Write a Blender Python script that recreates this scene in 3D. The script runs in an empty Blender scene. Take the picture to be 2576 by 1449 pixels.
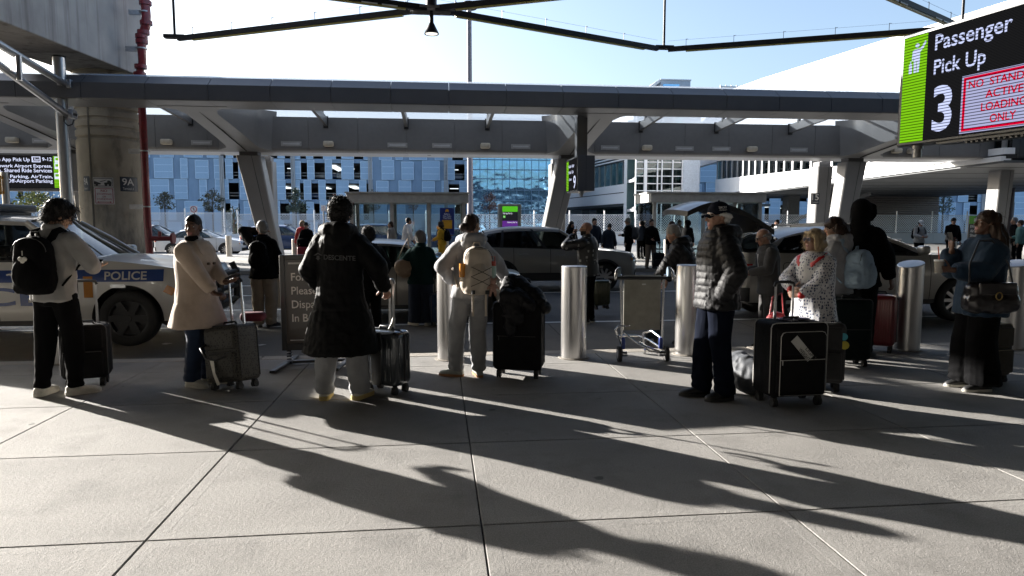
import bpy, bmesh, math, random
import numpy as np
from mathutils import Vector as V, Matrix, Quaternion
R = math.radians
random.seed(7)
SC = bpy.context.scene
COL = SC.collection
# ---------------------------------------------------------------- camera, sky, sun, exposure
CAM_H, CAM_PITCH, CAM_YAW = 1.6, 5.4, 6.15
cam_d = bpy.data.cameras.new('camera'); cam_d.sensor_width = 36; cam_d.lens = 24; cam_d.clip_end = 3000; cam_d.clip_start = .05
cam = bpy.data.objects.new('camera', cam_d); COL.objects.link(cam)
cam.location = (0, 0, CAM_H); cam.rotation_euler = (R(90 - CAM_PITCH), 0, R(-CAM_YAW))
SC.camera = cam
SUN_AZ, SUN_EL = -51.0, 15.5            # degrees from +Y towards +X, and above the horizon
w = bpy.data.worlds.new('World'); SC.world = w; w.use_nodes = True
nt = w.node_tree; bg = nt.nodes['Background']
sky = nt.nodes.new('ShaderNodeTexSky'); sky.sky_type = 'NISHITA'; sky.sun_disc = False
sky.sun_elevation = R(SUN_EL); sky.sun_rotation = R(SUN_AZ); sky.air_density = 1.0; sky.dust_density = 2.8; sky.ozone_density = 3.0
hs = nt.nodes.new('ShaderNodeHueSaturation'); hs.inputs['Saturation'].default_value = .85; nt.links.new(sky.outputs[0], hs.inputs['Color']); nt.links.new(hs.outputs[0], bg.inputs[0]); bg.inputs[1].default_value = .085
sl = bpy.data.lights.new('sun', 'SUN'); sl.energy = 5.0; sl.angle = R(.5); sl.color = (1, .95, .88)
sun = bpy.data.objects.new('sun', sl); COL.objects.link(sun)
SUN_DIR = V((math.sin(R(SUN_AZ)) * math.cos(R(SUN_EL)), math.cos(R(SUN_AZ)) * math.cos(R(SUN_EL)), math.sin(R(SUN_EL))))
sun.rotation_euler = SUN_DIR.to_track_quat('Z', 'Y').to_euler(); sun.location = SUN_DIR * 60
SC.view_settings.view_transform = 'Standard'; SC.view_settings.look = 'None'; SC.view_settings.gamma = 1
SC.view_settings.exposure = 2.0
SC.cycles.max_bounces = 6; SC.cycles.transparent_max_bounces = 12; SC.cycles.caustics_reflective = False; SC.cycles.caustics_refractive = False
SC.cycles.sample_clamp_indirect = 4
# ---------------------------------------------------------------- pixel -> world (2576 px wide picture) for placing things
FPX = 1717.3
def ray(px, py):
    x = (px - 1288) / FPX; y = -(py - 724.5) / FPX
    cp, sp = math.cos(R(CAM_PITCH)), math.sin(R(CAM_PITCH)); f = cp + y * sp; z = -sp + y * cp
    cy, sy = math.cos(R(CAM_YAW)), math.sin(R(CAM_YAW))
    return x * cy + f * sy, -x * sy + f * cy, z
def G(px, py, z=0.0):
    r = ray(px, py); t = (z - CAM_H) / r[2]; return V((r[0] * t, r[1] * t, z))
def P(px, py, Y):
    r = ray(px, py); t = Y / r[1]; return V((r[0] * t, Y, CAM_H + r[2] * t))
ROAD = -.15
# ---------------------------------------------------------------- helpers
def tag(o, label=None, cat=None, group=None, kind=None):
    if label: o['label'] = label
    if cat: o['category'] = cat
    if group: o['group'] = group
    if kind: o['kind'] = kind
    return o
def empty(name, loc=(0, 0, 0), rz=0.0, label=None, cat=None, group=None):
    o = bpy.data.objects.new(name, None); COL.objects.link(o); o.location = loc; o.rotation_euler = (0, 0, rz)
    o.empty_display_size = .1
    return tag(o, label, cat, group)
def copy_tree(o, parent=None):
    c = o.copy(); COL.objects.link(c); c.parent = parent
    for ch in list(o.children): copy_tree(ch, c)
    return c
def frame_from(d, up=V((0, 0, 1))):
    d = V(d).normalized()
    if abs(d.dot(up)) > .98: up = V((0, 1, 0))
    a = up.cross(d).normalized(); b = d.cross(a)
    return a, b, d
class MB:
    def __init__(s): s.v = []; s.f = []; s.m = []; s.mi = 0
    def add(s, vs, fs):
        o = len(s.v); s.v += [tuple(p) for p in vs]; s.f += [tuple(i + o for i in f) for f in fs]; s.m += [s.mi] * len(fs); return s
    def box(s, c, d, rot=None):
        c = V(c); x, y, z = [k / 2 for k in d]
        vs = [V((sx * x, sy * y, sz * z)) for sx in (-1, 1) for sy in (-1, 1) for sz in (-1, 1)]
        if rot is not None: vs = [rot @ p for p in vs]
        return s.add([c + p for p in vs], [(0, 1, 3, 2), (4, 6, 7, 5), (0, 4, 5, 1), (2, 3, 7, 6), (0, 2, 6, 4), (1, 5, 7, 3)])
    def b2(s, lo, hi):
        lo, hi = V(lo), V(hi); return s.box((lo + hi) / 2, hi - lo)
    def bar(s, p0, p1, w, h, up=V((0, 0, 1))):
        p0, p1 = V(p0), V(p1); a, b, d = frame_from(p1 - p0, V(up)); w /= 2; h /= 2
        vs = [p + a * (i * w) + b * (j * h) for p in (p0, p1) for i, j in ((-1, -1), (1, -1), (1, 1), (-1, 1))]
        return s.add(vs, [(3, 2, 1, 0), (4, 5, 6, 7), (0, 1, 5, 4), (1, 2, 6, 5), (2, 3, 7, 6), (3, 0, 4, 7)])
    def rings(s, rg, cap=True, close=False):
        n = len(rg[0]); vs = [p for r in rg for p in r]; fs = []
        k = len(rg)
        for i in range(k if close else k - 1):
            i2 = (i + 1) % k
            for j in range(n):
                j2 = (j + 1) % n; fs.append((i * n + j, i * n + j2, i2 * n + j2, i2 * n + j))
        if cap and not close: fs.append(tuple(range(n - 1, -1, -1))); fs.append(tuple((k - 1) * n + j for j in range(n)))
        return s.add(vs, fs)
    def ell(s, secs, n=16, cap=True):
        """loft of ellipses: (centre, a vector, b vector)"""
        rg = []
        for c, a, b in secs:
            c, a, b = V(c), V(a), V(b)
            rg.append([c + a * math.cos(2 * math.pi * j / n) + b * math.sin(2 * math.pi * j / n) for j in range(n)])
        return s.rings(rg, cap)
    def cyl(s, p0, p1, r0, r1=None, n=14, cap=True):
        p0, p1 = V(p0), V(p1); r1 = r0 if r1 is None else r1; a, b, d = frame_from(p1 - p0)
        return s.ell([(p0, a * r0, b * r0), (p1, a * r1, b * r1)], n, cap)
    def caps(s, p0, r0, p1, r1, n=12, k=3, flat=1.0):
        p0, p1 = V(p0), V(p1); a, b, d = frame_from(p1 - p0) if (p1 - p0).length > 1e-6 else (V((1, 0, 0)), V((0, 1, 0)), V((0, 0, 1)))
        secs = []
        for i in range(k + 1):
            t = (math.pi / 2) * (.12 + .88 * i / k); secs.append((p0 - d * r0 * math.cos(t), a * r0 * math.sin(t), b * r0 * math.sin(t) * flat))
        for i in range(k + 1):
            t = (math.pi / 2) * (1 - .88 * i / k); secs.append((p1 + d * r1 * math.cos(t), a * r1 * math.sin(t), b * r1 * math.sin(t) * flat))
        return s.ell(secs, n)
    def sph(s, c, r, n=14, k=9, rot=None):
        c = V(c); r = r if hasattr(r, '__len__') else (r, r, r); secs = []
        rg = []
        for i in range(k + 1):
            t = -math.pi / 2 + math.pi * (.04 + .92 * i / k); ring = []
            for j in range(n):
                p = V((r[0] * math.cos(t) * math.cos(2 * math.pi * j / n), r[1] * math.cos(t) * math.sin(2 * math.pi * j / n), r[2] * math.sin(t)))
                ring.append(c + (rot @ p if rot is not None else p))
            rg.append(ring)
        return s.rings(rg)
    def tube(s, pts, r, n=8, close=False, cap=True):
        pts = [V(p) for p in pts]; rg = []; k = len(pts); pa = None
        for i, p in enumerate(pts):
            q0 = pts[i - 1] if (i > 0 or close) else p; q1 = pts[(i + 1) % k] if (i < k - 1 or close) else p
            d = (q1 - q0).normalized()
            if pa is None: a, b, _ = frame_from(d)
            else:
                a = (pa - d * pa.dot(d)); a = a.normalized() if a.length > 1e-5 else frame_from(d)[0]; b = d.cross(a)
            pa = a; rr = r[i] if hasattr(r, '__len__') else r
            rg.append([p + a * rr * math.cos(2 * math.pi * j / n) + b * rr * math.sin(2 * math.pi * j / n) for j in range(n)])
        return s.rings(rg, cap, close)
    def prism(s, poly, fn, depth):
        """polygon of 2D points extruded; fn(u, v, w) -> 3D"""
        n = len(poly); vs = [fn(u, v, 0) for u, v in poly] + [fn(u, v, depth) for u, v in poly]
        return s.add(vs, [tuple(range(n)), tuple(range(2 * n - 1, n - 1, -1))] + [(i, i + n, (i + 1) % n + n, (i + 1) % n) for i in range(n)])
    def grid(s, rows, close=False):
        m = len(rows[0]); vs = [p for r in rows for p in r]; fs = []
        for i in range(len(rows) - 1):
            for j in range(m if close else m - 1): j2 = (j + 1) % m; fs.append((i * m + j, i * m + j2, (i + 1) * m + j2, (i + 1) * m + j))
        return s.add(vs, fs)
    def rbox(s, c, d, r, seg=3, rot=None):
        bm = bmesh.new(); bmesh.ops.create_cube(bm, size=1)
        for q in bm.verts: q.co = V((q.co.x * d[0], q.co.y * d[1], q.co.z * d[2]))
        bmesh.ops.bevel(bm, geom=bm.edges[:], offset=min(r, min(d) * .49), segments=seg, profile=.5, affect='EDGES')
        bm.verts.index_update(); c = V(c)
        s.add([c + (rot @ q.co if rot is not None else q.co) for q in bm.verts], [[q.index for q in f.verts] for f in bm.faces]); bm.free(); return s
    def xf(s, M):
        s.v = [tuple(M @ V(p)) for p in s.v]; return s
    def mesh(s, name):
        me = bpy.data.meshes.new(name); me.from_pydata(s.v, [], s.f); me.polygons.foreach_set('material_index', s.m); return me
    def build(s, name, mats, parent=None, loc=None, smooth=35, bevel=0, fix=True, rz=0.0, merge=0):
        me = s.mesh(name)
        if fix:
            bm = bmesh.new(); bm.from_mesh(me)
            if merge: bmesh.ops.remove_doubles(bm, verts=bm.verts[:], dist=merge)
            bmesh.ops.recalc_face_normals(bm, faces=bm.faces[:]); bm.to_mesh(me); bm.free()
        return link(name, me, mats, parent, loc, smooth, bevel, rz)
def link(name, me, mats, parent=None, loc=None, smooth=35, bevel=0, rz=0.0):
    o = bpy.data.objects.new(name, me); COL.objects.link(o)
    for m in (mats if isinstance(mats, (list, tuple)) else [mats]): me.materials.append(m)
    if smooth:
        me.polygons.foreach_set('use_smooth', [True] * len(me.polygons))
        if smooth < 180: me.set_sharp_from_angle(angle=R(smooth))
    if loc is not None: o.location = loc
    if rz: o.rotation_euler = (0, 0, rz)
    if parent is not None: o.parent = parent
    if bevel:
        b = o.modifiers.new('bevel', 'BEVEL'); b.width = bevel; b.segments = 2; b.limit_method = 'ANGLE'; b.angle_limit = R(40)
    return o
def struct(o): o['kind'] = 'structure'; return o
def remesh(mb, voxel, smooth=3, fac=.5):
    me = mb.mesh('tmp'); o = bpy.data.objects.new('tmp', me); COL.objects.link(o)
    m = o.modifiers.new('r', 'REMESH'); m.mode = 'VOXEL'; m.voxel_size = voxel
    if smooth: q = o.modifiers.new('s', 'SMOOTH'); q.factor = fac; q.iterations = smooth
    dg = bpy.context.evaluated_depsgraph_get(); out = bpy.data.meshes.new_from_object(o.evaluated_get(dg))
    bpy.data.objects.remove(o); bpy.data.meshes.remove(me); out.materials.clear(); return out
def getv(me):
    a = np.empty(len(me.vertices) * 3, 'f'); me.vertices.foreach_get('co', a); n = np.empty_like(a); me.vertex_normals.foreach_get('vector', n)
    return a.reshape(-1, 3), n.reshape(-1, 3)
def setv(me, a): me.vertices.foreach_set('co', a.astype('f').ravel()); me.update()
def vnoise(p, seed=0):
    p = p + seed * 17.31; i = np.floor(p).astype(np.int64); f = p - i; f = f * f * (3 - 2 * f)
    def h(a, b, c):
        n = (a * 73856093) ^ (b * 19349663) ^ (c * 83492791); n = (n ^ (n >> 13)) * 1274126177 & 0x7fffffff; return ((n ^ (n >> 16)) & 0xffff) / 32767.5 - 1
    r = 0
    for a in (0, 1):
        for b in (0, 1):
            for c in (0, 1):
                r = r + h(i[:, 0] + a, i[:, 1] + b, i[:, 2] + c) * (f[:, 0] if a else 1 - f[:, 0]) * (f[:, 1] if b else 1 - f[:, 1]) * (f[:, 2] if c else 1 - f[:, 2])
    return r
def folds(me, amp, scale, seed=0, ridged=True, oct=2):
    """cloth creases: ridged noise along the normal; scale = frequency per axis"""
    a, n = getv(me); p = a * np.array(scale); d = 0; k = 1
    for o in range(oct):
        q = vnoise(p * k, seed + o); d = d + (1 - 2 * np.abs(q) if ridged else q) / k; k *= 2.1
    setv(me, a + n * (amp * d)[:, None])
# ---------------------------------------------------------------- materials
MATS = {}
def pm(name, col, rough=.6, metal=0.0, var=.12, vs=6.0, bump=0.0, bs=60.0, spec=.5, coat=0.0, stretch=(1, 1, 1), dirt=None, sheen=0.0, trans=0.0):
    if name in MATS: return MATS[name]
    m = bpy.data.materials.new(name); m.use_nodes = True; n = m.node_tree.nodes; L = m.node_tree.links; b = n['Principled BSDF']
    b.inputs['Roughness'].default_value = rough; b.inputs['Metallic'].default_value = metal; b.inputs['Specular IOR Level'].default_value = spec
    b.inputs['Coat Weight'].default_value = coat; b.inputs['Coat Roughness'].default_value = .05
    if sheen: b.inputs['Sheen Weight'].default_value = sheen; b.inputs['Sheen Roughness'].default_value = .4
    if trans: b.inputs['Transmission Weight'].default_value = trans
    tc = n.new('ShaderNodeTexCoord'); mp = n.new('ShaderNodeMapping'); mp.inputs['Scale'].default_value = stretch; L.new(tc.outputs['Object'], mp.inputs[0])
    no = n.new('ShaderNodeTexNoise'); no.inputs['Scale'].default_value = vs; no.inputs['Detail'].default_value = 6; L.new(mp.outputs[0], no.inputs['Vector'])
    rp = n.new('ShaderNodeValToRGB'); c = list(col)
    rp.color_ramp.elements[0].position = .3; rp.color_ramp.elements[1].position = .7
    rp.color_ramp.elements[0].color = [k * (1 - var) for k in c] + [1]; rp.color_ramp.elements[1].color = [min(1, k * (1 + var)) for k in c] + [1]
    L.new(no.outputs['Fac'], rp.inputs[0]); out = rp.outputs[0]
    if dirt:
        dcol, dsc, lo, hi, dst = dirt
        d = n.new('ShaderNodeTexNoise'); d.inputs['Scale'].default_value = dsc; d.inputs['Detail'].default_value = 8; d.inputs['Roughness'].default_value = .65
        m2 = n.new('ShaderNodeMapping'); m2.inputs['Scale'].default_value = dst; L.new(tc.outputs['Object'], m2.inputs[0]); L.new(m2.outputs[0], d.inputs['Vector'])
        mr = n.new('ShaderNodeMapRange'); mr.inputs['From Min'].default_value = lo; mr.inputs['From Max'].default_value = hi; L.new(d.outputs['Fac'], mr.inputs['Value'])
        mx = n.new('ShaderNodeMix'); mx.data_type = 'RGBA'; L.new(mr.outputs[0], mx.inputs[0]); L.new(out, mx.inputs[6]); mx.inputs[7].default_value = list(dcol) + [1]; out = mx.outputs[2]
    L.new(out, b.inputs['Base Color'])
    if bump:
        bn = n.new('ShaderNodeTexNoise'); bn.inputs['Scale'].default_value = bs; bn.inputs['Detail'].default_value = 4; L.new(mp.outputs[0], bn.inputs['Vector'])
        bu = n.new('ShaderNodeBump'); bu.inputs['Strength'].default_value = bump; bu.inputs['Distance'].default_value = .01; L.new(bn.outputs['Fac'], bu.inputs['Height']); L.new(bu.outputs[0], b.inputs['Normal'])
    MATS[name] = m; return m
def em(name, col, st=1.0, lines=0.0, axis=2):
    """a lit screen; lines = LED rows per metre"""
    if name in MATS: return MATS[name]
    st /= 3.3
    m = bpy.data.materials.new(name); m.use_nodes = True; n = m.node_tree.nodes; L = m.node_tree.links; n.remove(n['Principled BSDF'])
    e = n.new('ShaderNodeEmission'); e.inputs[0].default_value = list(col) + [1]; e.inputs[1].default_value = st; L.new(e.outputs[0], n['Material Output'].inputs[0])
    if lines:
        tc = n.new('ShaderNodeTexCoord'); sx = n.new('ShaderNodeSeparateXYZ'); L.new(tc.outputs['Object'], sx.inputs[0])
        mu = n.new('ShaderNodeMath'); mu.operation = 'MULTIPLY'; mu.inputs[1].default_value = lines; L.new(sx.outputs[axis], mu.inputs[0])
        fr = n.new('ShaderNodeMath'); fr.operation = 'FRACT'; L.new(mu.outputs[0], fr.inputs[0])
        gt = n.new('ShaderNodeMath'); gt.operation = 'GREATER_THAN'; gt.inputs[1].default_value = .32; L.new(fr.outputs[0], gt.inputs[0])
        ma = n.new('ShaderNodeMath'); ma.operation = 'MULTIPLY_ADD'; ma.inputs[1].default_value = st * .8; ma.inputs[2].default_value = st * .2; L.new(gt.outputs[0], ma.inputs[0]); L.new(ma.outputs[0], e.inputs[1])
    MATS[name] = m; return m
def glass(name, tint=(.5, .6, .6), clear=.7, rough=.02):
    """thin pane: tinted see-through plus a Fresnel reflection"""
    if name in MATS: return MATS[name]
    m = bpy.data.materials.new(name); m.use_nodes = True; n = m.node_tree.nodes; L = m.node_tree.links; n.remove(n['Principled BSDF'])
    t = n.new('ShaderNodeBsdfTransparent'); t.inputs[0].default_value = [k * clear for k in tint] + [1]
    g = n.new('ShaderNodeBsdfGlossy'); g.inputs['Roughness'].default_value = rough
    fr = n.new('ShaderNodeFresnel'); fr.inputs[0].default_value = 1.6; mx = n.new('ShaderNodeMixShader')
    L.new(fr.outputs[0], mx.inputs[0]); L.new(t.outputs[0], mx.inputs[1]); L.new(g.outputs[0], mx.inputs[2]); L.new(mx.outputs[0], n['Material Output'].inputs[0])
    MATS[name] = m; return m
def text(txt, size, mat, parent, o, right, up, align='LEFT', bold=0.0, name='lettering', ext=.0015, spacing=1.0, sx=1.0, line=1.0):
    """lettering as a mesh lying on the plane through o spanned by right and up"""
    cu = bpy.data.curves.new('txt', 'FONT'); cu.body = txt; cu.size = size; cu.align_x = align; cu.extrude = ext; cu.offset = bold * size; cu.space_character = spacing; cu.resolution_u = 3; cu.space_line = line
    ob = bpy.data.objects.new('txt', cu); COL.objects.link(ob); dg = bpy.context.evaluated_depsgraph_get()
    me = bpy.data.meshes.new_from_object(ob.evaluated_get(dg)); bpy.data.objects.remove(ob); bpy.data.curves.remove(cu)
    r, u = V(right).normalized(), V(up).normalized(); nn = r.cross(u); M = Matrix(((r.x * sx, u.x, nn.x, o[0]), (r.y * sx, u.y, nn.y, o[1]), (r.z * sx, u.z, nn.z, o[2]), (0, 0, 0, 1)))
    me.transform(M); me.materials.clear(); return link(name, me, mat, parent, smooth=0)
# ================================================================ ground
def concrete(name, col, scale=1.0, rough=.85):
    m = pm(name, col, rough, var=.10, vs=1.6, bump=.35, bs=220, dirt=([k * .70 for k in col], 2.0, .50, .74, (1, 1, 1)))
    n = m.node_tree.nodes; L = m.node_tree.links; b = n['Principled BSDF']
    src = b.inputs['Base Color'].links[0].from_socket
    tc = n.new('ShaderNodeTexCoord'); bu0 = [q for q in n if q.type == 'BUMP'][0]; bu0.inputs['Strength'].default_value = .5
    pn = n.new('ShaderNodeTexNoise'); pn.inputs['Scale'].default_value = 38; pn.inputs['Detail'].default_value = 5; pn.inputs['Roughness'].default_value = .65; L.new(tc.outputs['Object'], pn.inputs[0]); pb = n.new('ShaderNodeBump'); pb.inputs['Strength'].default_value = .45; pb.inputs['Distance'].default_value = .012; L.new(pn.outputs[0], pb.inputs['Height']); L.new(pb.outputs[0], bu0.inputs['Normal'])
    sp = n.new('ShaderNodeTexNoise'); sp.inputs['Scale'].default_value = 130; sp.inputs['Detail'].default_value = 3; L.new(tc.outputs['Object'], sp.inputs[0])
    r = n.new('ShaderNodeMapRange'); r.inputs['From Min'].default_value = .3; r.inputs['From Max'].default_value = .7; r.inputs['To Min'].default_value = .72; r.inputs['To Max'].default_value = 1.28; L.new(sp.outputs[0], r.inputs[0])
    mu = n.new('ShaderNodeVectorMath'); mu.operation = 'SCALE'; L.new(src, mu.inputs[0]); L.new(r.outputs[0], mu.inputs['Scale'])
    fl = n.new('ShaderNodeVectorMath'); fl.operation = 'MULTIPLY_ADD'; fl.inputs[1].default_value = (1 / 1.705, 1 / 1.372, 0); fl.inputs[2].default_value = (1.49 / 1.705, -.74 / 1.372 + 5, 0); L.new(tc.outputs['Object'], fl.inputs[0]); f2 = n.new('ShaderNodeVectorMath'); f2.operation = 'FLOOR'; L.new(fl.outputs[0], f2.inputs[0]); wn_ = n.new('ShaderNodeTexWhiteNoise'); wn_.noise_dimensions = '3D'; L.new(f2.outputs[0], wn_.inputs['Vector']); m_r = n.new('ShaderNodeMapRange'); m_r.inputs['To Min'].default_value = .90; m_r.inputs['To Max'].default_value = 1.07; L.new(wn_.outputs['Value'], m_r.inputs[0]); m_s = n.new('ShaderNodeVectorMath'); m_s.operation = 'SCALE'; L.new(mu.outputs[0], m_s.inputs[0]); L.new(m_r.outputs[0], m_s.inputs['Scale'])
    out = m_s.outputs[0]
    for vs_, rad, dk in ((1.9, .10, .45), (5.5, .11, .6), (.6, .30, .80)):   # gum spots, small chips, old splashes
        vo = n.new('ShaderNodeTexVoronoi'); vo.inputs['Scale'].default_value = vs_; wn = n.new('ShaderNodeTexNoise'); wn.inputs['Scale'].default_value = vs_ * 5; L.new(tc.outputs['Object'], wn.inputs[0]); vm = n.new('ShaderNodeVectorMath'); vm.operation = 'MULTIPLY_ADD'; L.new(wn.outputs['Color'], vm.inputs[0]); vm.inputs[1].default_value = (.12 / vs_ * 2,) * 3; L.new(tc.outputs['Object'], vm.inputs[2]); L.new(vm.outputs[0], vo.inputs['Vector'])
        sp2 = n.new('ShaderNodeSeparateColor'); L.new(vo.outputs['Color'], sp2.inputs[0]); tr_ = n.new('ShaderNodeMath'); tr_.operation = 'MULTIPLY'; tr_.inputs[1].default_value = rad * 1.6; L.new(sp2.outputs[0], tr_.inputs[0]); sb = n.new('ShaderNodeMath'); sb.operation = 'SUBTRACT'; L.new(tr_.outputs[0], sb.inputs[0]); sb2 = n.new('ShaderNodeMath'); sb2.operation = 'ADD'; sb2.inputs[1].default_value = -rad * .75; L.new(sb.outputs[0], sb2.inputs[0]); L.new(vo.outputs['Distance'], sb.inputs[1]); mr = n.new('ShaderNodeMapRange'); mr.inputs['From Min'].default_value = 0; mr.inputs['From Max'].default_value = rad * .25; mr.inputs['To Min'].default_value = 1; mr.inputs['To Max'].default_value = dk; L.new(sb2.outputs[0], mr.inputs[0]); m3 = n.new('ShaderNodeVectorMath'); m3.operation = 'SCALE'; L.new(out, m3.inputs[0]); L.new(mr.outputs[0], m3.inputs['Scale']); out = m3.outputs[0]
    L.new(out, b.inputs['Base Color'])
    return m
m_walk = concrete('sidewalk_concrete', (.25, .24, .226)); m_walk2 = concrete('sidewalk_edge_concrete', (.262, .252, .238)); m_kerb = concrete('kerb_concrete', (.33, .30, .26))
m_strip = concrete('lane_concrete', (.14, .125, .105)); m_asph = pm('asphalt', (.032, .034, .038), .8, var=.25, vs=3, bump=.6, bs=180, dirt=((.05, .05, .052), .7, .45, .75, (.3, 2, 1)))
m_joint = pm('joint_filler', (.03, .028, .025), .9); m_white = pm('white_paint', (.62, .62, .6), .7, var=.15, vs=20)
m_gnd = pm('far_asphalt', (.12, .12, .115), .9, var=.2, vs=.3)
# ground sheet to the horizon, its upper side just under the roads
struct(MB().add([(-900, -60, -.20), (900, -60, -.20), (900, 1600, -.20), (-900, 1600, -.20)], [(0, 1, 2, 3)]).build('ground', m_gnd))
# near pavement: separate slabs with tooled edges, real gaps between them
XS = [-1.49 + 1.705 * k for k in range(-9, 11)]; YS = [-6.10, -4.7, -3.35, -2.0, -.65, .74, 2.12, 3.50, 4.88, 6.25, 7.62]
mb = MB(); g = .0038; ch = .004
def slab(x0, y0, x1, y1, top=0.0, ed=.075):
    x0 += g; y0 += g; x1 -= g; y1 -= g
    rs = []
    for k, (ins, z) in enumerate(((0, -.03), (0, -ch), (ch, 0), (ed, 0), (ed + .004, -.0006))):
        rs.append([(x0 + ins, y0 + ins, top + z), (x1 - ins, y0 + ins, top + z), (x1 - ins, y1 - ins, top + z), (x0 + ins, y1 - ins, top + z)])
    o = len(mb.v); mb.mi = 1; mb.rings(rs[:4], cap=False); mb.rings(rs[3:], cap=False)
    mb.mi = 0; mb.add(rs[-1], [(0, 1, 2, 3)])
for i in range(len(XS) - 1):
    for j in range(len(YS) - 1): slab(XS[i], YS[j], XS[i + 1], YS[j + 1])
    slab(XS[i], 7.62, XS[i + 1], 8.20)
struct(mb.build('sidewalk', [m_walk, m_walk2], smooth=0))
struct(MB().add([(-17, -6.2, -.03), (18, -6.2, -.03), (18, 8.3, -.03), (-17, 8.3, -.03)], [(0, 1, 2, 3)]).build('sidewalk_base', m_joint))
mb = MB()
for i in range(-6, 7): mb.box((i * 3.05 - .6, 8.325, -.1), (3.04, .235, .2))
struct(mb.build('kerb', m_kerb, bevel=.02))
# pick-up lane of concrete, then the asphalt road, the island and the far road
mb = MB()
for i in range(-7, 8): mb.add([(i * 3.4 - 1.5 + .008, 8.44, ROAD - .02), (i * 3.4 + 1.9 - .008, 8.44, ROAD - .02), (i * 3.4 + 1.9 - .008, 11.75, ROAD), (i * 3.4 - 1.5 + .008, 11.75, ROAD)], [(0, 1, 2, 3)])
struct(mb.build('pickup_lane', m_strip)); 
struct(MB().add([(-30, 8.4, ROAD - .03), (30, 8.4, ROAD - .03), (30, 11.8, ROAD - .02), (-30, 11.8, ROAD - .02)], [(0, 1, 2, 3)]).build('lane_joint_base', m_joint))
struct(MB().add([(-120, 11.75, ROAD), (120, 11.75, ROAD), (120, 24.4, ROAD), (-120, 24.4, ROAD)], [(0, 1, 2, 3)]).build('road', m_asph))
struct(MB().add([(-150, 37.6, ROAD - .004), (150, 37.6, ROAD - .004), (150, 60, ROAD - .004), (-150, 60, ROAD - .004)], [(0, 1, 2, 3)]).build('far_road', pm('worn_asphalt', (.16, .16, .16), .85, var=.2, vs=1.2, bump=.3, bs=90)))
mb = MB()
mb.b2((-40, 11.82, ROAD), (40, 11.94, ROAD + .004)); mb.b2((-40, 17.05, ROAD), (40, 17.17, ROAD + .004)); mb.b2((-40, 19.75, ROAD), (-3.0, 19.87, ROAD + .004)); mb.b2((-12, 14.2, ROAD), (-2.6, 14.3, ROAD + .004))
struct(mb.build('lane_markings', m_white, smooth=0))
mb = MB()
for i in range(-12, 13):
    for j in range(4): mb.box((i * 3.2, 26.0 + j * 3.3, -.1), (3.19, 3.29, .2))
struct(mb.build('island_pavement', concrete('island_concrete', (.30, .29, .27)), bevel=.008))
mb = MB()
for i in range(-12, 13): mb.box((i * 3.2, 24.24, -.1), (3.19, .23, .204))
struct(mb.build('island_kerb', m_kerb, bevel=.03))
struct(MB().b2((-40, 37.5, -.3), (40, 37.72, .004)).build('island_back_kerb', m_kerb))
# litter: a few flattened paper scraps on the pavement and lane
for k, (px, py, z) in enumerate(((1480, 760, ROAD), (655, 868, ROAD), (420, 865, ROAD), (2165, 860, ROAD))):
    c = G(px, py, z + .012); q = []
    for t in range(9): a = t * .698; rr = .05 * (.6 + .7 * random.random()); q.append(c + V((rr * 1.5 * math.cos(a), rr * math.sin(a), .01 * random.random())))
    tag(MB().add(q, [tuple(range(9))]).build('paper_scrap', pm('paper_scrap', (.6, .58, .52), .8), smooth=0),
        ['crumpled paper scrap on the road beyond the black suitcase with a jacket', 'flattened scrap on the lane beside the taxi sign', 'torn paper scrap on the lane by the police car wheel', 'small scrap near the red ribbed suitcase'][k], 'litter', 'paper scraps')
# ================================================================ canopy on the island
m_alu = pm('canopy_panel', (.15, .15, .153), .42, .2, var=.05, vs=2, bump=.05, bs=300); m_alud = pm('canopy_fascia', (.10, .098, .10), .45, .2, var=.06, vs=2)
m_soff = pm('canopy_soffit', (.42, .43, .45), .35, .2, var=.05); m_dark = pm('dark_gap', (.015, .015, .016), .8); m_steel = pm('galvanised_steel', (.42, .42, .43), .38, .85, var=.12, vs=12)
can = empty('canopy', (0, 30, 0), 0, 'long grey metal canopy with a glass roof and V shaped legs on the island', 'canopy')
def CZ(py, Y, px=1000): return P(px, py, Y).z
CX0, CX1 = -30.0, 33.0
zt, zf, zb = CZ(205, 23.4), CZ(222, 23), CZ(262, 23)
zg0, zg1 = CZ(383, 30), CZ(298, 30)
def loc(p): return V(p) - V((0, 30, 0))
def panels(mb, prof, step, gap, x0=CX0, x1=CX1):
    x = x0
    while x < x1:
        mb.rings([[loc((xx, y, z)) for y, z in prof] for xx in (x + gap, x + step - gap)]); x += step
mb = MB(); panels(mb, [(23.45, zt), (23.02, zf), (23.0, zf - .01), (23.0, zb + .02), (23.04, zb), (23.45, zb)], 1.9, .009)
mb.b2(loc((CX0, 23.03, zb + .03)), loc((CX1, 23.4, zf - .06))); fb = mb.build('front_beam', m_alud, can, smooth=25)
mb = MB(); panels(mb, [(23.06, zb - .002), (23.45, zb - .03), (24.25, zb - .06), (24.3, zb + .02), (24.3, zb + .5), (23.6, zb + .5)], 1.9, .007)
mb.b2(loc((CX0, 23.5, zb)), loc((CX1, 24.2, zb + .4))); mb.build('beam_soffit', m_alu, can, smooth=25)
mb = MB(); panels(mb, [(30.0, zg1), (30.0, zg0 + .12), (30.04, zg0 + .04), (30.14, zg0), (30.6, zg0), (30.6, zg1)], 2.05, .009)
mb.b2(loc((CX0, 30.03, zg0 + .1)), loc((CX1, 30.5, zg1 - .02))); mb.build('girder_face', pm('girder_panel', (.13, .13, .133), .45, .2, var=.05), can, smooth=25)
mb = MB(); panels(mb, [(30.15, zg0 - .001), (32.6, zg0 + .04), (32.6, zg0 + .25), (30.62, zg0 + .2)], 2.05, .006)
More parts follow.
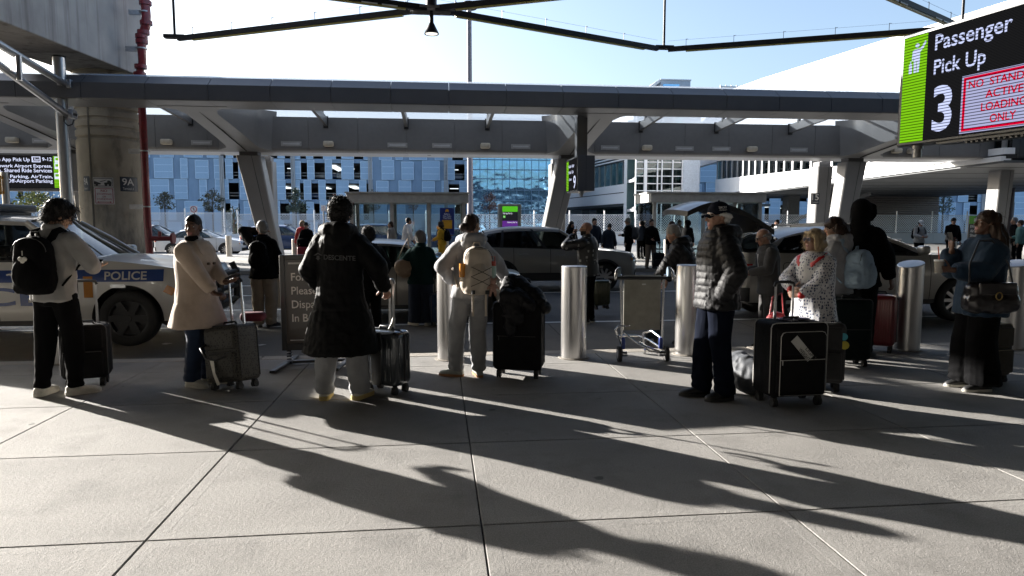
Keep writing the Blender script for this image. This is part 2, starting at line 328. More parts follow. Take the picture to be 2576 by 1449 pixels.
mb.build('girder_soffit', m_soff, can, smooth=25)
zr = CZ(292, 30)
mb = MB(); mb.b2(loc((CX0, 23.9, zr + .25)), loc((CX1, 32.4, zr + .262)))
m_rg = bpy.data.materials.new('roof_glass'); m_rg.use_nodes = True; n_ = m_rg.node_tree.nodes; l_ = m_rg.node_tree.links; n_.remove(n_['Principled BSDF'])
a_ = n_.new('ShaderNodeBsdfTransparent'); a_.inputs[0].default_value = (.62, .66, .7, 1); b_ = n_.new('ShaderNodeBsdfTranslucent'); b_.inputs[0].default_value = (.55, .58, .62, 1); c_ = n_.new('ShaderNodeMixShader'); c_.inputs[0].default_value = .45
l_.new(a_.outputs[0], c_.inputs[1]); l_.new(b_.outputs[0], c_.inputs[2]); l_.new(c_.outputs[0], n_['Material Output'].inputs[0])
mb.build('glass_roof', m_rg, can, smooth=0)
for y in (25.4, 26.7, 28.0, 29.2): MB().b2(loc((CX0, y, zr + .14)), loc((CX1, y + .05, zr + .24))).build('purlin', m_alu, can, smooth=0)
ARMS = [P(px, 380, 30).x for px in (190, 618, 1436, 2168, 2665)]
LEAN = (0, .75, -.95, -.3, .4)
raf = [P(px, 320, 30).x for px in (70, 480, 820, 1022, 1226, 1612, 1802, 1988, 2330)]
for x in raf:
    mb = MB(); mb.bar(loc((x, 24.2, zr + .02)), loc((x, 30.02, zr - .28)), .13, .36)
    for y in (25.4, 26.7, 28.0, 29.2): mb.box(loc((x - .02, y + .02, zr + .12 - (y - 24.2) * .03)), (.12, .12, .2))
    mb.build('rafter', m_alu, can, bevel=.008); MB().box(loc((x, 30.0, zr - .3)), (.2, .06, .5)).build('rafter_pocket', m_dark, can)
def rrect(cx, y, z0, z1, w0, w1, r=.1):
    return [loc(p) for p in ((cx - w0, y, z0), (cx + w0, y, z0), (cx + w1, y, z1), (cx - w1, y, z1))]
for x, lean in zip(ARMS, LEAN):
    mb = MB(); L_ = []
    for t in [k / 14 for k in range(15)]:
        y = 30.12 - t * 6.3; z0 = zg0 + .004 + (zb - .06 - zg0) * (t ** .85 if t else 0)
        wd = .62 - .12 * t + .55 * max(0, 1 - t * 9) ** 2 + .6 * max(0, t * 7 - 6) ** 2
        L_.append(rrect(x, y, z0, zr + .12, wd, wd + .12))
    mb.rings(L_); mb.build('arm', m_alu, can, smooth=50)
    MB().bar(loc((x, 30.1, zg0 - .001)), loc((x, 24.4, zb - .09)), .014, .05).build('arm_seam', m_dark, can)
    # V legs: front leg leans back going down, rear leg upright
    for (y0, y1, w0, w1, px_) in ((30.7, 31.3, .50, .38, lean), (33.3, 33.6, .40, .34, 0)):
        mb = MB(); rg = []
        for t in (0, 1):
            y = y0 + (y1 - y0) * t; w_ = (w0 + (w1 - w0) * t); z = zg0 - .16 - t * (zg0 - .16); c_w = w_ * .9
            xx = x + px_ * t; rg.append([loc((xx - w_, y - .36, z)), loc((xx - c_w, y - .42, z)), loc((xx + c_w, y - .42, z)), loc((xx + w_, y - .36, z)), loc((xx + w_, y + .4, z)), loc((xx - w_, y + .4, z))])
        mb.rings(rg); lg = mb.build('leg', m_alu, can, smooth=20, bevel=.015)
        mb = MB(); mb.bar(loc((x + .15, y0 - .424, zg0 - .17)), loc((x + .12 + px_, y1 - .424, .02)), .014, .01); mb.build('leg_seam', m_dark, lg)
        MB().box(loc((x, y0, zg0 - .05)), (w0 * 1.5, .6, .24)).build('leg_head', m_alud, can)
m_spk = pm('speaker_beige', (.42, .38, .31), .6)
for px in (38, 423, 828, 1220, 1625, 1888, 2250, 2290):
    x = P(px, 362, 30).x; mb = MB(); mb.rbox((0, 0, 0), (.42, .3, .22), .06); mb.box((0, .18, .1), (.16, .12, .06))
    mb.build('speaker', m_spk, can, loc((x, 29.82, zg0 + .3)), smooth=60)
for px in (110, 508, 733, 1000, 1112, 1310, 1535, 1722, 1815, 2010):
    x = P(px, 362, 30).x; mb = MB(); mb.b2((-.42, -.02, -.1), (.42, .02, .1)); mb.mi = 1; mb.b2((-.34, -.03, -.03), (.34, 0, .03)); mb.build('recessed_light', [pm('light_housing', (.3, .3, .3), .4, .5), m_soff], can, loc((x, 29.99, zg0 + .3)))
for px in (560, 1080, 1590, 2060):
    MB().cyl((0, 0, 0), (0, 0, .03), .09, n=14).build('downlight', m_dark, can, loc(P(px, 391, 31.4)) )
# ================================================================ concrete pier and cap beam
m_pier = pm('pier_concrete', (.36, .32, .25), .85, var=.16, vs=1.5, bump=.35, bs=60, dirt=((.09, .085, .075), 1.6, .5, .72, (1, 1, .35)))
m_cap = pm('cap_concrete', (.40, .37, .34), .85, var=.14, vs=1.2, bump=.3, bs=40, dirt=((.13, .11, .09), 1.1, .5, .75, (2.2, 2.2, .12)))
pier = empty('concrete_pier', (0, 0, 0), 0, 'massive round concrete pier carrying a deep stained cap beam, beside the red pipe', 'pier')
pc = P(281, 500, 26.6); pr_ = 1.02; pier.location = (pc.x, 26.6, 0)
ztop = P(270, 172, 26.6).z
mb = MB(); prof = [(0, 1.0)]
zz = [P(270, y, 25.6).z for y in (344, 320, 296, 272)]
for z in zz: prof += [(z - .07, 1.0), (z - .05, .955), (z + .05, .955), (z + .07, 1.0)]
prof += [(ztop - .28, 1.0), (ztop - .26, 1.03), (ztop + .1, 1.03)]
mb.ell([((0, 0, z), (pr_ * k, 0, 0), (0, pr_ * k, 0)) for z, k in prof], 48); mb.build('shaft', m_pier, pier, smooth=40)
MB().box((-.18, -pr_ + .004, ztop * .5), (.05, .02, ztop - .8)).build('form_seam', pm('pier_stain', (.14, .13, .11), .9), pier)
fw = V((math.sin(R(CAM_YAW)), math.cos(R(CAM_YAW)), 0)); rt = V((fw.y, -fw.x, 0))
zs = P(341, 181, 26).z
q0 = P(341, 181, 26.4); q0.z = 0
mb = MB(); rg = []
for t in (0.6, 0, -2, -5, -9, -14, -22):
    c = q0 + fw * t - pier.location; zl = zs + (.0 if t > -1 else 0); wd = 2.15
    rg.append([c + V((0, 0, zl)), c + V((0, 0, min(zs + 3.0, 10.28))), c - rt * wd + V((0, 0, min(zs + 3.0, 10.28))), c - rt * wd + V((0, 0, zl))])
mb.rings(rg); mb.build('cap_beam', m_cap, pier, bevel=.03)
for t in (-3.2, -6.6, -10): c = q0 + fw * t - pier.location; MB().bar(c + V((0, 0, zs - .004)), c - rt * 2.15 + V((0, 0, zs - .004)), .03, .008).build('soffit_seam', pm('pier_stain', (.14, .13, .11), .9), pier)
for k, (px, py) in enumerate(((350, 60), (338, 125))): pass
# red standpipe with couplings
m_red = pm('red_pipe_paint', (.20, .008, .014), .35, var=.2, vs=8, coat=.3); pp = empty('red_standpipe', (0, 0, 0), 0, 'red fire standpipe running up the concrete pier, with a hose valve near the ground', 'pipe')
YP = 25.5
pts = [P(378, 640, YP), P(371, 560, YP), P(366, 450, YP), P(359, 300, YP), P(352, 190, YP)]; pts[0].z = 0
pts2 = [P(352, 190, YP), P(353, 172, YP), P(358, 160, YP), P(357, 110, YP), P(356, 98, YP), P(361, 84, YP), P(367, 66, YP), P(368, 40, YP), P(365, 0, YP), P(363, -60, YP)]
base = pts[0].copy(); pp.location = base
MB().tube([p - base for p in pts], .125, 16).build('pipe', m_red, pp, smooth=60); MB().tube([p - base for p in pts2], [.125] * 3 + [.15] * 7, 16).build('upper_pipe', m_red, pp, smooth=60)
for (px, py) in ((352, 187), (354, 168), (357, 105), (356, 92), (361, 82), (368, 58), (366, 8)):
    c = P(px, py, YP) - base; MB().cyl(c - V((0, 0, .07)), c + V((0, 0, .07)), .20, n=16).build('coupling', m_red, pp, smooth=30); 
for (px, py) in ((364, 380), (366, 520), (356, 122), (364, 30)):
    c = P(px, py, YP) - base; mb = MB(); mb.box(c + V((-.35, .1, 0)), (.42, .1, .16)); mb.cyl(c - V((0, 0, .02)), c + V((0, 0, .02)), .18, n=16); mb.build('bracket', m_steel, pp)
c = P(380, 600, YP) - base; mb = MB(); mb.cyl(c, c + V((.75, 0, 0)), .09); mb.cyl(c + V((.7, 0, 0)), c + V((.78, 0, 0)), .2, n=10); mb.cyl(c + V((.3, 0, 0)), c + V((.3, 0, .25)), .06); mb.build('hose_valve', m_red, pp)
# ================================================================ terminal roof and front behind and above the viewer (unseen; extent and tone set to cut skylight)
ov = empty('terminal', (0, -9, 0), 0, 'unseen terminal front and high roof on the near side of the pavement', 'building')
m_tdark = pm('terminal_cladding', (.03, .03, .032), .6, .1, var=.05)
MB().b2((-60, 1, 10.3), (60, 24.5, 10.9)).build('roof', m_tdark, ov, smooth=0); MB().b2((-60, 3, 0), (60, 4, 10.3)).build('front_wall', pm('terminal_front_stone', (.14, .137, .13), .6, var=.05), ov, smooth=0)
def fit(txt, mat, parent, o, right, up, w_, h_, bold=0.0, name='lettering', ext=.0015, align='LEFT'):
    """lettering scaled to exactly w_ by h_ with its lower left corner at o"""
    ob = text(txt, 1.0, mat, parent, (0, 0, 0), (1, 0, 0), (0, 1, 0), bold=bold, name=name, ext=0, align=align); me = ob.data
    a, _ = getv(me); lo, hi = a.min(0), a.max(0); r, u = V(right).normalized(), V(up).normalized(); nn = r.cross(u); o = V(o)
    k = (a - lo) / np.maximum(hi - lo, 1e-6); out = np.array([o + r * (p[0] * w_) + u * (p[1] * h_) + nn * ext for p in k]); setv(me, out); return ob
# ================================================================ big LED sign, upper right
m_case = pm('sign_casing', (.045, .047, .05), .45, .3); m_led = em('led_black', (.012, .012, .013), 1.0, 55); ledw = em('led_white', (.62, .68, 1.0), .95, 26); ledg = em('led_green', (.23, .62, .01), .85, 26); ledr = em('led_red', (.75, .0, .03), .8, 26); ledp = em('led_panel', (.50, .52, .80), .75, 26)
dv = ray(705, 562); sd = V((dv[0], dv[1], 0)).normalized(); s_r = -sd; up = V((0, 0, 1)); s_n = s_r.cross(up)
r0 = ray(2262, 230); tt = 9.6; A = V((r0[0] * tt, r0[1] * tt, CAM_H))
def SU(px, py):
    r = V(ray(px, py)); o = V((0, 0, CAM_H)); t = (A - o).dot(s_n) / r.dot(s_n); q = o + r * t - A; return q.dot(s_r), q.z
def C3(x, y): return SU((2800 + x * .4831) / 1.5528, y * .4831 / 1.5528)
def C3box(pts):
    us = [C3(*p) for p in pts]; return us
vb = C3(1440, 1188)[1]; vt = C3(1480, 302)[1]; A.z += 0
sgn = empty('led_sign', A, 0, 'big black overhead LED sign reading Passenger Pick Up 3 with a green strip', 'sign')
LEN = SU(2650, 200)[0] + .12
def sp(u, v, n=0.0): return s_r * u + up * v + s_n * n
mb = MB(); mb.rings([[sp(0, vb, 0), sp(0, vt, 0), sp(LEN, vt, 0), sp(LEN, vb, 0)], [sp(0, vb, -.32), sp(0, vt, -.32), sp(LEN, vt, -.32), sp(LEN, vb, -.32)]]); mb.build('casing', m_case, sgn, bevel=.012)
def patch(u0, v0, u1, v1, n, mat, name, par=None): return MB().add([sp(u0, v0, n), sp(u1, v0, n), sp(u1, v1, n), sp(u0, v1, n)], [(0, 1, 2, 3)]).build(name, mat, par or sgn, smooth=0, fix=False)
gb, gt = C3(1450, 1165), C3(1490, 325); gu1 = C3(1690, 700)[0]
patch(.05, gb[1], LEN - .05, gt[1], .004, m_led, 'screen')
patch(.055, gb[1], gu1, gt[1], .008, ledg, 'green_strip')
def led(txt, p0, p1, mat, bold=.0, n=.010):
    """p0, p1: lower-left and upper-right corner in the close-up"""
    a, b = C3(*p0), C3(*p1); return fit(txt, mat, sgn, sp(a[0], a[1], n), s_r, up, b[0] - a[0], b[1] - a[1], bold, 'led_lettering', 0)
a = C3(1768, 412); b = C3(1768, 290); capH = b[1] - a[1]
wP = C3(2395, 160)[0] - C3(1768, 350)[0]
fit('Passenger', ledw, sgn, sp(a[0], a[1] - capH * .30, .01), s_r, up, wP, capH * 1.33, .012, 'led_lettering', 0)
a = C3(1757, 612); wP = C3(2175, 470)[0] - C3(1757, 550)[0]
fit('Pick Up', ledw, sgn, sp(a[0], a[1] - capH * .30, .01), s_r, up, wP, capH * 1.33, .012, 'led_lettering', 0)
led('3', (1738, 1072), (1918, 668), ledw, .022)
bu0, bv0 = C3(1962, 1084); bv1 = C3(1996, 618)[1]; bu1 = LEN - .12
patch(bu0, bv0, bu1, bv1, .008, ledp, 'notice_panel')
mb = MB(); e_ = .025; t_ = .035
for (x0, y0, x1, y1) in ((bu0 + e_, bv0 + e_, bu1 - e_, bv0 + e_ + t_), (bu0 + e_, bv1 - e_ - t_, bu1 - e_, bv1 - e_), (bu0 + e_, bv0 + e_ + t_, bu0 + e_ + t_, bv1 - e_ - t_), (bu1 - e_ - t_, bv0 + e_ + t_, bu1 - e_, bv1 - e_ - t_)):
    mb.add([sp(x0, y0, .011), sp(x1, y0, .011), sp(x1, y1, .011), sp(x0, y1, .011)], [(0, 1, 2, 3)])
mb.build('notice_border', ledr, sgn, smooth=0, fix=False)
hb = (bv1 - bv0); ch_ = hb * .142; bw = bu1 - bu0
for i, (tx, fu, fw_) in enumerate((('NO  STANDING', .085, .83), ('ACTIVE', .29, .42), ('LOADING', .25, .50), ('ONLY', .36, .29))):
    fit(tx, ledr, sgn, sp(bu0 + bw * fu, bv1 - hb * (.245 + .21 * i), .011), s_r, up, bw * fw_, ch_, .02, 'led_lettering', 0)
# pictogram: a person hailing, with a suitcase
mb = MB(); gc = (gb[1] + gt[1]) / 2; cu_ = (0.055 + gu1) / 2 + .03; y0 = C3(1600, 590)[1]; y1 = C3(1610, 355)[1]; ph = y1 - y0
def shp(pts): mb.add([sp(cu_ + x * ph, y0 + y * ph, .012) for x, y in pts], [tuple(range(len(pts)))])
shp([(.08 * math.cos(t * .52), .92 + .08 * math.sin(t * .52)) for t in range(12)]); shp([(-.12, .80), (.12, .80), (.12, .40), (.10, 0), (.015, 0), (.01, .4), (-.01, .4), (-.015, 0), (-.10, 0), (-.12, .40)])
shp([(.12, .80), (.12, .68), (.24, .78), (.36, .98), (.30, 1.02), (.19, .86)]); shp([(-.12, .80), (-.18, .74), (-.20, .42), (-.14, .42), (-.12, .6)]); shp([(-.30, 0), (-.18, 0), (-.18, .32), (-.30, .32)]); shp([(-.26, .32), (-.22, .32), (-.22, .42), (-.26, .42)])
mb.build('pictogram', ledw, sgn, smooth=0, fix=False)
mb = MB()
for k in range(34): u = 1.0 + k * .07; mb.box(sp(u, vb - .03, -.16), (.03, .2, .05), Matrix.Rotation(math.atan2(s_r.y, s_r.x), 3, 'Z'))
mb.box(sp(1.9, vb - .015, -.16), (2.6, .26, .03), Matrix.Rotation(math.atan2(s_r.y, s_r.x), 3, 'Z')); mb.build('fan_grille', m_case, sgn)
mb = MB(); c = sp(.22, vb, -.14); mb.cyl(c, c - up * .05, .075); mb.cyl(c - up * .05, c - up * .1, .055); mb.cyl(c - up * .1, c - up * .17, .062, .058); mb.build('sensor', pm('sensor_metal', (.2, .2, .2), .35, .6), sgn, smooth=40)
mb = MB(); c = sp(2.1, vt, -.16); mb.bar(c, c + up * 3.2 + s_r * -.3, .1, .1); c = sp(2.35, vt, -.16); mb.bar(c, c + up * 3.2 + s_r * .2, .1, .1); mb.build('hanger', m_case, sgn)
# ================================================================ suspended zigzag of linear lights
m_blk = pm('black_steel', (.022, .023, .026), .5, .3, var=.1); m_yel = pm('lens_strip', (.55, .50, .16), .35); m_tube = pm('lamp_tube_glass', (.75, .78, .8), .3)
lf = empty('overhead_light_frame', (0, 14, 7), 0, 'suspended black zigzag frame of linear lights overhead', 'light frame')
HZ = 6.6
def HP(px, py):
    r = ray(px, py); t = (HZ - CAM_H) / r[2]; return V((r[0] * t, r[1] * t, HZ)) - lf.location
N = [HP(440, 98), HP(1085, 22), HP(1670, 125), HP(2420, 70), HP(1085 - 900, -97), HP(1085 + 900, -73), HP(2700, 130), HP(2170, -40)]
for i, j in ((0, 1), (1, 2), (2, 3), (1, 4), (1, 5), (3, 7)):
    a, b = N[i], N[j]; d = (b - a).normalized(); s = d.cross(up)
    if i == 3: a = a + d * .1
    a_, b_ = a + d * .12, b - d * .25
    bar = MB().bar(a_, b_, .10, .13).build('beam', m_blk, lf, smooth=0)
    L = (b_ - a_).length
    MB().bar(a_ + d * .5 - up * .085, b_ - d * .5 - up * .085, .075, .03).build('lens', m_yel, bar, smooth=0)
    k = 0
    t = .7
    while t < L - .9:
        mb = MB(); c = a_ + d * t - up * .062 - s * .055; mb.bar(c, c + d * .36, .012, .03); mb.bar(c + d * .46, c + d * .82, .012, .03); mb.build('fixture', m_tube, bar, smooth=0); t += 2.35; k += 1
    mb = MB(); t = .5
    while t < L - .3: c = a_ + d * t + up * .06; mb.bar(c, c + up * .2, .012, .012, d); mb.bar(c + up * .19, c + up * .19 + d * .06, .008, .008); t += 1.3
    mb.bar(a_ + up * .235, b_ + up * .235, .004, .004); mb.build('bird_wire', m_blk, bar, smooth=0)
for k, n_ in enumerate((0, 2, 3, 4, 5, 7)):
    MB().cyl(N[n_], N[n_] + up * 3.72, .035).build('hanger_rod', m_blk, lf); MB().box(N[n_] + up * .06, (.55, .2, .1)).build('joint_plate', m_blk, lf, bevel=.01)
MB().cyl(N[1], N[1] + up * 3.72, .13).build('hanger_rod', m_blk, lf); mb = MB(); mb.box(N[1] + up * .02, (1.1, .28, .05)); mb.box(N[1] - up * .06, (.9, .06, .16)); mb.build('joint_plate', m_steel, lf)
mb = MB(); c = N[1] - up * .05; mb.cyl(c, c - up * .26, .05); mb.ell([(c - up * .26, (.05, 0, 0), (0, .05, 0)), (c - up * .5, (.17, 0, 0), (0, .17, 0)), (c - up * .53, (.17, 0, 0), (0, .17, 0)), (c - up * .5, (.14, 0, 0), (0, .14, 0))], 24); dl = mb.build('pendant_lamp', m_blk, lf, smooth=40)
MB().cyl(c - up * .515, c - up * .522, .14, n=20).build('lamp_disc', em('lamp_glow', (1, .95, .85), 1.3), dl)
# ================================================================ gantry mast with truss arms at the left
YM = 23.2; b0 = P(168, 480, YM); mast = empty('gantry_mast', (b0.x, YM, 0), 0, 'brushed steel gantry mast with two slanting truss arms, left of the concrete pier', 'mast')
tz = P(147, 145, YM).z
m_br = pm('brushed_steel', (.34, .34, .345), .33, .9, var=.10, vs=30, stretch=(1, 1, .05)); 
MB().cyl((0, 0, 0), (0, 0, tz), .185, .175, 28).build('post', m_br, mast, smooth=40); MB().cyl((0, 0, tz), (0, 0, tz + .05), .185, n=24).build('post_cap', m_dark, mast)
o_ = mast.location
for (pa, pb) in (((163, 211), (0, 113)), ((168, 287), (0, 165))):
    a = P(*pa, YM - .18) - o_; b = P(pb[0] - 60, pb[1] - (60 * (pa[1] - pb[1]) / pa[0]), YM - 6.0) - o_
    ar = MB().cyl(a, b, .10, n=18).build('arm', m_br, mast, smooth=40)
    mb = MB(); mb.box(a + V((0, .1, 0)), (.42, .3, .1)); mb.box(a + V((.15, .05, 0)), (.12, .3, .26)); mb.build('clamp', m_steel, ar, bevel=.01)
a = P(47, 150, YM - 4.2) - o_; b = P(49, 192, YM - 4.2) - o_; MB().cyl(a + up * .1, b - up * .1, .07, n=12).build('strut', m_br, mast, smooth=40)
a = P(160, 286, YM - .2) - o_; MB().tube([a, a + V((.02, -.05, -.25)), a + V((.15, -.08, -.38)), a + V((.27, -.06, -.33)), a + V((.29, 0, -.18))], .02, 6).build('cable', m_blk, mast, smooth=60)
# ================================================================ LED information board left, behind the pier
YB = 29.0
def PB(px, py): return P(px, py, YB)
bd = empty('led_board', PB(0, 480), 0, 'wide black LED board listing ride services at the left edge', 'sign'); bo = bd.location.copy()
x0, x1 = PB(-90, 430).x - bo.x, PB(160, 430).x - bo.x; z0, z1 = PB(100, 474).z - bo.z, PB(100, 391).z - bo.z
MB().b2((x0, 0, z0 - .1), (x1 + 1.15, .4, z1 + .08)).build('casing', m_alud, bd, bevel=.02)
led2 = em('led_white_fine', (.72, .76, 1.0), .95); MB().b2((x0 + .05, -.012, z0), (x1, -.004, z1)).build('screen', em('led_dark', (.010, .010, .011), 1), bd, smooth=0)
xg = PB(136, 430).x - bo.x; MB().b2((xg, -.02, z0 + .02), (x1, -.013, z1 - .02)).build('green_strip', em('led_green_board', (.25, .66, .02), .8, 17), bd, smooth=0)
def bt(tx, px0, px1, py0, py1, b=.012, mat=led2): fit(tx, mat, bd, (PB(px0, py1).x - bo.x, -.022, PB(px0, py1).z - bo.z), (1, 0, 0), (0, 0, 1), PB(px1, py0).x - PB(px0, py0).x, PB(px0, py0).z - PB(px0, py1).z, b, 'led_lettering', 0)
bt('Ride App Pick Up', -22, 76, 396, 408); bt('9-12', 107, 131, 396, 405); bt('Uber', 83, 100, 397, 405, .004)
mb = MB(); a, b = PB(81, 408) - bo, PB(102, 394) - bo
for q in ((a.x, a.z, b.x, a.z + .03), (a.x, b.z - .03, b.x, b.z), (a.x, a.z, a.x + .03, b.z), (b.x - .03, a.z, b.x, b.z)): mb.b2((q[0], -.022, q[1]), (q[2], -.018, q[3]))
mb.build('led_frame', led2, bd, smooth=0)
bt('Transit, Newark Airport Express,', -62, 132, 412, 423); bt('Curbside PA, Shared Ride Services', -70, 132, 423, 434); bt('Rental, P6 Parking, AirTrain,', -40, 134, 439, 450); bt('Hotel, Off-Airport Parking', -22, 134, 450, 462)
for (py, k) in ((402, 0), (418, 1), (443, 2)):
    mb = MB(); c = PB(147, py) - bo; s_ = .13
    mb.b2((c.x - s_, -.026, c.z - s_ * .9), (c.x + s_, -.021, c.z + s_ * .9)); mb.mi = 1; mb.b2((c.x - s_ * .75, -.03, c.z - s_ * .2), (c.x + s_ * .75, -.0262, c.z + s_ * .6)); mb.build('pictogram', [led2, em('led_green_board', (0, 0, 0))], bd, smooth=0)
# ================================================================ hanging ride-app sign under the canopy and its twin
def hang_sign(px, Y, sc, label):
    c = P(px, 480, Y); s = empty('hanging_sign', (c.x, Y, P(px, 480, Y).z), 0, label, 'sign', 'hanging ride app signs'); h = P(px, 395, Y).z - c.z
    MB().b2((0, 0, 0), (.62, 2.0, h + .06)).build('casing', m_alud, s, bevel=.015); MB().b2((.31 - .004, -.004, 0), (.31 + .004, 0, h + .05)).build('casing_seam', m_dark, s)
    MB().b2((-.012, .05, .05), (-.004, 1.95, h)).build('screen', em('led_dark', (.01, .01, .011)), s, smooth=0); MB().b2((-.02, 1.55, .06), (-.013, 1.93, h - .02)).build('green_strip', em('led_green_board', (0, 0, 0)), s, smooth=0)
    for tx, y_, z_, w_, hh in (('Ride App', 1.48, .86, 1.0, .14), ('Pick Up', 1.48, .64, .9, .14), ('Uber', 1.4, .42, .5, .1), ('9', .6, .10, .42, .46)): fit(tx, led2, s, (-.022, y_, z_ * h / 1.18), (0, -1, 0), (0, 0, 1), w_, hh, .012, 'led_lettering', 0)
    mb = MB(); mb.b2((.12, .7, h + .06), (.5, 1.1, h + 1.75)); mb.build('hanger', m_alu, s, bevel=.01)
    mb = MB(); mb.cyl((.2, .25, 0), (.2, .25, -.09), .1); mb.cyl((.2, .25, -.09), (.2, .25, -.19), .075, .06); mb.build('camera_dome', m_soff, s, smooth=40); return s
hang_sign(1452, 23.7, 1, 'dark hanging box sign with a green strip and figure 9 under the canopy')
# ================================================================ bollards
m_ss = pm('stainless', (.52, .51, .50), .30, 1.0, var=.14, vs=14, stretch=(1, 1, .03), bump=.04, bs=90)
def bollard(x, y, z, h, label, r=.152, slant=0.0, mat=None, grp='bollards along the kerb'):
    b = empty('bollard', (x, y, z), 0, label, 'bollard', grp); n = 40
    rg = [[(r * math.cos(2 * math.pi * j / n), r * math.sin(2 * math.pi * j / n), zz + (slant * (math.cos(2 * math.pi * j / n) + .6 * math.sin(2 * math.pi * j / n)) if k >= 2 else 0)) for j in range(n)] for k, zz in enumerate((0, .03, h - .02, h))]
    mb = MB(); mb.rings(rg); mb.build('sleeve', mat or m_ss, b, smooth=40)
    rg = [[(r * s_ * math.cos(2 * math.pi * j / n), r * s_ * math.sin(2 * math.pi * j / n), zz + slant * s_ * (math.cos(2 * math.pi * j / n) + .6 * math.sin(2 * math.pi * j / n))) for j in range(n)] for s_, zz in ((1, h + .002), (.97, h + .008), (.2, h + .012))]
    MB().rings(rg).build('cap', pm('brushed_cap', (.5, .5, .52), .45, 1.0, var=.05), b, smooth=40)
    MB().cyl((0, 0, 0), (0, 0, .008), r + .035, n=32).build('base_seal', m_kerb, b); return b
for (px, py, hp, lab, sl_) in ((1449, 905, 668, 'brushed steel bollard standing alone left of the luggage trolley', 0), (1134, 908, 668, 'steel bollard behind the girl with the beige backpack', 0), (1740, 896, 668, 'steel bollard behind the older man in the cap', 0), (2300, 885, 668, 'slant topped steel bollard between the red suitcase and the woman in denim', .035), (2566, 880, 672, 'steel bollard cut by the right edge of the view', .035), (134, 918, 700, 'steel bollard behind the legs of the man with the black backpack', 0), (497, 908, 700, 'steel bollard behind the woman in the cream coat', 0)):
    g_ = G(px, py); bollard(g_.x, g_.y + .15, 0, 1.09, lab, slant=sl_)
m_bolf = pm('pale_bollard', (.45, .43, .40), .4, .6, var=.1, vs=10)
for k, (px, py) in enumerate(((577, 645), (1120, 668), (1607, 690), (1790, 690), (1700, 675), (2270, 668), (2420, 668), (745, 668))):
    g_ = G(px, py); bollard(g_.x, min(max(g_.y, 24.6), 36), 0, 1.0, ['slim bollard on the island in front of the white saloon', 'island bollard in front of the glass shelter near the woman in yellow', 'island bollard left of the man in a black pullover', 'island bollard behind the stooping grey haired man', 'island bollard behind the woman with a big shoulder bag', 'island bollard near the man in the white cap', 'island bollard behind the man in black at the right', 'island bollard beside the blue hatchback'][k], .14, 0, m_bolf, 'bollards on the island')
# ================================================================ taxi board on a spring base
tb = G(805, 915); tb.z = 0; sg = empty('taxi_sign_stand', tb, R(4), 'black framed taxi notice board on a sprung stand behind the man in the long coat', 'sign')
m_bf = pm('black_frame_paint', (.02, .02, .022), .35, var=.1, coat=.3); W_, B_, T_ = .76, .17, 1.25
mb = MB(); mb.box((-W_ / 2, 0, (B_ + T_) / 2), (.055, .07, T_ - B_)); mb.box((W_ / 2, 0, (B_ + T_) / 2), (.055, .07, T_ - B_)); mb.box((0, 0, T_ - .028), (W_ - .056, .069, .055)); mb.box((0, 0, B_ + .04), (W_ - .056, .069, .08)); mb.build('frame', m_bf, sg, bevel=.006)
MB().box((0, 0, (B_ + T_) / 2 + .01), (W_ - .05, .03, T_ - B_ - .1)).build('panel', pm('notice_brown', (.05, .040, .034), .3, coat=.4, var=.05), sg)
mb = MB(); zz0, zz1, xx = B_ + .11, T_ - .085, W_ / 2 - .065
for q in ((-xx, zz0, xx, zz0 + .008), (-xx, zz1 - .02, xx, zz1), ): mb.b2((q[0], -.018, q[1]), (q[2], -.0155, q[3]))
mb.build('border_line', m_white, sg, smooth=0)
for i, t in enumerate(('For Taxi', 'Please See', 'Dispatcher', 'In Booth')): text(t, .125, pm('notice_lettering', (.75, .72, .68), .5), sg, (-W_ / 2 + .085, -.0165, T_ - .29 - .155 * i), (1, 0, 0), (0, 0, 1), bold=.012, ext=.001, sx=.92)
for sx in (-1, 1):
    x = sx * (W_ / 2 - .05); mb = MB(); mb.tube([(x + .028 * math.cos(k * .9), .028 * math.sin(k * .9), .05 + k * .0045) for k in range(28)], .008, 5); mb.build('spring', m_bf, sg)
    mb = MB(); mb.bar((x, .05, .035), (x - .12 , -.46, .02), .06, .03); mb.bar((x, -.05, .035), (x + .02, .42, .02), .06, .03); mb.build('foot', m_bf, sg, bevel=.006)
MB().box((0, 0, .035), (W_ - .1, .05, .03)).build('cross_bar', m_bf, sg, bevel=.005)
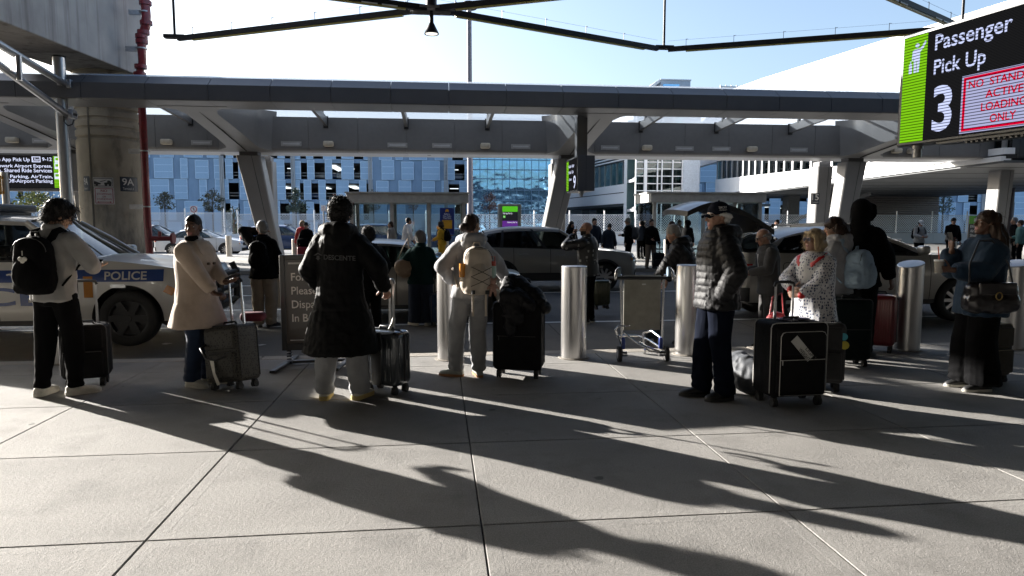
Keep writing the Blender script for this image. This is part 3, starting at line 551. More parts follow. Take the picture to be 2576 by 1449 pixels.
# ================================================================ luggage trolley
cb = G(1615, 908); cb.z = 0; tr = empty('luggage_trolley', cb, R(-4), 'chrome airport luggage trolley with a grey back board, empty, between two bollards', 'trolley')
m_chr = pm('chrome_tube', (.62, .62, .62), .16, 1.0, var=.05); m_rub = pm('black_rubber', (.02, .02, .02), .7); m_blu = pm('blue_plastic', (.02, .05, .28), .4); m_gry = pm('trolley_board', (.30, .29, .24), .5, var=.12, vs=9)
mb = MB(); mb.rbox((0, .06, .78), (.50, .02, .74), .008); mb.build('back_board', m_gry, tr, smooth=30); MB().box((.02, .047, 1.03), (.055, .004, .018)).build('sticker', m_white, tr)
for sx in (-1, 1):
    MB().tube([(sx * .27, .02, .12), (sx * .275, .04, .5), (sx * .29, .06, 1.08), (sx * .30, .03, 1.16)], .017, 10).build('upright', m_chr, tr, smooth=60)
    w_ = empty('wheel', (sx * .315, -.04, .105)); w_.parent = tr; MB().cyl((-.022, 0, 0), (.022, 0, 0), .105, n=28).build('tyre', m_rub, w_, smooth=40); mb = MB(); mb.cyl((-.026, 0, 0), (.026, 0, 0), .062, n=20); mb.cyl((-sx * .02, 0, 0), (-sx * .10, 0, 0), .035); mb.build('hub', m_chr, w_, smooth=40)
    mb = MB(); mb.rbox((sx * .255, .02, .24), (.05, .06, .16), .015); mb.build('wheel_mount', m_blu, tr, smooth=40)
    mb = MB(); mb.ell([((sx * .33 + .018 * s_, -.02, 1.20), (0, .05, .01), (0, -.012, .066)) for s_ in (-1, 1)], 20); mb.mi = 1; mb.tube([(sx * .33, -.02, 1.25), (sx * .36, -.03, 1.22), (sx * .385, -.05, 1.13), (sx * .38, -.02, 1.10)], [.02, .025, .024, .018], 8); mb.build('handle_pad', [pm('pad_blue_grey', (.16, .22, .28), .4), m_chr], tr, smooth=50)
mb = MB(); mb.tube([(-.38, -.03, 1.12), (.38, -.03, 1.12)], .022, 12); mb.build('push_bar', m_rub, tr, smooth=60)
mb = MB(); mb.tube([(-.28, .0, .16), (-.20, .55, .20), (-.16, .95, .18)], .015, 8); mb.tube([(.28, .0, .16), (.20, .55, .20), (.16, .95, .18)], .015, 8); mb.tube([(-.16, .95, .18), (0, .98, .18), (.16, .95, .18)], .015, 8); mb.build('deck_rail', m_chr, tr, smooth=60)
mb = MB(); mb.tube([(-.10, -.22, .30), (.05, -.05, .20), (.26, -.02, .12)], .014, 8); mb.tube([(-.24, .02, .38), (-.10, -.04, .26), (.10, -.04, .14), (.25, -.02, .12)], .014, 8); mb.build('cross_rail', m_chr, tr, smooth=60)
mb = MB(); mb.tube([(-.27, .02, .20), (-.34, -.10, .34), (-.40, -.18, .46), (-.36, -.18, .50), (-.20, -.12, .50)], .014, 8); mb.build('basket_rail', m_chr, tr, smooth=60)
mb = MB(); mb.tube([(.14, .5, .10), (.12, .5, .3), (.2, .3, .36), (.27, .1, .3)], .015, 8); mb.cyl((.13, .50, .06), (.16, .50, .06), .06, n=16); mb.build('rear_fork', m_chr, tr, smooth=60)
tr.scale = (.87, .87, .87)
# ================================================================ notices on the pier
def on_pier(px, Y0=None):
    """point and outward normal on the pier shaft along a pixel column"""
    r = ray(px, 470); d = V((r[0], r[1])).normalized(); c = V((pier.location.x, pier.location.y)); b = c.dot(d); h2 = (c - d * b).length; t = b - math.sqrt(max(0, pr_ ** 2 - h2 ** 2)); p = d * t; n = (p - c).normalized(); return V((p.x, p.y, 0)), V((n.x, n.y, 0))
def pier_sign(px0, px1, py0, py1, name, label, face, n=9, off=.02):
    pts = []; p_, n_ = on_pier((px0 + px1) / 2); z0 = P((px0 + px1) / 2, py1, p_.y).z; z1 = P((px0 + px1) / 2, py0, p_.y).z
    s = empty(name, (p_.x, p_.y, z0), 0, label, 'sign'); return s, p_, n_, z1 - z0
# flat notices stand on a chord, the 9A wraps round the shaft
def flat_notice(px, py0, py1, wpx, name, label):
    s, p_, n_, h = pier_sign(px - wpx / 2, px + wpx / 2, py0, py1, name, label, 0); r_ = V((-n_.y, n_.x, 0)); dist = V((p_.x, p_.y, 0)).length; w_ = wpx / FPX * dist * 1.0
    return s, r_, n_, w_, h
m_nw = pm('notice_white', (.62, .60, .57), .45); m_nr = pm('notice_red', (.33, .02, .03), .5); m_nb = pm('notice_black', (.02, .02, .02), .5); m_navy = pm('notice_navy', (.012, .02, .035), .45)
def plate(s, r_, n_, w_, h, mat, name='plate', off=.03, ins=0.0): 
    pts = [r_ * x + V((0, 0, z)) for x, z in ((-w_ / 2 + ins, ins), (w_ / 2 - ins, ins), (w_ / 2 - ins, h - ins), (-w_ / 2 + ins, h - ins))]
    mb = MB(); mb.rings([[p + n_ * (off - .012) for p in pts], [p + n_ * off for p in pts]]); return mb.build(name, mat, s, smooth=0)
s, r_, n_, w_, h = flat_notice(262, 472, 514, 38, 'no_stopping_sign', 'white NO STOPPING OR STANDING notice with red letters on the pier'); plate(s, r_, n_, w_, h, m_nw, off=.05)
plate(s, r_, n_, w_, h, m_nr, 'border', .053, .03); plate(s, r_, n_, w_, h, m_nw, 'face', .056, .05)
for t, z, wf, hf in (('NO', .73, .32, .15), ('STOPPING', .56, .72, .10), ('OR', .41, .18, .10), ('STANDING', .26, .72, .10)): fit(t, m_nr, s, r_ * (-w_ * wf / 2) + V((0, 0, h * z)) + n_ * .058, r_, (0, 0, 1), w_ * wf, h * hf, .01)
mb = MB()
for pts in (((-.3, .12), (.3, .12), (.3, .15), (-.3, .15)), ((-.38, .135), (-.27, .09), (-.27, .18)), ((.38, .135), (.27, .18), (.27, .09))): mb.add([r_ * (x * w_) + V((0, 0, z * h)) + n_ * .058 for x, z in pts], [tuple(range(len(pts)))])
mb.build('arrow', m_nr, s, smooth=0, fix=False)
s, r_, n_, w_, h = flat_notice(261, 447, 470, 38, 'tow_away_sign', 'small white tow away notice with black car symbols on the pier'); plate(s, r_, n_, w_, h, m_nw, off=.05); plate(s, r_, n_, w_, h, m_nb, 'border', .053, .02); plate(s, r_, n_, w_, h, m_nw, 'face', .056, .04)
mb = MB()
for pts in (((-.42, .25), (-.14, .25), (-.10, .36), (-.42, .62), (-.45, .4)), ((.05, .25), (.42, .25), (.42, .52), (.32, .7), (.22, .7), (.2, .48), (.05, .45)), ((-.14, .5), (.18, .72), (.18, .78), (-.16, .56))): mb.add([r_ * (x * w_) + V((0, 0, z * h)) + n_ * .058 for x, z in pts], [tuple(range(len(pts)))])
for x in (-.32, .14, .34): mb.add([r_ * ((x + .07 * math.cos(k)) * w_) + V((0, 0, (.22 + .14 * math.sin(k)) * h)) + n_ * .059 for k in [j * .6283 for j in range(10)]], [tuple(range(10))])
mb.build('tow_symbol', m_nb, s, smooth=0, fix=False)
def wrap_sign(px0, px1, label, txt=True):
    p0, n0 = on_pier(px0); p1, n1 = on_pier(px1); c = V((pier.location.x, pier.location.y, 0)); a0, a1 = math.atan2(n0.y, n0.x), math.atan2(n1.y, n1.x); z0, z1 = P(px0, 481, 25.8).z, P(px0, 444, 25.8).z
    s = empty('gate_sign', (c.x, c.y, z0), 0, label, 'sign', 'navy 9A plates on the pier'); rr = pr_ + .012; n = 12
    mb = MB(); mb.grid([[V((math.cos(a0 + (a1 - a0) * k / n) * rr, math.sin(a0 + (a1 - a0) * k / n) * rr, z)) for k in range(n + 1)] for z in (0, z1 - z0)]); mb.build('plate', m_navy, s, fix=False)
    arc = abs(a1 - a0) * rr; H_ = z1 - z0
    for tx, u0, v0, uw, vh, b in (('9A', .1, .42, .62, .48, .012), ('Terminal', .12, .10, .44, .17, .004), ('A', .62, .10, .08, .16, .004)):
        ob = fit(tx, m_nw, s, (0, 0, 0), (1, 0, 0), (0, 0, 1), uw, vh, b); q, _ = getv(ob.data); out = q.copy()
        for i, p in enumerate(q): an = a0 + (a1 - a0) * (u0 + p[0]); r2 = rr + .006; out[i] = (math.cos(an) * r2, math.sin(an) * r2, (v0 + p[2]) * H_)
        setv(ob.data, out)
wrap_sign(302, 346, 'navy 9A Terminal plate wrapped on the right side of the pier')
wrap_sign(190 + 22, 227, 'navy plate seen edge on at the left side of the pier')
# ================================================================ parking garage across the far side
m_gw = pm('garage_wall', (.25, .36, .50), .7, var=.06, vs=.4, dirt=((.19, .28, .40), .5, .5, .7, (1, 1, .25))); m_gp = pm('perforated_panel', (.34, .50, .68), .5, .15, var=.05); m_gf = pm('panel_frame', (.58, .74, .90), .45, .2); m_gin = pm('garage_inside', (.075, .08, .085), .9)  # skylight's blue cast is put into these wall and panel blues
YG = 106.0
gar = empty('parking_garage', (0, YG, 0), 0, 'long parking garage with pale blue perforated panels and dark open bays', 'garage')
def gx(px): return P(px, 480, YG).x
ROWS = []
zA0, zA1 = P(800, 451, YG).z, P(800, 402, YG).z; RH = P(800, 451, YG).z - P(800, 502, YG).z
lev = [zA0 - 2 * RH - 3.5] + [zA0 + RH * k for k in (-2, -1, 0, 1, 2)]
lev = [zA0 + RH * k for k in (-3, -2, -1, 0, 1, 2)]
XG0, XG1 = gx(-420), gx(3050)
OPEN = [(-300, 60), (165, 225), (560, 602), (640, 737), (751, 928), (1117, 1186), (1900, 2262), (2428, 2486), (2600, 2900)]
OPX = [(gx(a), gx(b)) for a, b in OPEN]
mb = MB(); edges = sorted([XG0, XG1] + [e for o in OPX for e in o])
for a, b in zip(edges[:-1], edges[1:]):
    if any(abs(a - o[0]) < 1e-6 for o in OPX):
        for z in lev: mb.b2((a, -.15, z - .0), (b, .25, z + RH * .20 - .0)) if False else mb.b2((a, -.15, z + RH * .80), (b, .25, z + RH))
        mb.b2((a, -.15, lev[0] - 4), (b, .25, lev[0]))
    else: mb.b2((a, -.15, lev[0] - 4), (b, .25, lev[-1] + RH))
mb.build('front_wall', m_gw, gar, smooth=0)
mb = MB()
for z in lev: mb.b2((XG0, .3, z + RH * .88), (XG1, 34, z + RH * .985))
mb.b2((XG0, 34, lev[0] - 4), (XG1, 34.3, lev[-1] + RH)); mb.build('floor_slabs', m_gin, gar, smooth=0)
m_lampg = em('garage_lamp', (.85, .95, 1), 1.6)
rg = random.Random(11); k = 0
for a, b in OPX:
    for z in lev[1:4]:
        x = a + 1
        while x < b - 1.2:
            if rg.random() < .45: MB().b2((x, 3 + rg.random() * 14, z + RH * .80), (x + 1.3, 3.2 + 14, z + RH * .82)).build('tube_lamp', m_lampg, gar, smooth=0) if rg.random() < .4 else MB().b2((x, 6, z + RH * .66), (x + 1.4, 6.15, z + RH * .69)).build('tube_lamp', m_lampg, gar, smooth=0)
            x += 2.6
for a, b in OPX:
    for z in lev[:5]:
        for f in (.16, .30): MB().b2((a, .05, z + RH * f), (b, .12, z + RH * f + .05)).build('rail', m_steel, gar, smooth=0)
# columns inside
for a, b in OPX:
    x = a + 2
    while x < b: MB().b2((x, 8, lev[0] - 3), (x + .7, 8.7, lev[-1])).build('inner_column', m_gin, gar, smooth=0); x += 6.5
pan = []
for r, z in enumerate(lev):
    x = XG0 + .6 + (r % 2) * 1.3
    rr = random.Random(100 + r)
    while x < XG1:
        op = any(a - .3 < x < b + .3 for a, b in OPX); w_ = rr.choice((.9, .9, 1.7, 1.75, 2.5) if not op else (.9, .95, 1.7)); 
        pan.append((x, z - .12 + .1 * rr.random(), w_, RH * (.99 if rr.random() < .8 else .92))); x += w_ + rr.uniform(.7, 1.9)
def visible(p):
    return -45 < p[0] < 62 and 1 < p[1] < 16
pan.sort(key=lambda p: (not visible(p), abs(p[0] - 4)))
def panel_mesh(mb, x, z, w_, h):
    mb.mi = 0; mb.b2((x, -.34, z + .1), (x + w_, -.24, z + h - .1)); mb.mi = 1
    for q in ((x - .06, z + .04, x + w_ + .06, z + .10), (x - .06, z + h - .10, x + w_ + .06, z + h - .04), (x - .07, z + .1, x - .001, z + h - .1), (x + w_ + .001, z + .1, x + w_ + .07, z + h - .1)): mb.b2((q[0], -.37, q[1]), (q[2], -.24, q[3]))
    for f in (.33, .66): mb.b2((x, -.352, z + h * f - .03), (x + w_, -.341, z + h * f + .03))
for p in pan[:98]: mb = MB(); panel_mesh(mb, *p); mb.build('screen_panel', [m_gp, m_gf], gar, smooth=0)
mb = MB()
for p in pan[98:]: panel_mesh(mb, *p)
o = mb.build('screen_panels', [m_gp, m_gf], gar, smooth=0); o['kind'] = 'stuff'
for px in (740, 933, 1122, 562, 2282, 2470): 
    mb = MB(); 
    for d_ in (-.22, .0, .22): mb.b2((gx(px) + d_ - .07, -.6, lev[0]), (gx(px) + d_ + .07, -.16, lev[-1] + RH))
    mb.build('light_pilaster', m_soff, gar, smooth=0)
# ================================================================ glass office block
m_curt = bpy.data.materials.new('curtain_wall'); m_curt.use_nodes = True
n_ = m_curt.node_tree.nodes; l_ = m_curt.node_tree.links; b_ = n_['Principled BSDF']; b_.inputs['Base Color'].default_value = (.03, .10, .18, 1); b_.inputs['Roughness'].default_value = .03; b_.inputs['Metallic'].default_value = .75; b_.inputs['Base Color'].default_value = (.22, .45, .68, 1)
tc_ = n_.new('ShaderNodeTexCoord'); nz = n_.new('ShaderNodeTexNoise'); nz.inputs['Scale'].default_value = .45; l_.new(tc_.outputs['Object'], nz.inputs[0]); bu_ = n_.new('ShaderNodeBump'); bu_.inputs['Strength'].default_value = .14; bu_.inputs['Distance'].default_value = .4; l_.new(nz.outputs[0], bu_.inputs['Height']); l_.new(bu_.outputs[0], b_.inputs['Normal'])
YO = 88.0; xo0, xo1 = P(1189, 480, YO).x, P(1392, 480, YO).x
off = empty('glass_office', (xo0, YO, 0), 0, 'blue mirror glass office block between the lamp mast and the middle canopy leg', 'building'); wd = xo1 - xo0
MB().b2((0, 0, -1), (wd, 9, 15)).build('glass_wall', m_curt, off, smooth=0)
mb = MB(); m_mul = pm('mullion_blue', (.08, .16, .26), .4, .5)
for k in range(12): mb.box((wd * k / 11, -.04, 7), (.07, .08, 16))
for z in [P(1250, y, YO).z for y in (600, 560, 527, 505, 478, 450, 427, 402)]: mb.box((wd / 2, -.05, z), (wd, .08, .12))
mb.build('mullions', m_mul, off, smooth=0)
# ================================================================ white terminal arm on the right, glazed, running towards us
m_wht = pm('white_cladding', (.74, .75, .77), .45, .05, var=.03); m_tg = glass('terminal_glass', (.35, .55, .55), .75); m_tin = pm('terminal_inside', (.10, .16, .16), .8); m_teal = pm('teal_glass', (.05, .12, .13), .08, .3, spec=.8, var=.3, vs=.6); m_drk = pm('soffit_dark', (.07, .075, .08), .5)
arm = empty('terminal_building', (0, 60, 0), 0, 'bright white terminal building with a sloping roof and a strip of green windows', 'building'); ao = V((0, 60, 0))
def cam_lat(lat, dep, z): return V((lat * math.cos(R(CAM_YAW)) + dep * math.sin(R(CAM_YAW)), -lat * math.sin(R(CAM_YAW)) + dep * math.cos(R(CAM_YAW)), z))
LAT = 22.4
def AW(dep, z, lat=LAT): return cam_lat(lat, dep, z) - ao
def wall(mb, d0, d1, z0a, z1a, z0b, z1b, lat=LAT, th=.5): mb.rings([[AW(d0, z0a, lat), AW(d0, z1a, lat), AW(d0, z1a, lat + th), AW(d0, z0a, lat + th)], [AW(d1, z0b, lat), AW(d1, z1b, lat), AW(d1, z1b, lat + th), AW(d1, z0b, lat + th)]])
zF0, zF1, zF2 = 4.45, 4.75, 8.4
def zW(d): return 5.3 + (d - 40) * .031
D0, D1 = 76.0, 31.5
n = 9
for k in range(n):
    a, b = D0 + (D1 - D0) * k / n - .02, D0 + (D1 - D0) * (k + 1) / n + .02; mb = MB(); wall(mb, a, b, zF1, zW(a), zF1, zW(b)); wall(mb, a, b, zF0, zF1 - .09, zF0, zF1 - .09, LAT - .15); mb.build('fascia', m_wht, arm, smooth=0)
mb = MB(); wall(mb, D0, D1, zF1 - .2, zF1, zF1 - .2, zF1, LAT + .1); mb.build('shadow_gap', m_dark, arm)
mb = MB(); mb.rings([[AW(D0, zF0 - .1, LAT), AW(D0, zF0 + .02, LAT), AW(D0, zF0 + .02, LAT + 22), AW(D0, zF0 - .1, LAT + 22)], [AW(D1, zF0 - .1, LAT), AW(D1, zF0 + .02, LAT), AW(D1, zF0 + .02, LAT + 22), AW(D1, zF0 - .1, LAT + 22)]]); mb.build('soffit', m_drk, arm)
mb = MB(); wall(mb, D0, D1, zW(D0), zF2, zW(D1), zF2, LAT + .3, .04); mb.build('window_glass', m_tg, arm, smooth=0)
mb = MB(); wall(mb, D0, D1, zW(D0), zF2, zW(D1), zF2, LAT + 5, .2); mb.build('inner_wall', m_tin, arm, smooth=0)
k = 0; d = D0
while d > D1: MB().bar(AW(d, zW(d), LAT + .2), AW(d, zF2, LAT + .2), .1, .22, (0, 1, 0)).build('mullion', m_steel, arm, smooth=0); d -= 1.7; k += 1
rt_ = random.Random(4)
d = D0 - 1
while d > D1 + 4: MB().box(AW(d, zW(d) + .4, LAT + 1.6), (.7, .9, 1.0)).build('chair_row', pm('seat_pale', (.45, .55, .55), .6), arm); d -= 3.4 + rt_.random()
tops = [(96, 16.9), (62.6, 14.3), (48, 12.9), (34.7, 11.65), (27, 10.9)]
for (da, za), (db, zb_) in zip(tops[:-1], tops[1:]):
    mb = MB(); wall(mb, da - .02, db + .02, zF2, za, zF2, zb_, LAT + .1, .6); mb.build('upper_wall', m_wht, arm, smooth=0)
    mb = MB(); wall(mb, da, db, za, za + .22, zb_, zb_ + .22, LAT - .05, .9); mb.build('roof_edge', m_wht, arm, smooth=0)
for d in (62, 47): mb = MB(); wall(mb, d, d - .05, zF2, 12, zF2, 12, LAT + .085, .02); mb.build('panel_joint', m_steel, arm)
for d in range(34, 76, 4): MB().bar(AW(d, zF0 - .105, LAT), AW(d, zF0 - .105, LAT + 21), .05, .012).build('soffit_joint', m_dark, arm, smooth=0)
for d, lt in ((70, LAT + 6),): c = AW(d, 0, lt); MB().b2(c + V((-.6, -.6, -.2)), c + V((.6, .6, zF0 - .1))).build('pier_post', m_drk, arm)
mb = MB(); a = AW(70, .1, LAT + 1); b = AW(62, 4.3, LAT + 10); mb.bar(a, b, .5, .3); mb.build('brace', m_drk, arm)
# stair tower of glass with a white pier
tw = empty('glass_stair_tower', P(1678, 500, 72), 0, 'glazed stair tower with white mullions left of the white terminal arm', 'building'); to = tw.location.copy(); to.z = 0; tw.location = to
def TX(px, Y=72): return P(px, 500, Y).x - to.x
zt0, zt1 = 3.2, 13.0
x0, x1, x2, x3 = TX(1598), TX(1634), TX(1716), TX(1757)
MB().b2((x0, 0, 0), (x2, .06, zt1)).build('glass_front', m_tg, tw, smooth=0); MB().b2((x0, 3.2, 0), (x2, 3.4, zt1)).build('back_wall', m_tin, tw, smooth=0)
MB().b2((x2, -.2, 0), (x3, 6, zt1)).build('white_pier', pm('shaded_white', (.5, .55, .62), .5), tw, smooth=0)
for px in (1598, 1622, 1652, 1663, 1690, 1714): MB().box((TX(px), -.08, zt1 / 2), (.12 if px != 1622 else .34, .16, zt1)).build('mullion', m_wht, tw, smooth=0)
for z in [P(1650, y, 72).z for y in (408, 425, 443, 462, 480, 500)]: MB().box(((x0 + x2) / 2, -.06, z), (x2 - x0, .1, .09)).build('transom', m_wht, tw, smooth=0)
for k in range(3): MB().bar((x0 + .3, 1.5, zt0 + k * 3.2), (x2 - .3, 1.5, zt0 + 2.6 + k * 3.2), 1.2, .3).build('stair_flight', m_soff, tw)
for z in (2.9, 6.1, 9.3): MB().b2((x0, .5, z), (x2, 3.1, z + .3)).build('landing', m_soff, tw)
# white connector left of the tower: louvres, window band, leg
cn = empty('white_connector', (0, 90, 0), 0, 'white connector building with louvres above a band of dark windows', 'building')
pA, pB = V((P(1375, 500, 112).x, 112, 0)), V((P(1590, 500, 78).x, 78, 0)); cd = (pB - pA); cL = cd.length; cd.normalize(); cnn = V((cd.y, -cd.x, 0)); cnn = cnn if cnn.y < 0 else -cnn
def CW(t, z, o_=0.0): return pA + cd * (t * cL) + cnn * o_ + V((0, 0, z)) - cn.location
def cwall(t0, t1, z0, z1, o_, th, mat, name): mb = MB(); mb.rings([[CW(t, z0, o_), CW(t, z1, o_), CW(t, z1, o_ - th), CW(t, z0, o_ - th)] for t in (t0, t1)]); return mb.build(name, mat, cn, smooth=0)
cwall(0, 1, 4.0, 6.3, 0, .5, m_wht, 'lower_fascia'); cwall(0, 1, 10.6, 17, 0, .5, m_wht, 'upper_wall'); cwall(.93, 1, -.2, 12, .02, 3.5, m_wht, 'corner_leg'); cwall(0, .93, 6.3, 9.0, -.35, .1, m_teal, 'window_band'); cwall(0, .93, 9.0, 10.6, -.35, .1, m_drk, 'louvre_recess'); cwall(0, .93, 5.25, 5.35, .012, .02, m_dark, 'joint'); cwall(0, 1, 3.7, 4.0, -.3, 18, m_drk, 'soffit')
for k in range(4): cwall(0, .93, 9.15 + k * .38, 9.3 + k * .38, .05, .35, m_wht, 'louvre')
for k in range(16): cwall(.03 + k * .058, .032 + k * .058, 6.3, 9.0, -.2, .15, m_steel, 'mullion')
cwall(0, .9, .5, 3.7, -6, .2, m_teal, 'ground_floor_glass')
rb = empty('rooftop_block', P(1705, 225, 95), 0, 'small white rooftop block with a blue window seen over the canopy', 'building'); ro = rb.location.copy()
def RB(px, py): q = P(px, py, 95) - ro; return q.x, q.z
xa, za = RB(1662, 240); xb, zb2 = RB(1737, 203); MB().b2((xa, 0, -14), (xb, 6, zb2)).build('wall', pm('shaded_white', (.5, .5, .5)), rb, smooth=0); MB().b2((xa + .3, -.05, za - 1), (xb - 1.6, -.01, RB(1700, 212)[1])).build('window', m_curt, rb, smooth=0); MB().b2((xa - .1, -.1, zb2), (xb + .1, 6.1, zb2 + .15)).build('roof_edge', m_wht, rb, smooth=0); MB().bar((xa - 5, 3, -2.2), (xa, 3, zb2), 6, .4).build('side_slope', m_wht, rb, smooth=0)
xa, za = RB(1812, 240); xb, zb2 = RB(1880, 220); rp_ = empty('roof_screen', ro, 0, 'glass roof screen in a steel frame seen just over the canopy', 'roof screen')
MB().b2((xa, 0, -14), (xb, .1, zb2)).build('glass', m_curt, rp_, smooth=0); mb = MB()
for k in range(6): mb.box((xa + (xb - xa) * k / 5, -.06, zb2 / 2 - 2), (.16, .1, 5))
mb.box(((xa + xb) / 2, -.06, zb2), (xb - xa, .14, .2)); mb.build('frame', m_steel, rp_, smooth=0)
# ================================================================ tall lamp mast
lm = empty('lamp_mast', (P(1183, 500, 46).x, 46, 0), 0, 'tall plain grey lamp mast rising behind the glass shelter', 'mast'); MB().cyl((0, 0, -.2), (0, 0, P(1183, 22, 46).z), .21, .15, 20).build('post', pm('mast_paint', (.16, .15, .17), .5, .3), lm, smooth=40); MB().cyl((0, 0, P(1183, 22, 46).z), (0, 0, P(1183, 22, 46).z + .4), .5, .4, 16).build('lamp_head', m_blk, lm)
lm2 = empty('lamp_mast', (P(2540, 500, 50).x, 50, 0), 0, 'dark lamp mast at the right edge behind the last canopy leg', 'mast'); MB().cyl((0, 0, -.2), (0, 0, 16), .34, .24, 20).build('post', pm('mast_dark', (.07, .06, .07), .5, .3), lm2, smooth=40); MB().cyl((0, 0, 16), (0, 0, 16.3), .6, n=16).build('lamp_head', m_blk, lm2)
# ================================================================ barrier wall and chain link fence
YF = 57.0; m_bar = pm('barrier_concrete', (.62, .63, .63), .8, var=.06, vs=.6)
bw_ = empty('barrier_wall', (0, YF, 0), 0, 'pale low concrete barrier along the far road', 'barrier')
mb = MB(); x = -64
while x < 70: mb.rings([[V((xx, y, z)) for y, z in ((-.3, -.16), (-.3, .05), (-.14, .75), (.14, .75), (.3, .05), (.3, -.16))] for xx in (x, x + 3.98)]); x += 4
mb.build('barrier_units', m_bar, bw_, smooth=0)
m_fen = bpy.data.materials.new('chain_link'); m_fen.use_nodes = True; n_ = m_fen.node_tree.nodes; l_ = m_fen.node_tree.links; b_ = n_['Principled BSDF']; b_.inputs['Base Color'].default_value = (.62, .64, .66, 1); b_.inputs['Metallic'].default_value = .3; b_.inputs['Roughness'].default_value = .4
tc_ = n_.new('ShaderNodeTexCoord'); mm = []
for sgn_ in (1, -1):
    sx_ = n_.new('ShaderNodeSeparateXYZ'); l_.new(tc_.outputs['Object'], sx_.inputs[0]); ad = n_.new('ShaderNodeMath'); ad.operation = 'MULTIPLY_ADD'; ad.inputs[1].default_value = sgn_; l_.new(sx_.outputs[0], ad.inputs[0]); l_.new(sx_.outputs[2], ad.inputs[2])
    mu = n_.new('ShaderNodeMath'); mu.operation = 'MULTIPLY'; mu.inputs[1].default_value = 1 / .21; l_.new(ad.outputs[0], mu.inputs[0]); fr = n_.new('ShaderNodeMath'); fr.operation = 'FRACT'; l_.new(mu.outputs[0], fr.inputs[0]); lt = n_.new('ShaderNodeMath'); lt.operation = 'LESS_THAN'; lt.inputs[1].default_value = .26; l_.new(fr.outputs[0], lt.inputs[0]); mm.append(lt)
mx_ = n_.new('ShaderNodeMath'); mx_.operation = 'MAXIMUM'; l_.new(mm[0].outputs[0], mx_.inputs[0]); l_.new(mm[1].outputs[0], mx_.inputs[1]); l_.new(mx_.outputs[0], b_.inputs['Alpha'])
m_post = pm('fence_post', (.66, .67, .68), .4, .4)
def fence(x0, x1, y, z0, z1, label, step=3.0, tall=.35):
    f = empty('chain_link_fence', ((x0 + x1) / 2, y, z0), 0, label, 'fence', 'chain link fences'); h = z1 - z0; w2 = (x1 - x0) / 2
    MB().add([(-w2, 0, .05), (w2, 0, .05), (w2, 0, h), (-w2, 0, h)], [(0, 1, 2, 3)]).build('mesh', m_fen, f, smooth=0)
    x = -w2
    while x <= w2 + .01: MB().cyl((x, .05, 0), (x, .05, h + tall), .055, n=8).build('post', m_post, f); x += step
    mb = MB(); mb.cyl((-w2, .05, h), (w2, .05, h), .03, n=6); mb.build('top_rail', m_post, f); mb = MB(); mb.cyl((-w2, .05, .1), (w2, .05, .1), .03, n=6); mb.build('bottom_rail', m_post, f)
zf1 = P(700, 536, YF).z
fence(-62, P(585, 560, YF).x, YF, .75, zf1, 'chain link fence on the barrier left of the first canopy leg'); fence(P(598, 560, YF).x, P(1585, 560, YF).x, YF, .75, zf1 - .1, 'chain link fence on the barrier behind the glass shelter'); fence(P(1600, 560, YF).x, 56, YF, .75, P(2200, 541, YF).z, 'chain link fence on the barrier under the white terminal arm', 3.4)
# louvred plant enclosure and steps at the right
pe = empty('plant_enclosure', (P(2230, 540, 66).x, 66, 0), 0, 'low plant enclosure with brown metal louvres behind the fence', 'enclosure'); m_lv = pm('louvre_bronze', (.20, .17, .15), .5, .4); xw = P(2360, 540, 66).x - P(2230, 540, 66).x
mb = MB(); mb.b2((-xw, 0, -.2), (xw, 4, P(2230, 492, 66).z)); mb.build('body', m_lv, pe)
for k in range(18): MB().box((0, -.06, .6 + k * .22), (2 * xw, .1, .10), Matrix.Rotation(R(35), 3, 'X')).build('louvre', m_lv, pe, smooth=0)
MB().b2((-xw * .55, .5, 3), (xw * .4, 3.5, P(2230, 474, 66).z)).build('upper_box', pm('plant_box', (.17, .15, .14), .6), pe)
# ================================================================ trees
def leaf_mat(name, col): return pm(name, col, .7, var=.45, vs=3.0, sheen=.1)
m_bark = pm('bark', (.07, .055, .045), .9)
def tree(px, py0, py1, Y, wpx, kind, label, mat):
    b = P(px, py1, Y); h = P(px, py0, Y).z - b.z; wd = wpx / FPX * Y / 2
    t = empty('tree', (b.x, Y, -.2), 0, label, 'tree', 'trees before the garage'); z0 = b.z + .2; rr = random.Random(int(px)); tot = z0 + h
    mb = MB(); mb.cyl((0, 0, 0), (0, 0, tot * .93), .13, .03, 8)
    for k in range(14): a = rr.random() * 6.3; z = z0 + h * (.05 + .06 * k); q = wd * (1 - .055 * k if kind == 'con' else .75); mb.cyl((0, 0, z - .15), (q * math.cos(a) * .8, q * math.sin(a) * .8, z + .5), .035, .012, 5)
    mb.build('trunk', m_bark, t)
    mb = MB(); N_ = 900 if kind != 'bare' else 260
    clumps = []
    for k in range(46 if kind != 'con' else 60):
        f = rr.random(); z = z0 + h * f * .98; prof = (1 - f) ** .8 if kind == 'con' else math.sin(math.pi * min(1, .12 + f * .88)) ** .6; a = rr.random() * 6.3; q = wd * prof * rr.uniform(.35, 1.05); clumps.append((q * math.cos(a), q * math.sin(a), z, wd * rr.uniform(.12, .3)))
    for k in range(N_):
        c = rr.choice(clumps); d = V((rr.gauss(0, .6), rr.gauss(0, .6), rr.gauss(0, .5))) * c[3]; p = V(c[:3]) + d; s_ = wd * rr.uniform(.05, .11); a = V((rr.gauss(0, 1), rr.gauss(0, 1), rr.gauss(0, 1))).normalized(); b2 = a.orthogonal().normalized()
        mb.add([p - a * s_, p + b2 * s_ * .55, p + a * s_, p - b2 * s_ * .55], [(0, 1, 2, 3)])
    mb.build('crown', mat, t, smooth=0, fix=False); return t
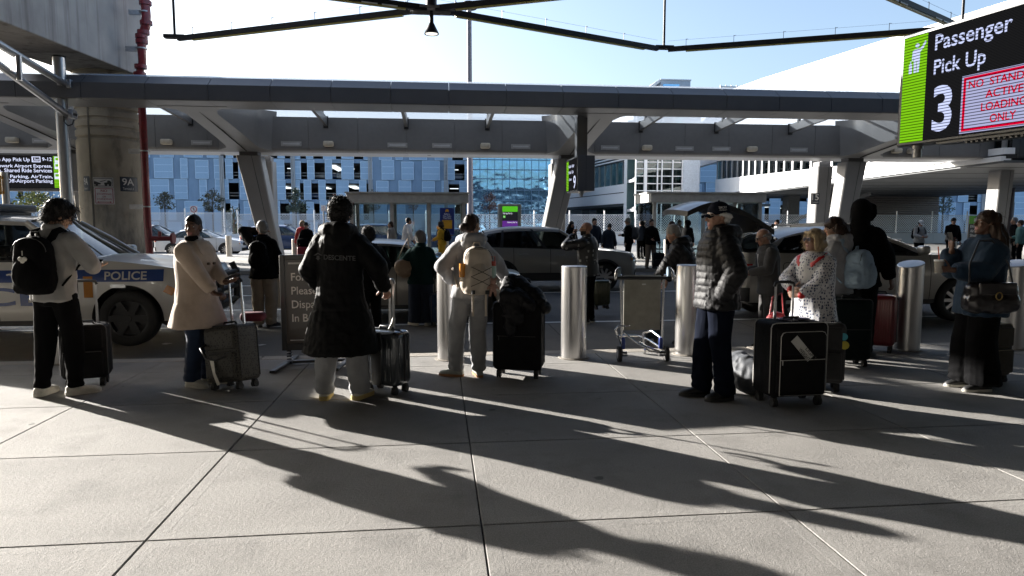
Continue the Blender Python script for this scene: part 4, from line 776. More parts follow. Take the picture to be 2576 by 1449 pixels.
g1 = leaf_mat('leaf_dark', (.05, .075, .05)); g2 = leaf_mat('leaf_yellow', (.13, .14, .03)); g3 = leaf_mat('leaf_olive', (.07, .07, .04)); g4 = leaf_mat('leaf_rust', (.10, .055, .05))
tree(415, 484, 530, 84, 46, 'rnd', 'rounded small tree before the garage right of the red pipe', g3); tree(535, 480, 530, 84, 54, 'rnd', 'loose small tree before the garage left of the first canopy leg', g3); tree(745, 476, 535, 78, 62, 'con', 'pointed dark green conifer behind the fence left of the shelter', g1)
tree(95, 482, 530, 62, 80, 'rnd', 'yellow green tree under the LED board at the left', g2); tree(195, 484, 535, 62, 52, 'rnd', 'golden tree between the mast and the pier', g2); tree(590, 520, 585, 60, 40, 'rnd', 'green shrub beside the first canopy leg', g1)
tree(2372, 476, 535, 76, 62, 'con', 'dark conifer behind the fence near the denim jacket woman', g1); tree(1232, 486, 530, 84, 44, 'rnd', 'reddish bare looking tree in front of the glass office', g4); tree(1040, 486, 530, 84, 30, 'rnd', 'thin dull tree seen through the shelter glass', g4); tree(940, 478, 530, 84, 40, 'rnd', 'olive tree seen through the left part of the shelter', g3); tree(2285, 470, 500, 90, 40, 'bare', 'bare twiggy tree against the garage above the plant enclosure', g4)
# ================================================================ glass shelters on the island, kiosk, posters
m_sfr = pm('shelter_frame', (.34, .34, .33), .45, .3); m_sgl = glass('shelter_glass', (.86, .93, .95), .93)
def shelter(px0, px1, Y, pyt, label, posts):
    x0, x1 = P(px0, 500, Y).x, P(px1, 500, Y).x; zt_ = P((px0 + px1) / 2, pyt, Y).z; s = empty('glass_shelter', (x0, Y, 0), 0, label, 'shelter', 'glass waiting shelters'); w_ = x1 - x0; hb_ = .38
    MB().b2((-.1, -.1, zt_ - hb_), (w_ + .1, 2.3, zt_)).build('roof', m_sfr, s, bevel=.01); MB().b2((-.16, -.16, zt_), (w_ + .16, 2.36, zt_ + .06)).build('roof_cap', m_sfr, s)
    for px in posts:
        x = P(px, 500, Y).x - x0
        for y in (0, 2.12): MB().b2((x - .07, y, 0), (x + .07, y + .12, zt_ - hb_)).build('post', m_sfr, s, smooth=0)
    for y in (.05, 2.16): MB().b2((.07, y, .12), (w_ - .07, y + .015, zt_ - hb_)).build('pane', m_sgl, s, smooth=0)
    for x in (0, w_): MB().b2((x - .01, .13, .12), (x + .01, 2.1, zt_ - hb_)).build('side_pane', m_sgl, s, smooth=0)
    MB().b2((.3, 1.3, .42), (w_ * .6, 1.7, .48)).build('bench', m_sfr, s); return s
sh1 = shelter(878, 1172, 28.6, 487, 'glass waiting shelter with a blue poster behind the man in the long coat', (884, 985, 1078, 1166)); shelter(1642, 1920, 28.6, 487, 'glass waiting shelter behind the raised tailgate', (1648, 1772, 1850, 1914))
po = empty('ride_poster', P(1125, 590, 28.4), 0, 'blue ride safety poster with a yellow notice on the shelter glass', 'poster'); q0 = po.location.copy(); hw = (P(1143, 550, 28.4).x - P(1107, 550, 28.4).x) / 2; ht = P(1125, 523, 28.4).z - q0.z
MB().b2((-hw, -.02, 0), (hw, 0, ht)).build('sheet', pm('poster_blue', (.012, .03, .19), .4), po, smooth=0); MB().b2((-hw * .7, -.026, ht * .22), (hw * .7, -.021, ht * .55)).build('yellow_notice', pm('poster_yellow', (.62, .32, .02), .5), po, smooth=0)
mw = pm('poster_white', (.6, .65, .75), .5)
for tx, z in (('Before', .74), ('You Take', .665), ('That Ride', .59)): fit(tx, mw, po, (-hw * (.4 if tx == 'Before' else .58), -.023, ht * z), (1, 0, 0), (0, 0, 1), hw * (.8 if tx == 'Before' else 1.16), ht * .062, .012)
fit('MAKE SURE ITS LEGIT', pm('poster_ink', (.02, .02, .08)), po, (-hw * .6, -.028, ht * .5), (1, 0, 0), (0, 0, 1), hw * 1.2, ht * .03)
mb = MB(); py_ = pm('poster_yellow', (0, 0, 0)); mb.b2((-hw * .25, -.025, ht * .86), (hw * .25, -.021, ht * .91)); mb.b2((-hw * .17, -.025, ht * .91), (hw * .17, -.021, ht * .95)); mb.b2((-hw * .22, -.025, ht * .84), (-hw * .12, -.021, ht * .86)); mb.b2((hw * .12, -.025, ht * .84), (hw * .22, -.021, ht * .86)); mb.build('car_symbol', py_, po, smooth=0)
kp = P(1283, 600, 27.2); ki = empty('information_kiosk', (kp.x, 27.2, 0), 0, 'grey information kiosk with a lit ride app screen, green header and purple tips', 'kiosk'); kw = (P(1311, 550, 27.2).x - P(1254, 550, 27.2).x) / 2; kt = P(1283, 513, 27.2).z
MB().b2((-kw, 0, 0), (kw, .55, kt)).build('cabinet', m_sfr, ki, bevel=.03); s0, s1 = P(1283, 610, 27.2).z, P(1283, 519, 27.2).z; sw = kw * .68
def kpatch(x0, z0, x1, z1, mat, name, n=.012): return MB().b2((x0 * sw, -n, s0 + (s1 - s0) * z0), (x1 * sw, -n + .003, s0 + (s1 - s0) * z1)).build(name, mat, ki, smooth=0)
kpatch(-1, 0, 1, 1, em('kiosk_black', (.012, .012, .016)), 'screen', .008); kpatch(-1, .85, 1, 1, em('kiosk_green', (.09, .5, .02), .8), 'green_header'); kpatch(-1, .28, 1, .6, em('kiosk_purple', (.13, .03, .28), .7), 'purple_panel'); kpatch(-.9, .68, -.6, .75, em('kiosk_green', (0, 0, 0)), 'green_tag'); kpatch(-.96, .30, -.1, .42, em('kiosk_magenta', (.30, .02, .22), .7), 'magenta_panel', .016)
kw_ = em('kiosk_white', (.7, .75, .8), .9)
for tx, x, z, w_, h_ in (('Ride App Pick Up', -.92, .77, 1.2, .06), ('Ridesharing Safety Tips', -.35, .53, 1.3, .05), ('Uber', -.86, .695, .2, .04)): fit(tx, kw_, ki, (x * sw, -.017, s0 + (s1 - s0) * z), (1, 0, 0), (0, 0, 1), w_ * sw, h_ * (s1 - s0), .01, 'led_lettering', 0)
for z in (.2, .12): kpatch(-.9, z, .7, z + .015, kw_, 'text_line')
# small roadside notices
def post_sign(px, py0, py1, wpx, Y, label, fn, ppy=600):
    c = P(px, py1, Y); s = empty('notice_sign', (c.x, Y, c.z), 0, label, 'sign'); h = P(px, py0, Y).z - c.z; w_ = wpx / FPX * Y / 2
    MB().b2((-w_, -.02, 0), (w_, 0, h)).build('plate', m_nw, s, smooth=0); MB().cyl((0, .04, -c.z), (0, .04, h * .9), .04, n=8).build('post', pm('post_dark', (.05, .05, .05), .6), s); fn(s, w_, h); return s
def nostop(s, w_, h):
    for t, z, wf in (('NO', .7, .5), ('STOPPING', .48, 1.6), ('OR', .3, .4), ('STANDING', .1, 1.6)): fit(t, m_nr, s, (-w_ * wf / 2, -.025, h * z), (1, 0, 0), (0, 0, 1), w_ * wf, h * .14, .01)
post_sign(814, 516, 531, 12, 40, 'small NO STOPPING sign on a dark post before the fence', nostop)
def noped(s, w_, h):
    mb = MB(); c = V((0, -.03, h / 2)); r_ = w_ * .8; mb.tube([c + V((r_ * math.cos(k * .314), 0, r_ * math.sin(k * .314))) for k in range(20)], r_ * .12, 6, close=True); mb.bar(c + V((-r_ * .7, 0, r_ * .7)), c + V((r_ * .7, 0, -r_ * .7)), r_ * .18, .02); mb.build('prohibition_ring', m_nr, s)
    mb = MB(); mb.sph(c + V((0, .01, r_ * .5)), r_ * .14, 8, 6); mb.bar(c + V((0, .01, r_ * .35)), c + V((0, .01, -r_ * .1)), r_ * .25, .015); mb.bar(c + V((0, .01, -r_ * .1)), c + V((-r_ * .3, .01, -r_ * .6)), r_ * .14, .015); mb.bar(c + V((0, .01, -r_ * .1)), c + V((r_ * .3, .01, -r_ * .6)), r_ * .14, .015); mb.build('walker_symbol', m_nb, s)
post_sign(488, 518, 535, 17, 56.6, 'white no pedestrians sign with a red ring on the fence', noped)
# 15 sign on the canopy leg, shuttle sign at right
s = empty('gate_sign', P(2047, 514, 32.8), 0, 'white 15 plate on the canopy leg behind the suited man', 'sign'); s.location.y = 32.7; MB().b2((-.22, -.02, 0), (.22, 0, .55)).build('plate', pm('notice_navy', (0, 0, 0)), s, smooth=0); fit('15', m_nw, s, (-.18, -.025, .2), (1, 0, 0), (0, 0, 1), .36, .3, .015); fit('Terminal A', m_nw, s, (-.16, -.025, .06), (1, 0, 0), (0, 0, 1), .32, .08)
s = empty('shuttle_sign', (P(2456, 600, 29).x, 29, 0), 0, 'dark shuttle sign with a green van header behind the woman in denim', 'sign'); zz = P(2456, 543, 29).z; hw = .42
MB().b2((-hw, -.02, .6), (hw, .05, zz)).build('panel', m_nb, s, smooth=0); MB().b2((-hw, -.03, zz - .36), (hw, -.021, zz)).build('green_header', pm('header_green', (.10, .32, .03), .5), s, smooth=0)
for tx, z in (('EWR', .55), ('AirTrain', .75), ('Shuttle', .95)): fit(tx, m_nw, s, (-hw * .85, -.025, zz - z), (1, 0, 0), (0, 0, 1), hw * (.6 if tx == 'EWR' else 1.2), .13, .012)
mb = MB(); mb.b2((-.2, -.04, zz - .26), (.18, -.031, zz - .12)); mb.b2((-.12, -.04, zz - .12), (.18, -.031, zz - .07)); mb.build('van_symbol', m_nw, s, smooth=0)
# yellow pedestrian signal at the left edge
ps = empty('pedestrian_signal', (P(17, 520, 22.9).x, 22.9, 0), 0, 'yellow pedestrian signal box on a short post at the left edge', 'signal'); zt_ = P(17, 433, 22.9).z; m_yl = pm('signal_yellow', (.55, .24, .02), .45)
MB().cyl((0, 0, 0), (0, 0, zt_), .1, n=14).build('post', m_br, ps, smooth=40); z0, z1 = P(10, 490, 22.9).z, P(10, 441, 22.9).z; mb = MB(); mb.b2((-.48, -.42, z0), (-.02, -.12, z1)); mb.build('housing', m_yl, ps, bevel=.03); MB().b2((-.43, -.44, z0 + .06), (-.07, -.421, z1 - .06)).build('lens', m_nb, ps, smooth=0); mb = MB(); mb.b2((-.02, -.14, z0 + .02), (.02, .05, z0 + .1)); mb.b2((-.02, -.14, z1 - .12), (.02, .05, z1 - .04)); mb.build('bracket', m_yl, ps)
# white cone-like litter bin and waste: grey wall base behind the police car roof
# ================================================================ vehicles
def paint(name, col, metal=.0, rough=.28): return pm(name, col, rough, metal, var=.03, vs=1.5, coat=.6)
m_gl = glass('car_glass', (.55, .62, .6), .55); m_gld = glass('car_glass_dark', (.10, .11, .12), .8); m_tyre = pm('tyre_rubber', (.018, .018, .018), .75, bump=.2, bs=90); m_trim = pm('black_trim', (.02, .02, .021), .5); m_cab = pm('cabin_dark', (.03, .03, .032), .8); m_seat = pm('seat_fabric', (.06, .058, .055), .8)
m_lens = pm('lamp_lens', (.55, .57, .58), .08, .6, coat=1); m_redl = pm('tail_lamp_red', (.38, .01, .012), .15, coat=1); m_amb = pm('amber_lens', (.6, .22, .02), .2, coat=1); m_rimd = pm('rim_dark', (.016, .016, .017), .4, .3); m_rims = pm('rim_silver', (.45, .45, .46), .3, .9)
def lerp(a, b, t): return a + (b - a) * t
def lathe_y(mb, prof, n=36):
    mb.grid([[(r * math.cos(2 * math.pi * j / n), y, r * math.sin(2 * math.pi * j / n)) for j in range(n)] for y, r in prof], close=True)
def make_wheel(par, x, y, r, wd, side, rim, spokes):
    w_ = empty('wheel', (x, y, r)); w_.parent = par
    mb = MB(); s = side; ri = r * .68
    lathe_y(mb, [(s * wd * .45, ri), (s * wd * .5, ri * 1.05), (s * wd * .5, r * .93), (s * wd * .42, r * .99), (s * wd * .2, r), (-s * wd * .2, r), (-s * wd * .42, r * .99), (-s * wd * .5, r * .93), (-s * wd * .45, ri)])
    mb.build('tyre', m_tyre, w_, smooth=50)
    mb = MB(); lathe_y(mb, [(s * wd * .46, ri * 1.02), (s * wd * .42, ri * .93), (s * wd * .15, ri * .88), (s * wd * .1, .001)], 32); mb.mi = 1
    mb.cyl((0, s * wd * .30, 0), (0, s * wd * .42, 0), r * .15, r * .12, 16)
    for k in range(spokes):
        a = 2 * math.pi * k / spokes; d = V((math.cos(a), 0, math.sin(a))); t = V((-d.z, 0, d.x)); q = V((0, s * wd, 0)); w2 = ri * (.75 / spokes + .03)
        mb.rings([[d * r * .10 + t * w2 * 1.2 + q * .40, d * r * .10 - t * w2 * 1.2 + q * .40, d * r * .10 - t * w2 + q * .3, d * r * .10 + t * w2 + q * .3], [d * ri * .96 + t * w2 + q * .44, d * ri * .96 - t * w2 + q * .44, d * ri * .96 - t * w2 + q * .3, d * ri * .96 + t * w2 + q * .3]])
    mb.build('rim', [m_trim, rim], w_, smooth=30)
    return w_
def car(label, cat, loc, S, body, rz=0.0, glass_f=None, glass_r=None, rim=None, spokes=10, cladding=None, name='parked_car', detail=True, group=None):
    L, W, H, xf, xr, rw = S['L'], S['W'], S['H'], S['xf'], S['xr'], S['rw']; sill = S.get('sill', .27); zc, zn = S['zc'], S['zn']; zb0, zb1 = S['zb']; xc, xrf, xrr, xdb = S['xc'], S['xrf'], S['xrr'], S['xdb']; zd = S.get('zd', zb1); wr = S.get('wr', .72) * W / 2; XF, XR = L / 2 - .28, -L / 2 + .22
    c = empty(name, loc, rz, label, cat, group); gf = glass_f or m_gl; gr = glass_r or gf; cl = cladding or body
    def topz(x):
        if x >= xc: t = (x - xc) / (XF - xc); return lerp(zc, zn, t ** 1.6)
        if x <= xdb: return zd if S.get('sedan') else zb1
        return lerp(zb1, zb0, (x - xdb) / (xc - xdb)) if x < xc - .25 else lerp(lerp(zb1, zb0, (xc - .25 - xdb) / (xc - xdb)), zc, (x - xc + .25) / .25)
    def hw(x, z):
        q = W / 2
        if x > xf: q *= 1 - .10 * ((x - xf) / (L / 2 - xf)) ** 2
        if x < xr: q *= 1 - .07 * ((xr - x) / (xr + L / 2)) ** 2
        t = (z - sill) / max(.1, topz(x) - sill); return q * (.955 + .045 * math.sin(math.pi * min(1, max(0, t * .75 + .12)))) - .035 * W / 2 * max(0, t - .72) / .28
    ra = rw * S.get('arch', 1.16)
    def zbot(x):
        for xw in (xf, xr):
            if abs(x - xw) < ra: return max(sill, rw + math.sqrt(max(0, ra * ra - (x - xw) ** 2)) * 1.0)
        return sill
    xs = set([XR, XF, xc, xdb])
    for i in range(61): xs.add(lerp(XR, XF, i / 60))
    for xw in (xf, xr):
        for k in range(25): xs.add(xw + ra * math.cos(math.pi * k / 24) * .9999)
        xs.add(xw + ra + .001); xs.add(xw - ra - .001)
    cuts = S.get('doors', []); gap = .006
    for d in cuts: xs.update((d - gap, d + gap))
    xs = sorted(x for x in xs if XR <= x <= XF); rows = 10
    def side_col(x, s): z0 = zbot(x); z1 = topz(x); return [(x, s * hw(x, lerp(z0, z1, v / rows)), lerp(z0, z1, v / rows)) for v in range(rows + 1)]
    bd_ = MB(); br_ = MB(); door_rng = list(zip(cuts[:-1], cuts[1:]))
    doors = []
    for s in (-1, 1):
        cur = []; segs = []
        bounds = [XR - 1] + cuts + [XF + 1]
        for b0_, b1_ in zip(bounds[:-1], bounds[1:]):
            seg = [x for x in xs if b0_ + (gap * .5 if b0_ in cuts else 0) <= x <= b1_ - (gap * .5 if b1_ in cuts else 0)]
            g_ = [side_col(x, s) for x in seg]
            if (b0_, b1_) in door_rng and detail: mb = MB(); mb.grid(g_); doors.append((mb, s, b0_, b1_))
            elif detail and b1_ <= cuts[0] + .01: br_.grid(g_)
            else: bd_.grid(g_)
    # nose and tail caps
    def cap_pt(s, ph, v, front):
        x0 = XF if front else XR; z0, z1 = sill - .04 * 0, topz(x0); z = lerp(z0, z1, v); t = v
        ext = (L / 2 - XF if front else -L / 2 - XR); k = (1 - .32 * max(0, (t - .62) / .38) ** 2 - .18 * max(0, (.35 - t) / .35) ** 2) if front else (1 - .25 * max(0, (t - .7) / .3) ** 2 - .2 * max(0, (.25 - t) / .25) ** 2)
        y = hw(x0, z) * (abs(math.cos(ph)) ** .55) * (1 if math.cos(ph) >= 0 else -1); return (x0 + ext * k * math.sin(ph) ** .75, s * y, z)
    for fr in (True, False): (bd_ if fr or not detail else br_).grid([[cap_pt(-1, math.pi * i / 28, v / rows, fr) for i in range(29)] for v in range(rows + 1)])
    # hood / deck
    def lid(xa, xb, crown, n=14):
        rws = []
        for i in range(n + 1):
            x = lerp(xa, xb, i / n); z = topz(x); w_ = hw(x, z); rws.append([(x, w_ * y, z + crown * (1 - abs(y) ** 2.4)) for y in [k / 8 for k in range(-8, 9)]])
        return rws
    hd = MB(); rws = lid(xc - .06, XF, .045); zt_ = topz(XF); tip = [cap_pt(-1, math.pi * (1 - i / 16), 1.0, True) for i in range(17)]; tip = sorted(tip, key=lambda p: p[1]); rws.append([(p[0] - .0, p[1], p[2] + .012 * (1 - (p[1] / hw(XF, zt_)) ** 2)) for p in tip]); hd.grid(rws)
    bq = br_ if detail else bd_
    if S.get('sedan'): bq.grid(lid(XR, xdb + .1, .03, 8)); t2 = sorted([cap_pt(-1, math.pi * i / 16, 1.0, False) for i in range(17)], key=lambda p: p[1]); bq.grid([lid(XR, XR + .01, .03, 1)[0], t2])
    bo_ = bd_.build('body', body, c, smooth=32, merge=.0015)
    if detail: br_.build('rear_body', body, c, smooth=32, merge=.0015)
    hd.build('bonnet', body, c, smooth=40)
    # greenhouse
    def rail(u): x = lerp(xrr, xrf, u); q = (u - .55) / .55; return V((x, wr * (1 - .03 * abs(q)), H - .075 - .055 * q * q - S.get('drop', .0) * max(0, .5 - u) ** 2))
    def belt(u): x = lerp(xdb, xc, u); z = topz(x); return V((x, hw(x, z) - .008, z - .002))
    def gp(u, v, s, off=0.0):
        a, b = belt(u), rail(u); bow = .03 * math.sin(math.pi * v); p = a + (b - a) * v; return (p.x, s * (p.y + bow + off), p.z)
    wins = S['wins']; vb_ = (.05, .90); us = sorted(set([0, 1] + [k for w_ in wins for k in w_[:2]])); 
    for s in (-1, 1):
        fr_ = MB()
        for ua, ub in zip(us[:-1], us[1:]):
            isw = any(abs(ua - w_[0]) < 1e-6 and abs(ub - w_[1]) < 1e-6 for w_ in wins); nn = 6
            def strip(v0, v1, m_): fr_.mi = m_; fr_.grid([[gp(lerp(ua, ub, i / nn), lerp(v0, v1, j / 3), s) for i in range(nn + 1)] for j in range(4)])
            if isw:
                strip(0, vb_[0], 1); strip(vb_[1], 1, 0); w_ = [w for w in wins if abs(w[0] - ua) < 1e-6][0]
                MB().grid([[gp(lerp(ua, ub, i / nn), lerp(vb_[0], vb_[1], j / 4), s, -.006) for i in range(nn + 1)] for j in range(5)]).build('window', gr if (len(w_) > 2 and w_[2]) else gf, c, smooth=60, fix=False)
            else: strip(0, 1, 1 if (ua > .02 and ub < .985 and S.get('blackpillars', True)) else 0)
        fr_.build('window_frame', [body, m_trim], c, smooth=50, merge=.0015)
    rf = MB(); rws = []
    for i in range(19):
        u = lerp(0, 1, i / 18); p = rail(u); rws.append([(p.x + (.05 if u == 1 else -.03 if u == 0 else 0) * (1 - abs(y) ** 2), p.y * y, p.z + (.075 if True else 0) * (1 - abs(y) ** 3.2)) for y in [k / 10 for k in range(-10, 11)]])
    rf.grid(rws); rf.build('roof', S.get('roofmat', body), c, smooth=60)
    def ws(u, bulge, n=10, m_=8, lo=.0, hi=.985, inn=.94):
        a, b = belt(u), rail(u); out = []
        for j in range(m_ + 1):
            v = lerp(lo, hi, j / m_); p = a + (b - a) * v; out.append([(p.x + bulge * (1 - y * y) * (1 - .35 * v), p.y * y * inn, p.z + (.0 if v < .9 else .06 * (v - .9) * 10 * (1 - y * y))) for y in [k / n for k in range(-n, n + 1)]])
        return out
    MB().grid(ws(1, .16)).build('windscreen', S.get('wsglass', m_gl), c, smooth=60, fix=False)
    for s in (-1, 1):
        a, b = belt(1), rail(1); MB().tube([(a.x, s * a.y * .97, a.z), ((a.x + b.x) / 2 - .01, s * ((a.y + b.y) / 2 + .025), (a.z + b.z) / 2 + .012), (b.x, s * b.y * .985, b.z)], .035, 8).build('pillar', body, c, smooth=60)
    if not S.get('opentail'):
        if S.get('sedan'): MB().grid(ws(0, -.14)).build('rear_window', gr, c, smooth=60, fix=False)
        else:
            MB().grid(ws(0, -.10, lo=.06)).build('rear_window', gr, c, smooth=60, fix=False)
            t2 = sorted([cap_pt(-1, math.pi * i / 20, 1.0, False) for i in range(21)], key=lambda p: p[1]); MB().grid([t2, ws(0, -.10, lo=.06, n=10, inn=1.0)[0]]).build('tailgate', body, c, smooth=50)
    # cabin
    mb = MB(); fl = .42; mb.b2((xdb - .1, -W / 2 + .16, fl - .05), (xc + .2, W / 2 - .16, fl)); mb.b2((xc - .35, -W / 2 + .2, fl), (xc - .05, W / 2 - .2, zc - .04)); mb.b2((xdb + .05, -W / 2 + .13, fl), (xc - .1, -W / 2 + .15, lerp(zb0, zb1, .5) - .06)); mb.b2((xdb + .05, W / 2 - .15, fl), (xc - .1, W / 2 - .13, lerp(zb0, zb1, .5) - .06)); mb.b2((XR + .1, -W / 2 + .2, .3), (XF - .05, W / 2 - .2, .34)); mb.build('cabin', m_cab, c)
    if detail:
        sx0 = lerp(xdb, xc, .56)
        for y in (-.36, .36):
            mb = MB(); mb.rbox((sx0 + .12, y, fl + .2), (.5, .46, .2), .07); mb.rbox((sx0 - .16, y, fl + .5), (.16, .44, .62), .07, rot=Matrix.Rotation(R(-14), 3, 'Y')); mb.rbox((sx0 - .25, y, fl + .90), (.1, .24, .17), .04); mb.build('seat', m_seat, c, smooth=50)
        mb = MB(); mb.rbox((sx0 - .75, 0, fl + .2), (.5, 1.2, .2), .07); mb.rbox((sx0 - 1.02, 0, fl + .48), (.16, 1.2, .58), .07, rot=Matrix.Rotation(R(-14), 3, 'Y')); mb.build('rear_bench', m_seat, c, smooth=50)
        mb = MB(); cc = V((sx0 + .62, .36, fl + .5)); mb.tube([cc + V((.06 * math.sin(k * .4488), .18 * math.cos(k * .4488), .17 * math.sin(k * .4488))) for k in range(14)], .016, 6, close=True); mb.build('steering_wheel', m_trim, c, smooth=60)
    # wheels, arch liners
    for xw in (xf, xr):
        for s in (-1, 1):
            make_wheel(c, xw, s * (W / 2 - .125), rw, .235, s, rim or m_rims, spokes)
            mb = MB(); yo = hw(xw, rw + ra) - .004; mb.grid([[(xw + (ra - .002) * math.cos(math.pi * k / 20), s * y, max(sill, rw + (ra - .002) * math.sin(math.pi * k / 20))) for k in range(21)] for y in (yo, W / 2 - .42)]); mb.add([(xw - ra, s * (W / 2 - .42), sill), (xw + ra, s * (W / 2 - .42), sill), (xw + ra, s * (W / 2 - .42), rw + ra), (xw - ra, s * (W / 2 - .42), rw + ra)], [(0, 1, 2, 3)]); mb.build('arch_liner', m_trim, c, smooth=40)
            if cladding:
                mb = MB(); mb.grid([[(xw + (ra + d_) * math.cos(math.pi * k / 24), s * (hw(xw, min(1.0, rw + ra * .8)) * (1 if True else 1) + o_), max(sill, rw + (ra + d_) * math.sin(math.pi * k / 24))) for k in range(25)] for d_, o_ in ((-.003, -.03), (-.003, .012), (.055, .012), (.06, -.02))]); mb.build('arch_trim', cladding, c, smooth=40)
    for s in (-1, 1):
        mb = MB(); x0, x1 = xr + ra + .01, xf - ra - .01; z0, z1 = sill - .05, sill + (.16 if cladding else .03); mb.rings([[(x, s * (hw(x, sill + .1) - .05), z0), (x, s * (hw(x, sill + .1) + .006), z0 + .02), (x, s * (hw(x, z1) + .006), z1), (x, s * (hw(x, z1) - .05), z1)] for x in [lerp(x0, x1, k / 10) for k in range(11)]]); mb.build('sill', cladding or m_trim, c, smooth=40)
    # lamps, grille, bumper
    def cpatch(front, p0, p1, v0, v1, s, mat, nm, off=.012, n=10):
        mb = MB(); g_ = []
        for j in range(5):
            row = []
            for i in range(n + 1):
                p = V(cap_pt(s, lerp(p0, p1, i / n), lerp(v0, v1, j / 4), front)); d = V((p.x - (XF if front else XR) * .9, p.y * .6, 0)).normalized(); row.append(p + d * off)
            g_.append(row)
        mb.grid(g_); return mb.build(nm, mat, c, smooth=60, fix=True)
    for s in (-1, 1):
        hp = S.get('head', (.04, .62, .70, .90)); o_ = cpatch(True, hp[0], hp[1], hp[2], hp[3], s, m_lens, 'headlight'); cpatch(True, hp[0] + .04, hp[0] + (hp[1] - hp[0]) * .35, lerp(hp[2], hp[3], .15), lerp(hp[2], hp[3], .6), s, m_amb, 'indicator', .016); cpatch(True, hp[0] + (hp[1] - hp[0]) * .5, hp[1] * .92, lerp(hp[2], hp[3], .2), lerp(hp[2], hp[3], .75), s, m_trim, 'lamp_recess', .015)
        tp = S.get('tail', (.0, .55, .66, .92)); cpatch(False, tp[0], tp[1], tp[2], tp[3], s, m_redl, 'tail_light')
        if S.get('sidelamp'): a_, b_, c_, d_ = S['sidelamp']; MB().grid([[(x, s * (hw(x, z) + .008), z) for x in [lerp(a_, b_, k / 5) for k in range(6)]] for z in (c_, lerp(c_, d_, .5), d_)]).build('tail_light', m_redl, c, smooth=60)
        m_ = V((xc - .18, s * (hw(xc - .2, zb0) + .10), zb0 + .12)); mb = MB(); mb.rbox(m_, (.16, .2, .15), .05); mb.bar(m_ - V((0, 0, .05)), m_ + V((.03, -s * .15, -.09)), .06, .04); mb.build('mirror', S.get('mirmat', body), c, smooth=60)
    cpatch(True, .72, math.pi - .72, .58, .86, -1, m_trim, 'grille', .012, 16); cpatch(True, .5, math.pi - .5, .04, .34, -1, cladding or m_trim, 'bumper', .012, 18); cpatch(False, .1, math.pi - .1, .02, .30, -1, cladding or m_trim, 'rear_bumper', .012, 18)
    MB().box((-L / 2 - .02, 0, lerp(sill, zb1, .62)), (.01, .5, .13)).build('number_plate', m_nw, c)
    for (mb, s, d0, d1) in doors:
        d = mb.build('door', body, c, smooth=32); zz = lerp(sill, topz((d0 + d1) / 2), .80); x = d0 + .16; mb2 = MB(); mb2.tube([(x - .02, s * (hw(x, zz) - .0), zz), (x + .02, s * (hw(x, zz) + .035), zz + .005), (x + .17, s * (hw(x + .17, zz) + .035), zz + .01), (x + .21, s * hw(x + .2, zz), zz + .01)], .016, 8); mb2.build('handle', S.get('hndmat', body), d, smooth=60)
        for xq in (d0, d1):
            mb2 = MB(); mb2.grid([[(xq - .012, s * (hw(xq, z) - .012), z), (xq + .012, s * (hw(xq, z) - .012), z)] for z in [lerp(zbot(xq), topz(xq), k / 6) for k in range(7)]]); mb2.build('door_gap', m_dark, d, smooth=0)
    c['_'] = 0; del c['_']
    S['_hw'], S['_topz'], S['_zbot'], S['_rail'], S['_cap'], S['_belt'] = hw, topz, zbot, rail, cap_pt, belt
    return c
def band(c, S, x0, x1, z0, z1, s, mat, name, off=.004, n=40):
    hw = S['_hw']; MBo = MB(); MBo.grid([[(x, s * (hw(x, z) + off), z) for x in [lerp(x0, x1, k / n) for k in range(n + 1)]] for z in [lerp(z0, z1, j / 4) for j in range(5)]]); return MBo.build(name, mat, c, smooth=60)
def side_text(c, S, tx, x0, x1, z0, z1, s, mat, off=.007, bold=.01):
    ob = fit(tx, mat, c, (0, 0, 0), (1, 0, 0), (0, 0, 1), x1 - x0, z1 - z0, bold, 'lettering', 0); q, _ = getv(ob.data); o = q.copy()
    for i, p in enumerate(q): X = x0 + p[0] if s < 0 else x1 - p[0]; Z = z0 + p[2]; o[i] = (X, s * (S['_hw'](X, Z) + off), Z)
    setv(ob.data, o)
SUV = dict(L=4.6, W=1.86, H=1.69, xf=1.36, xr=-1.33, rw=.36, zc=1.08, zn=.98, zb=(1.06, 1.16), xc=1.0, xrf=.22, xrr=-1.72, xdb=-2.02, wr=.70, doors=[-1.0, -.05, .98], wins=[(.05, .22, 1), (.25, .60, 1), (.63, .965, 0)], sill=.33, drop=.25)
SED = dict(L=4.75, W=1.83, H=1.46, xf=1.42, xr=-1.36, rw=.33, zc=.98, zn=.80, zb=(.95, .98), xc=.92, xrf=.12, xrr=-1.05, xdb=-1.78, wr=.68, doors=[-.95, -.02, .95], wins=[(.10, .20, 0), (.23, .54, 0), (.57, .95, 0)], sill=.24, sedan=True, zd=1.02, drop=.05)
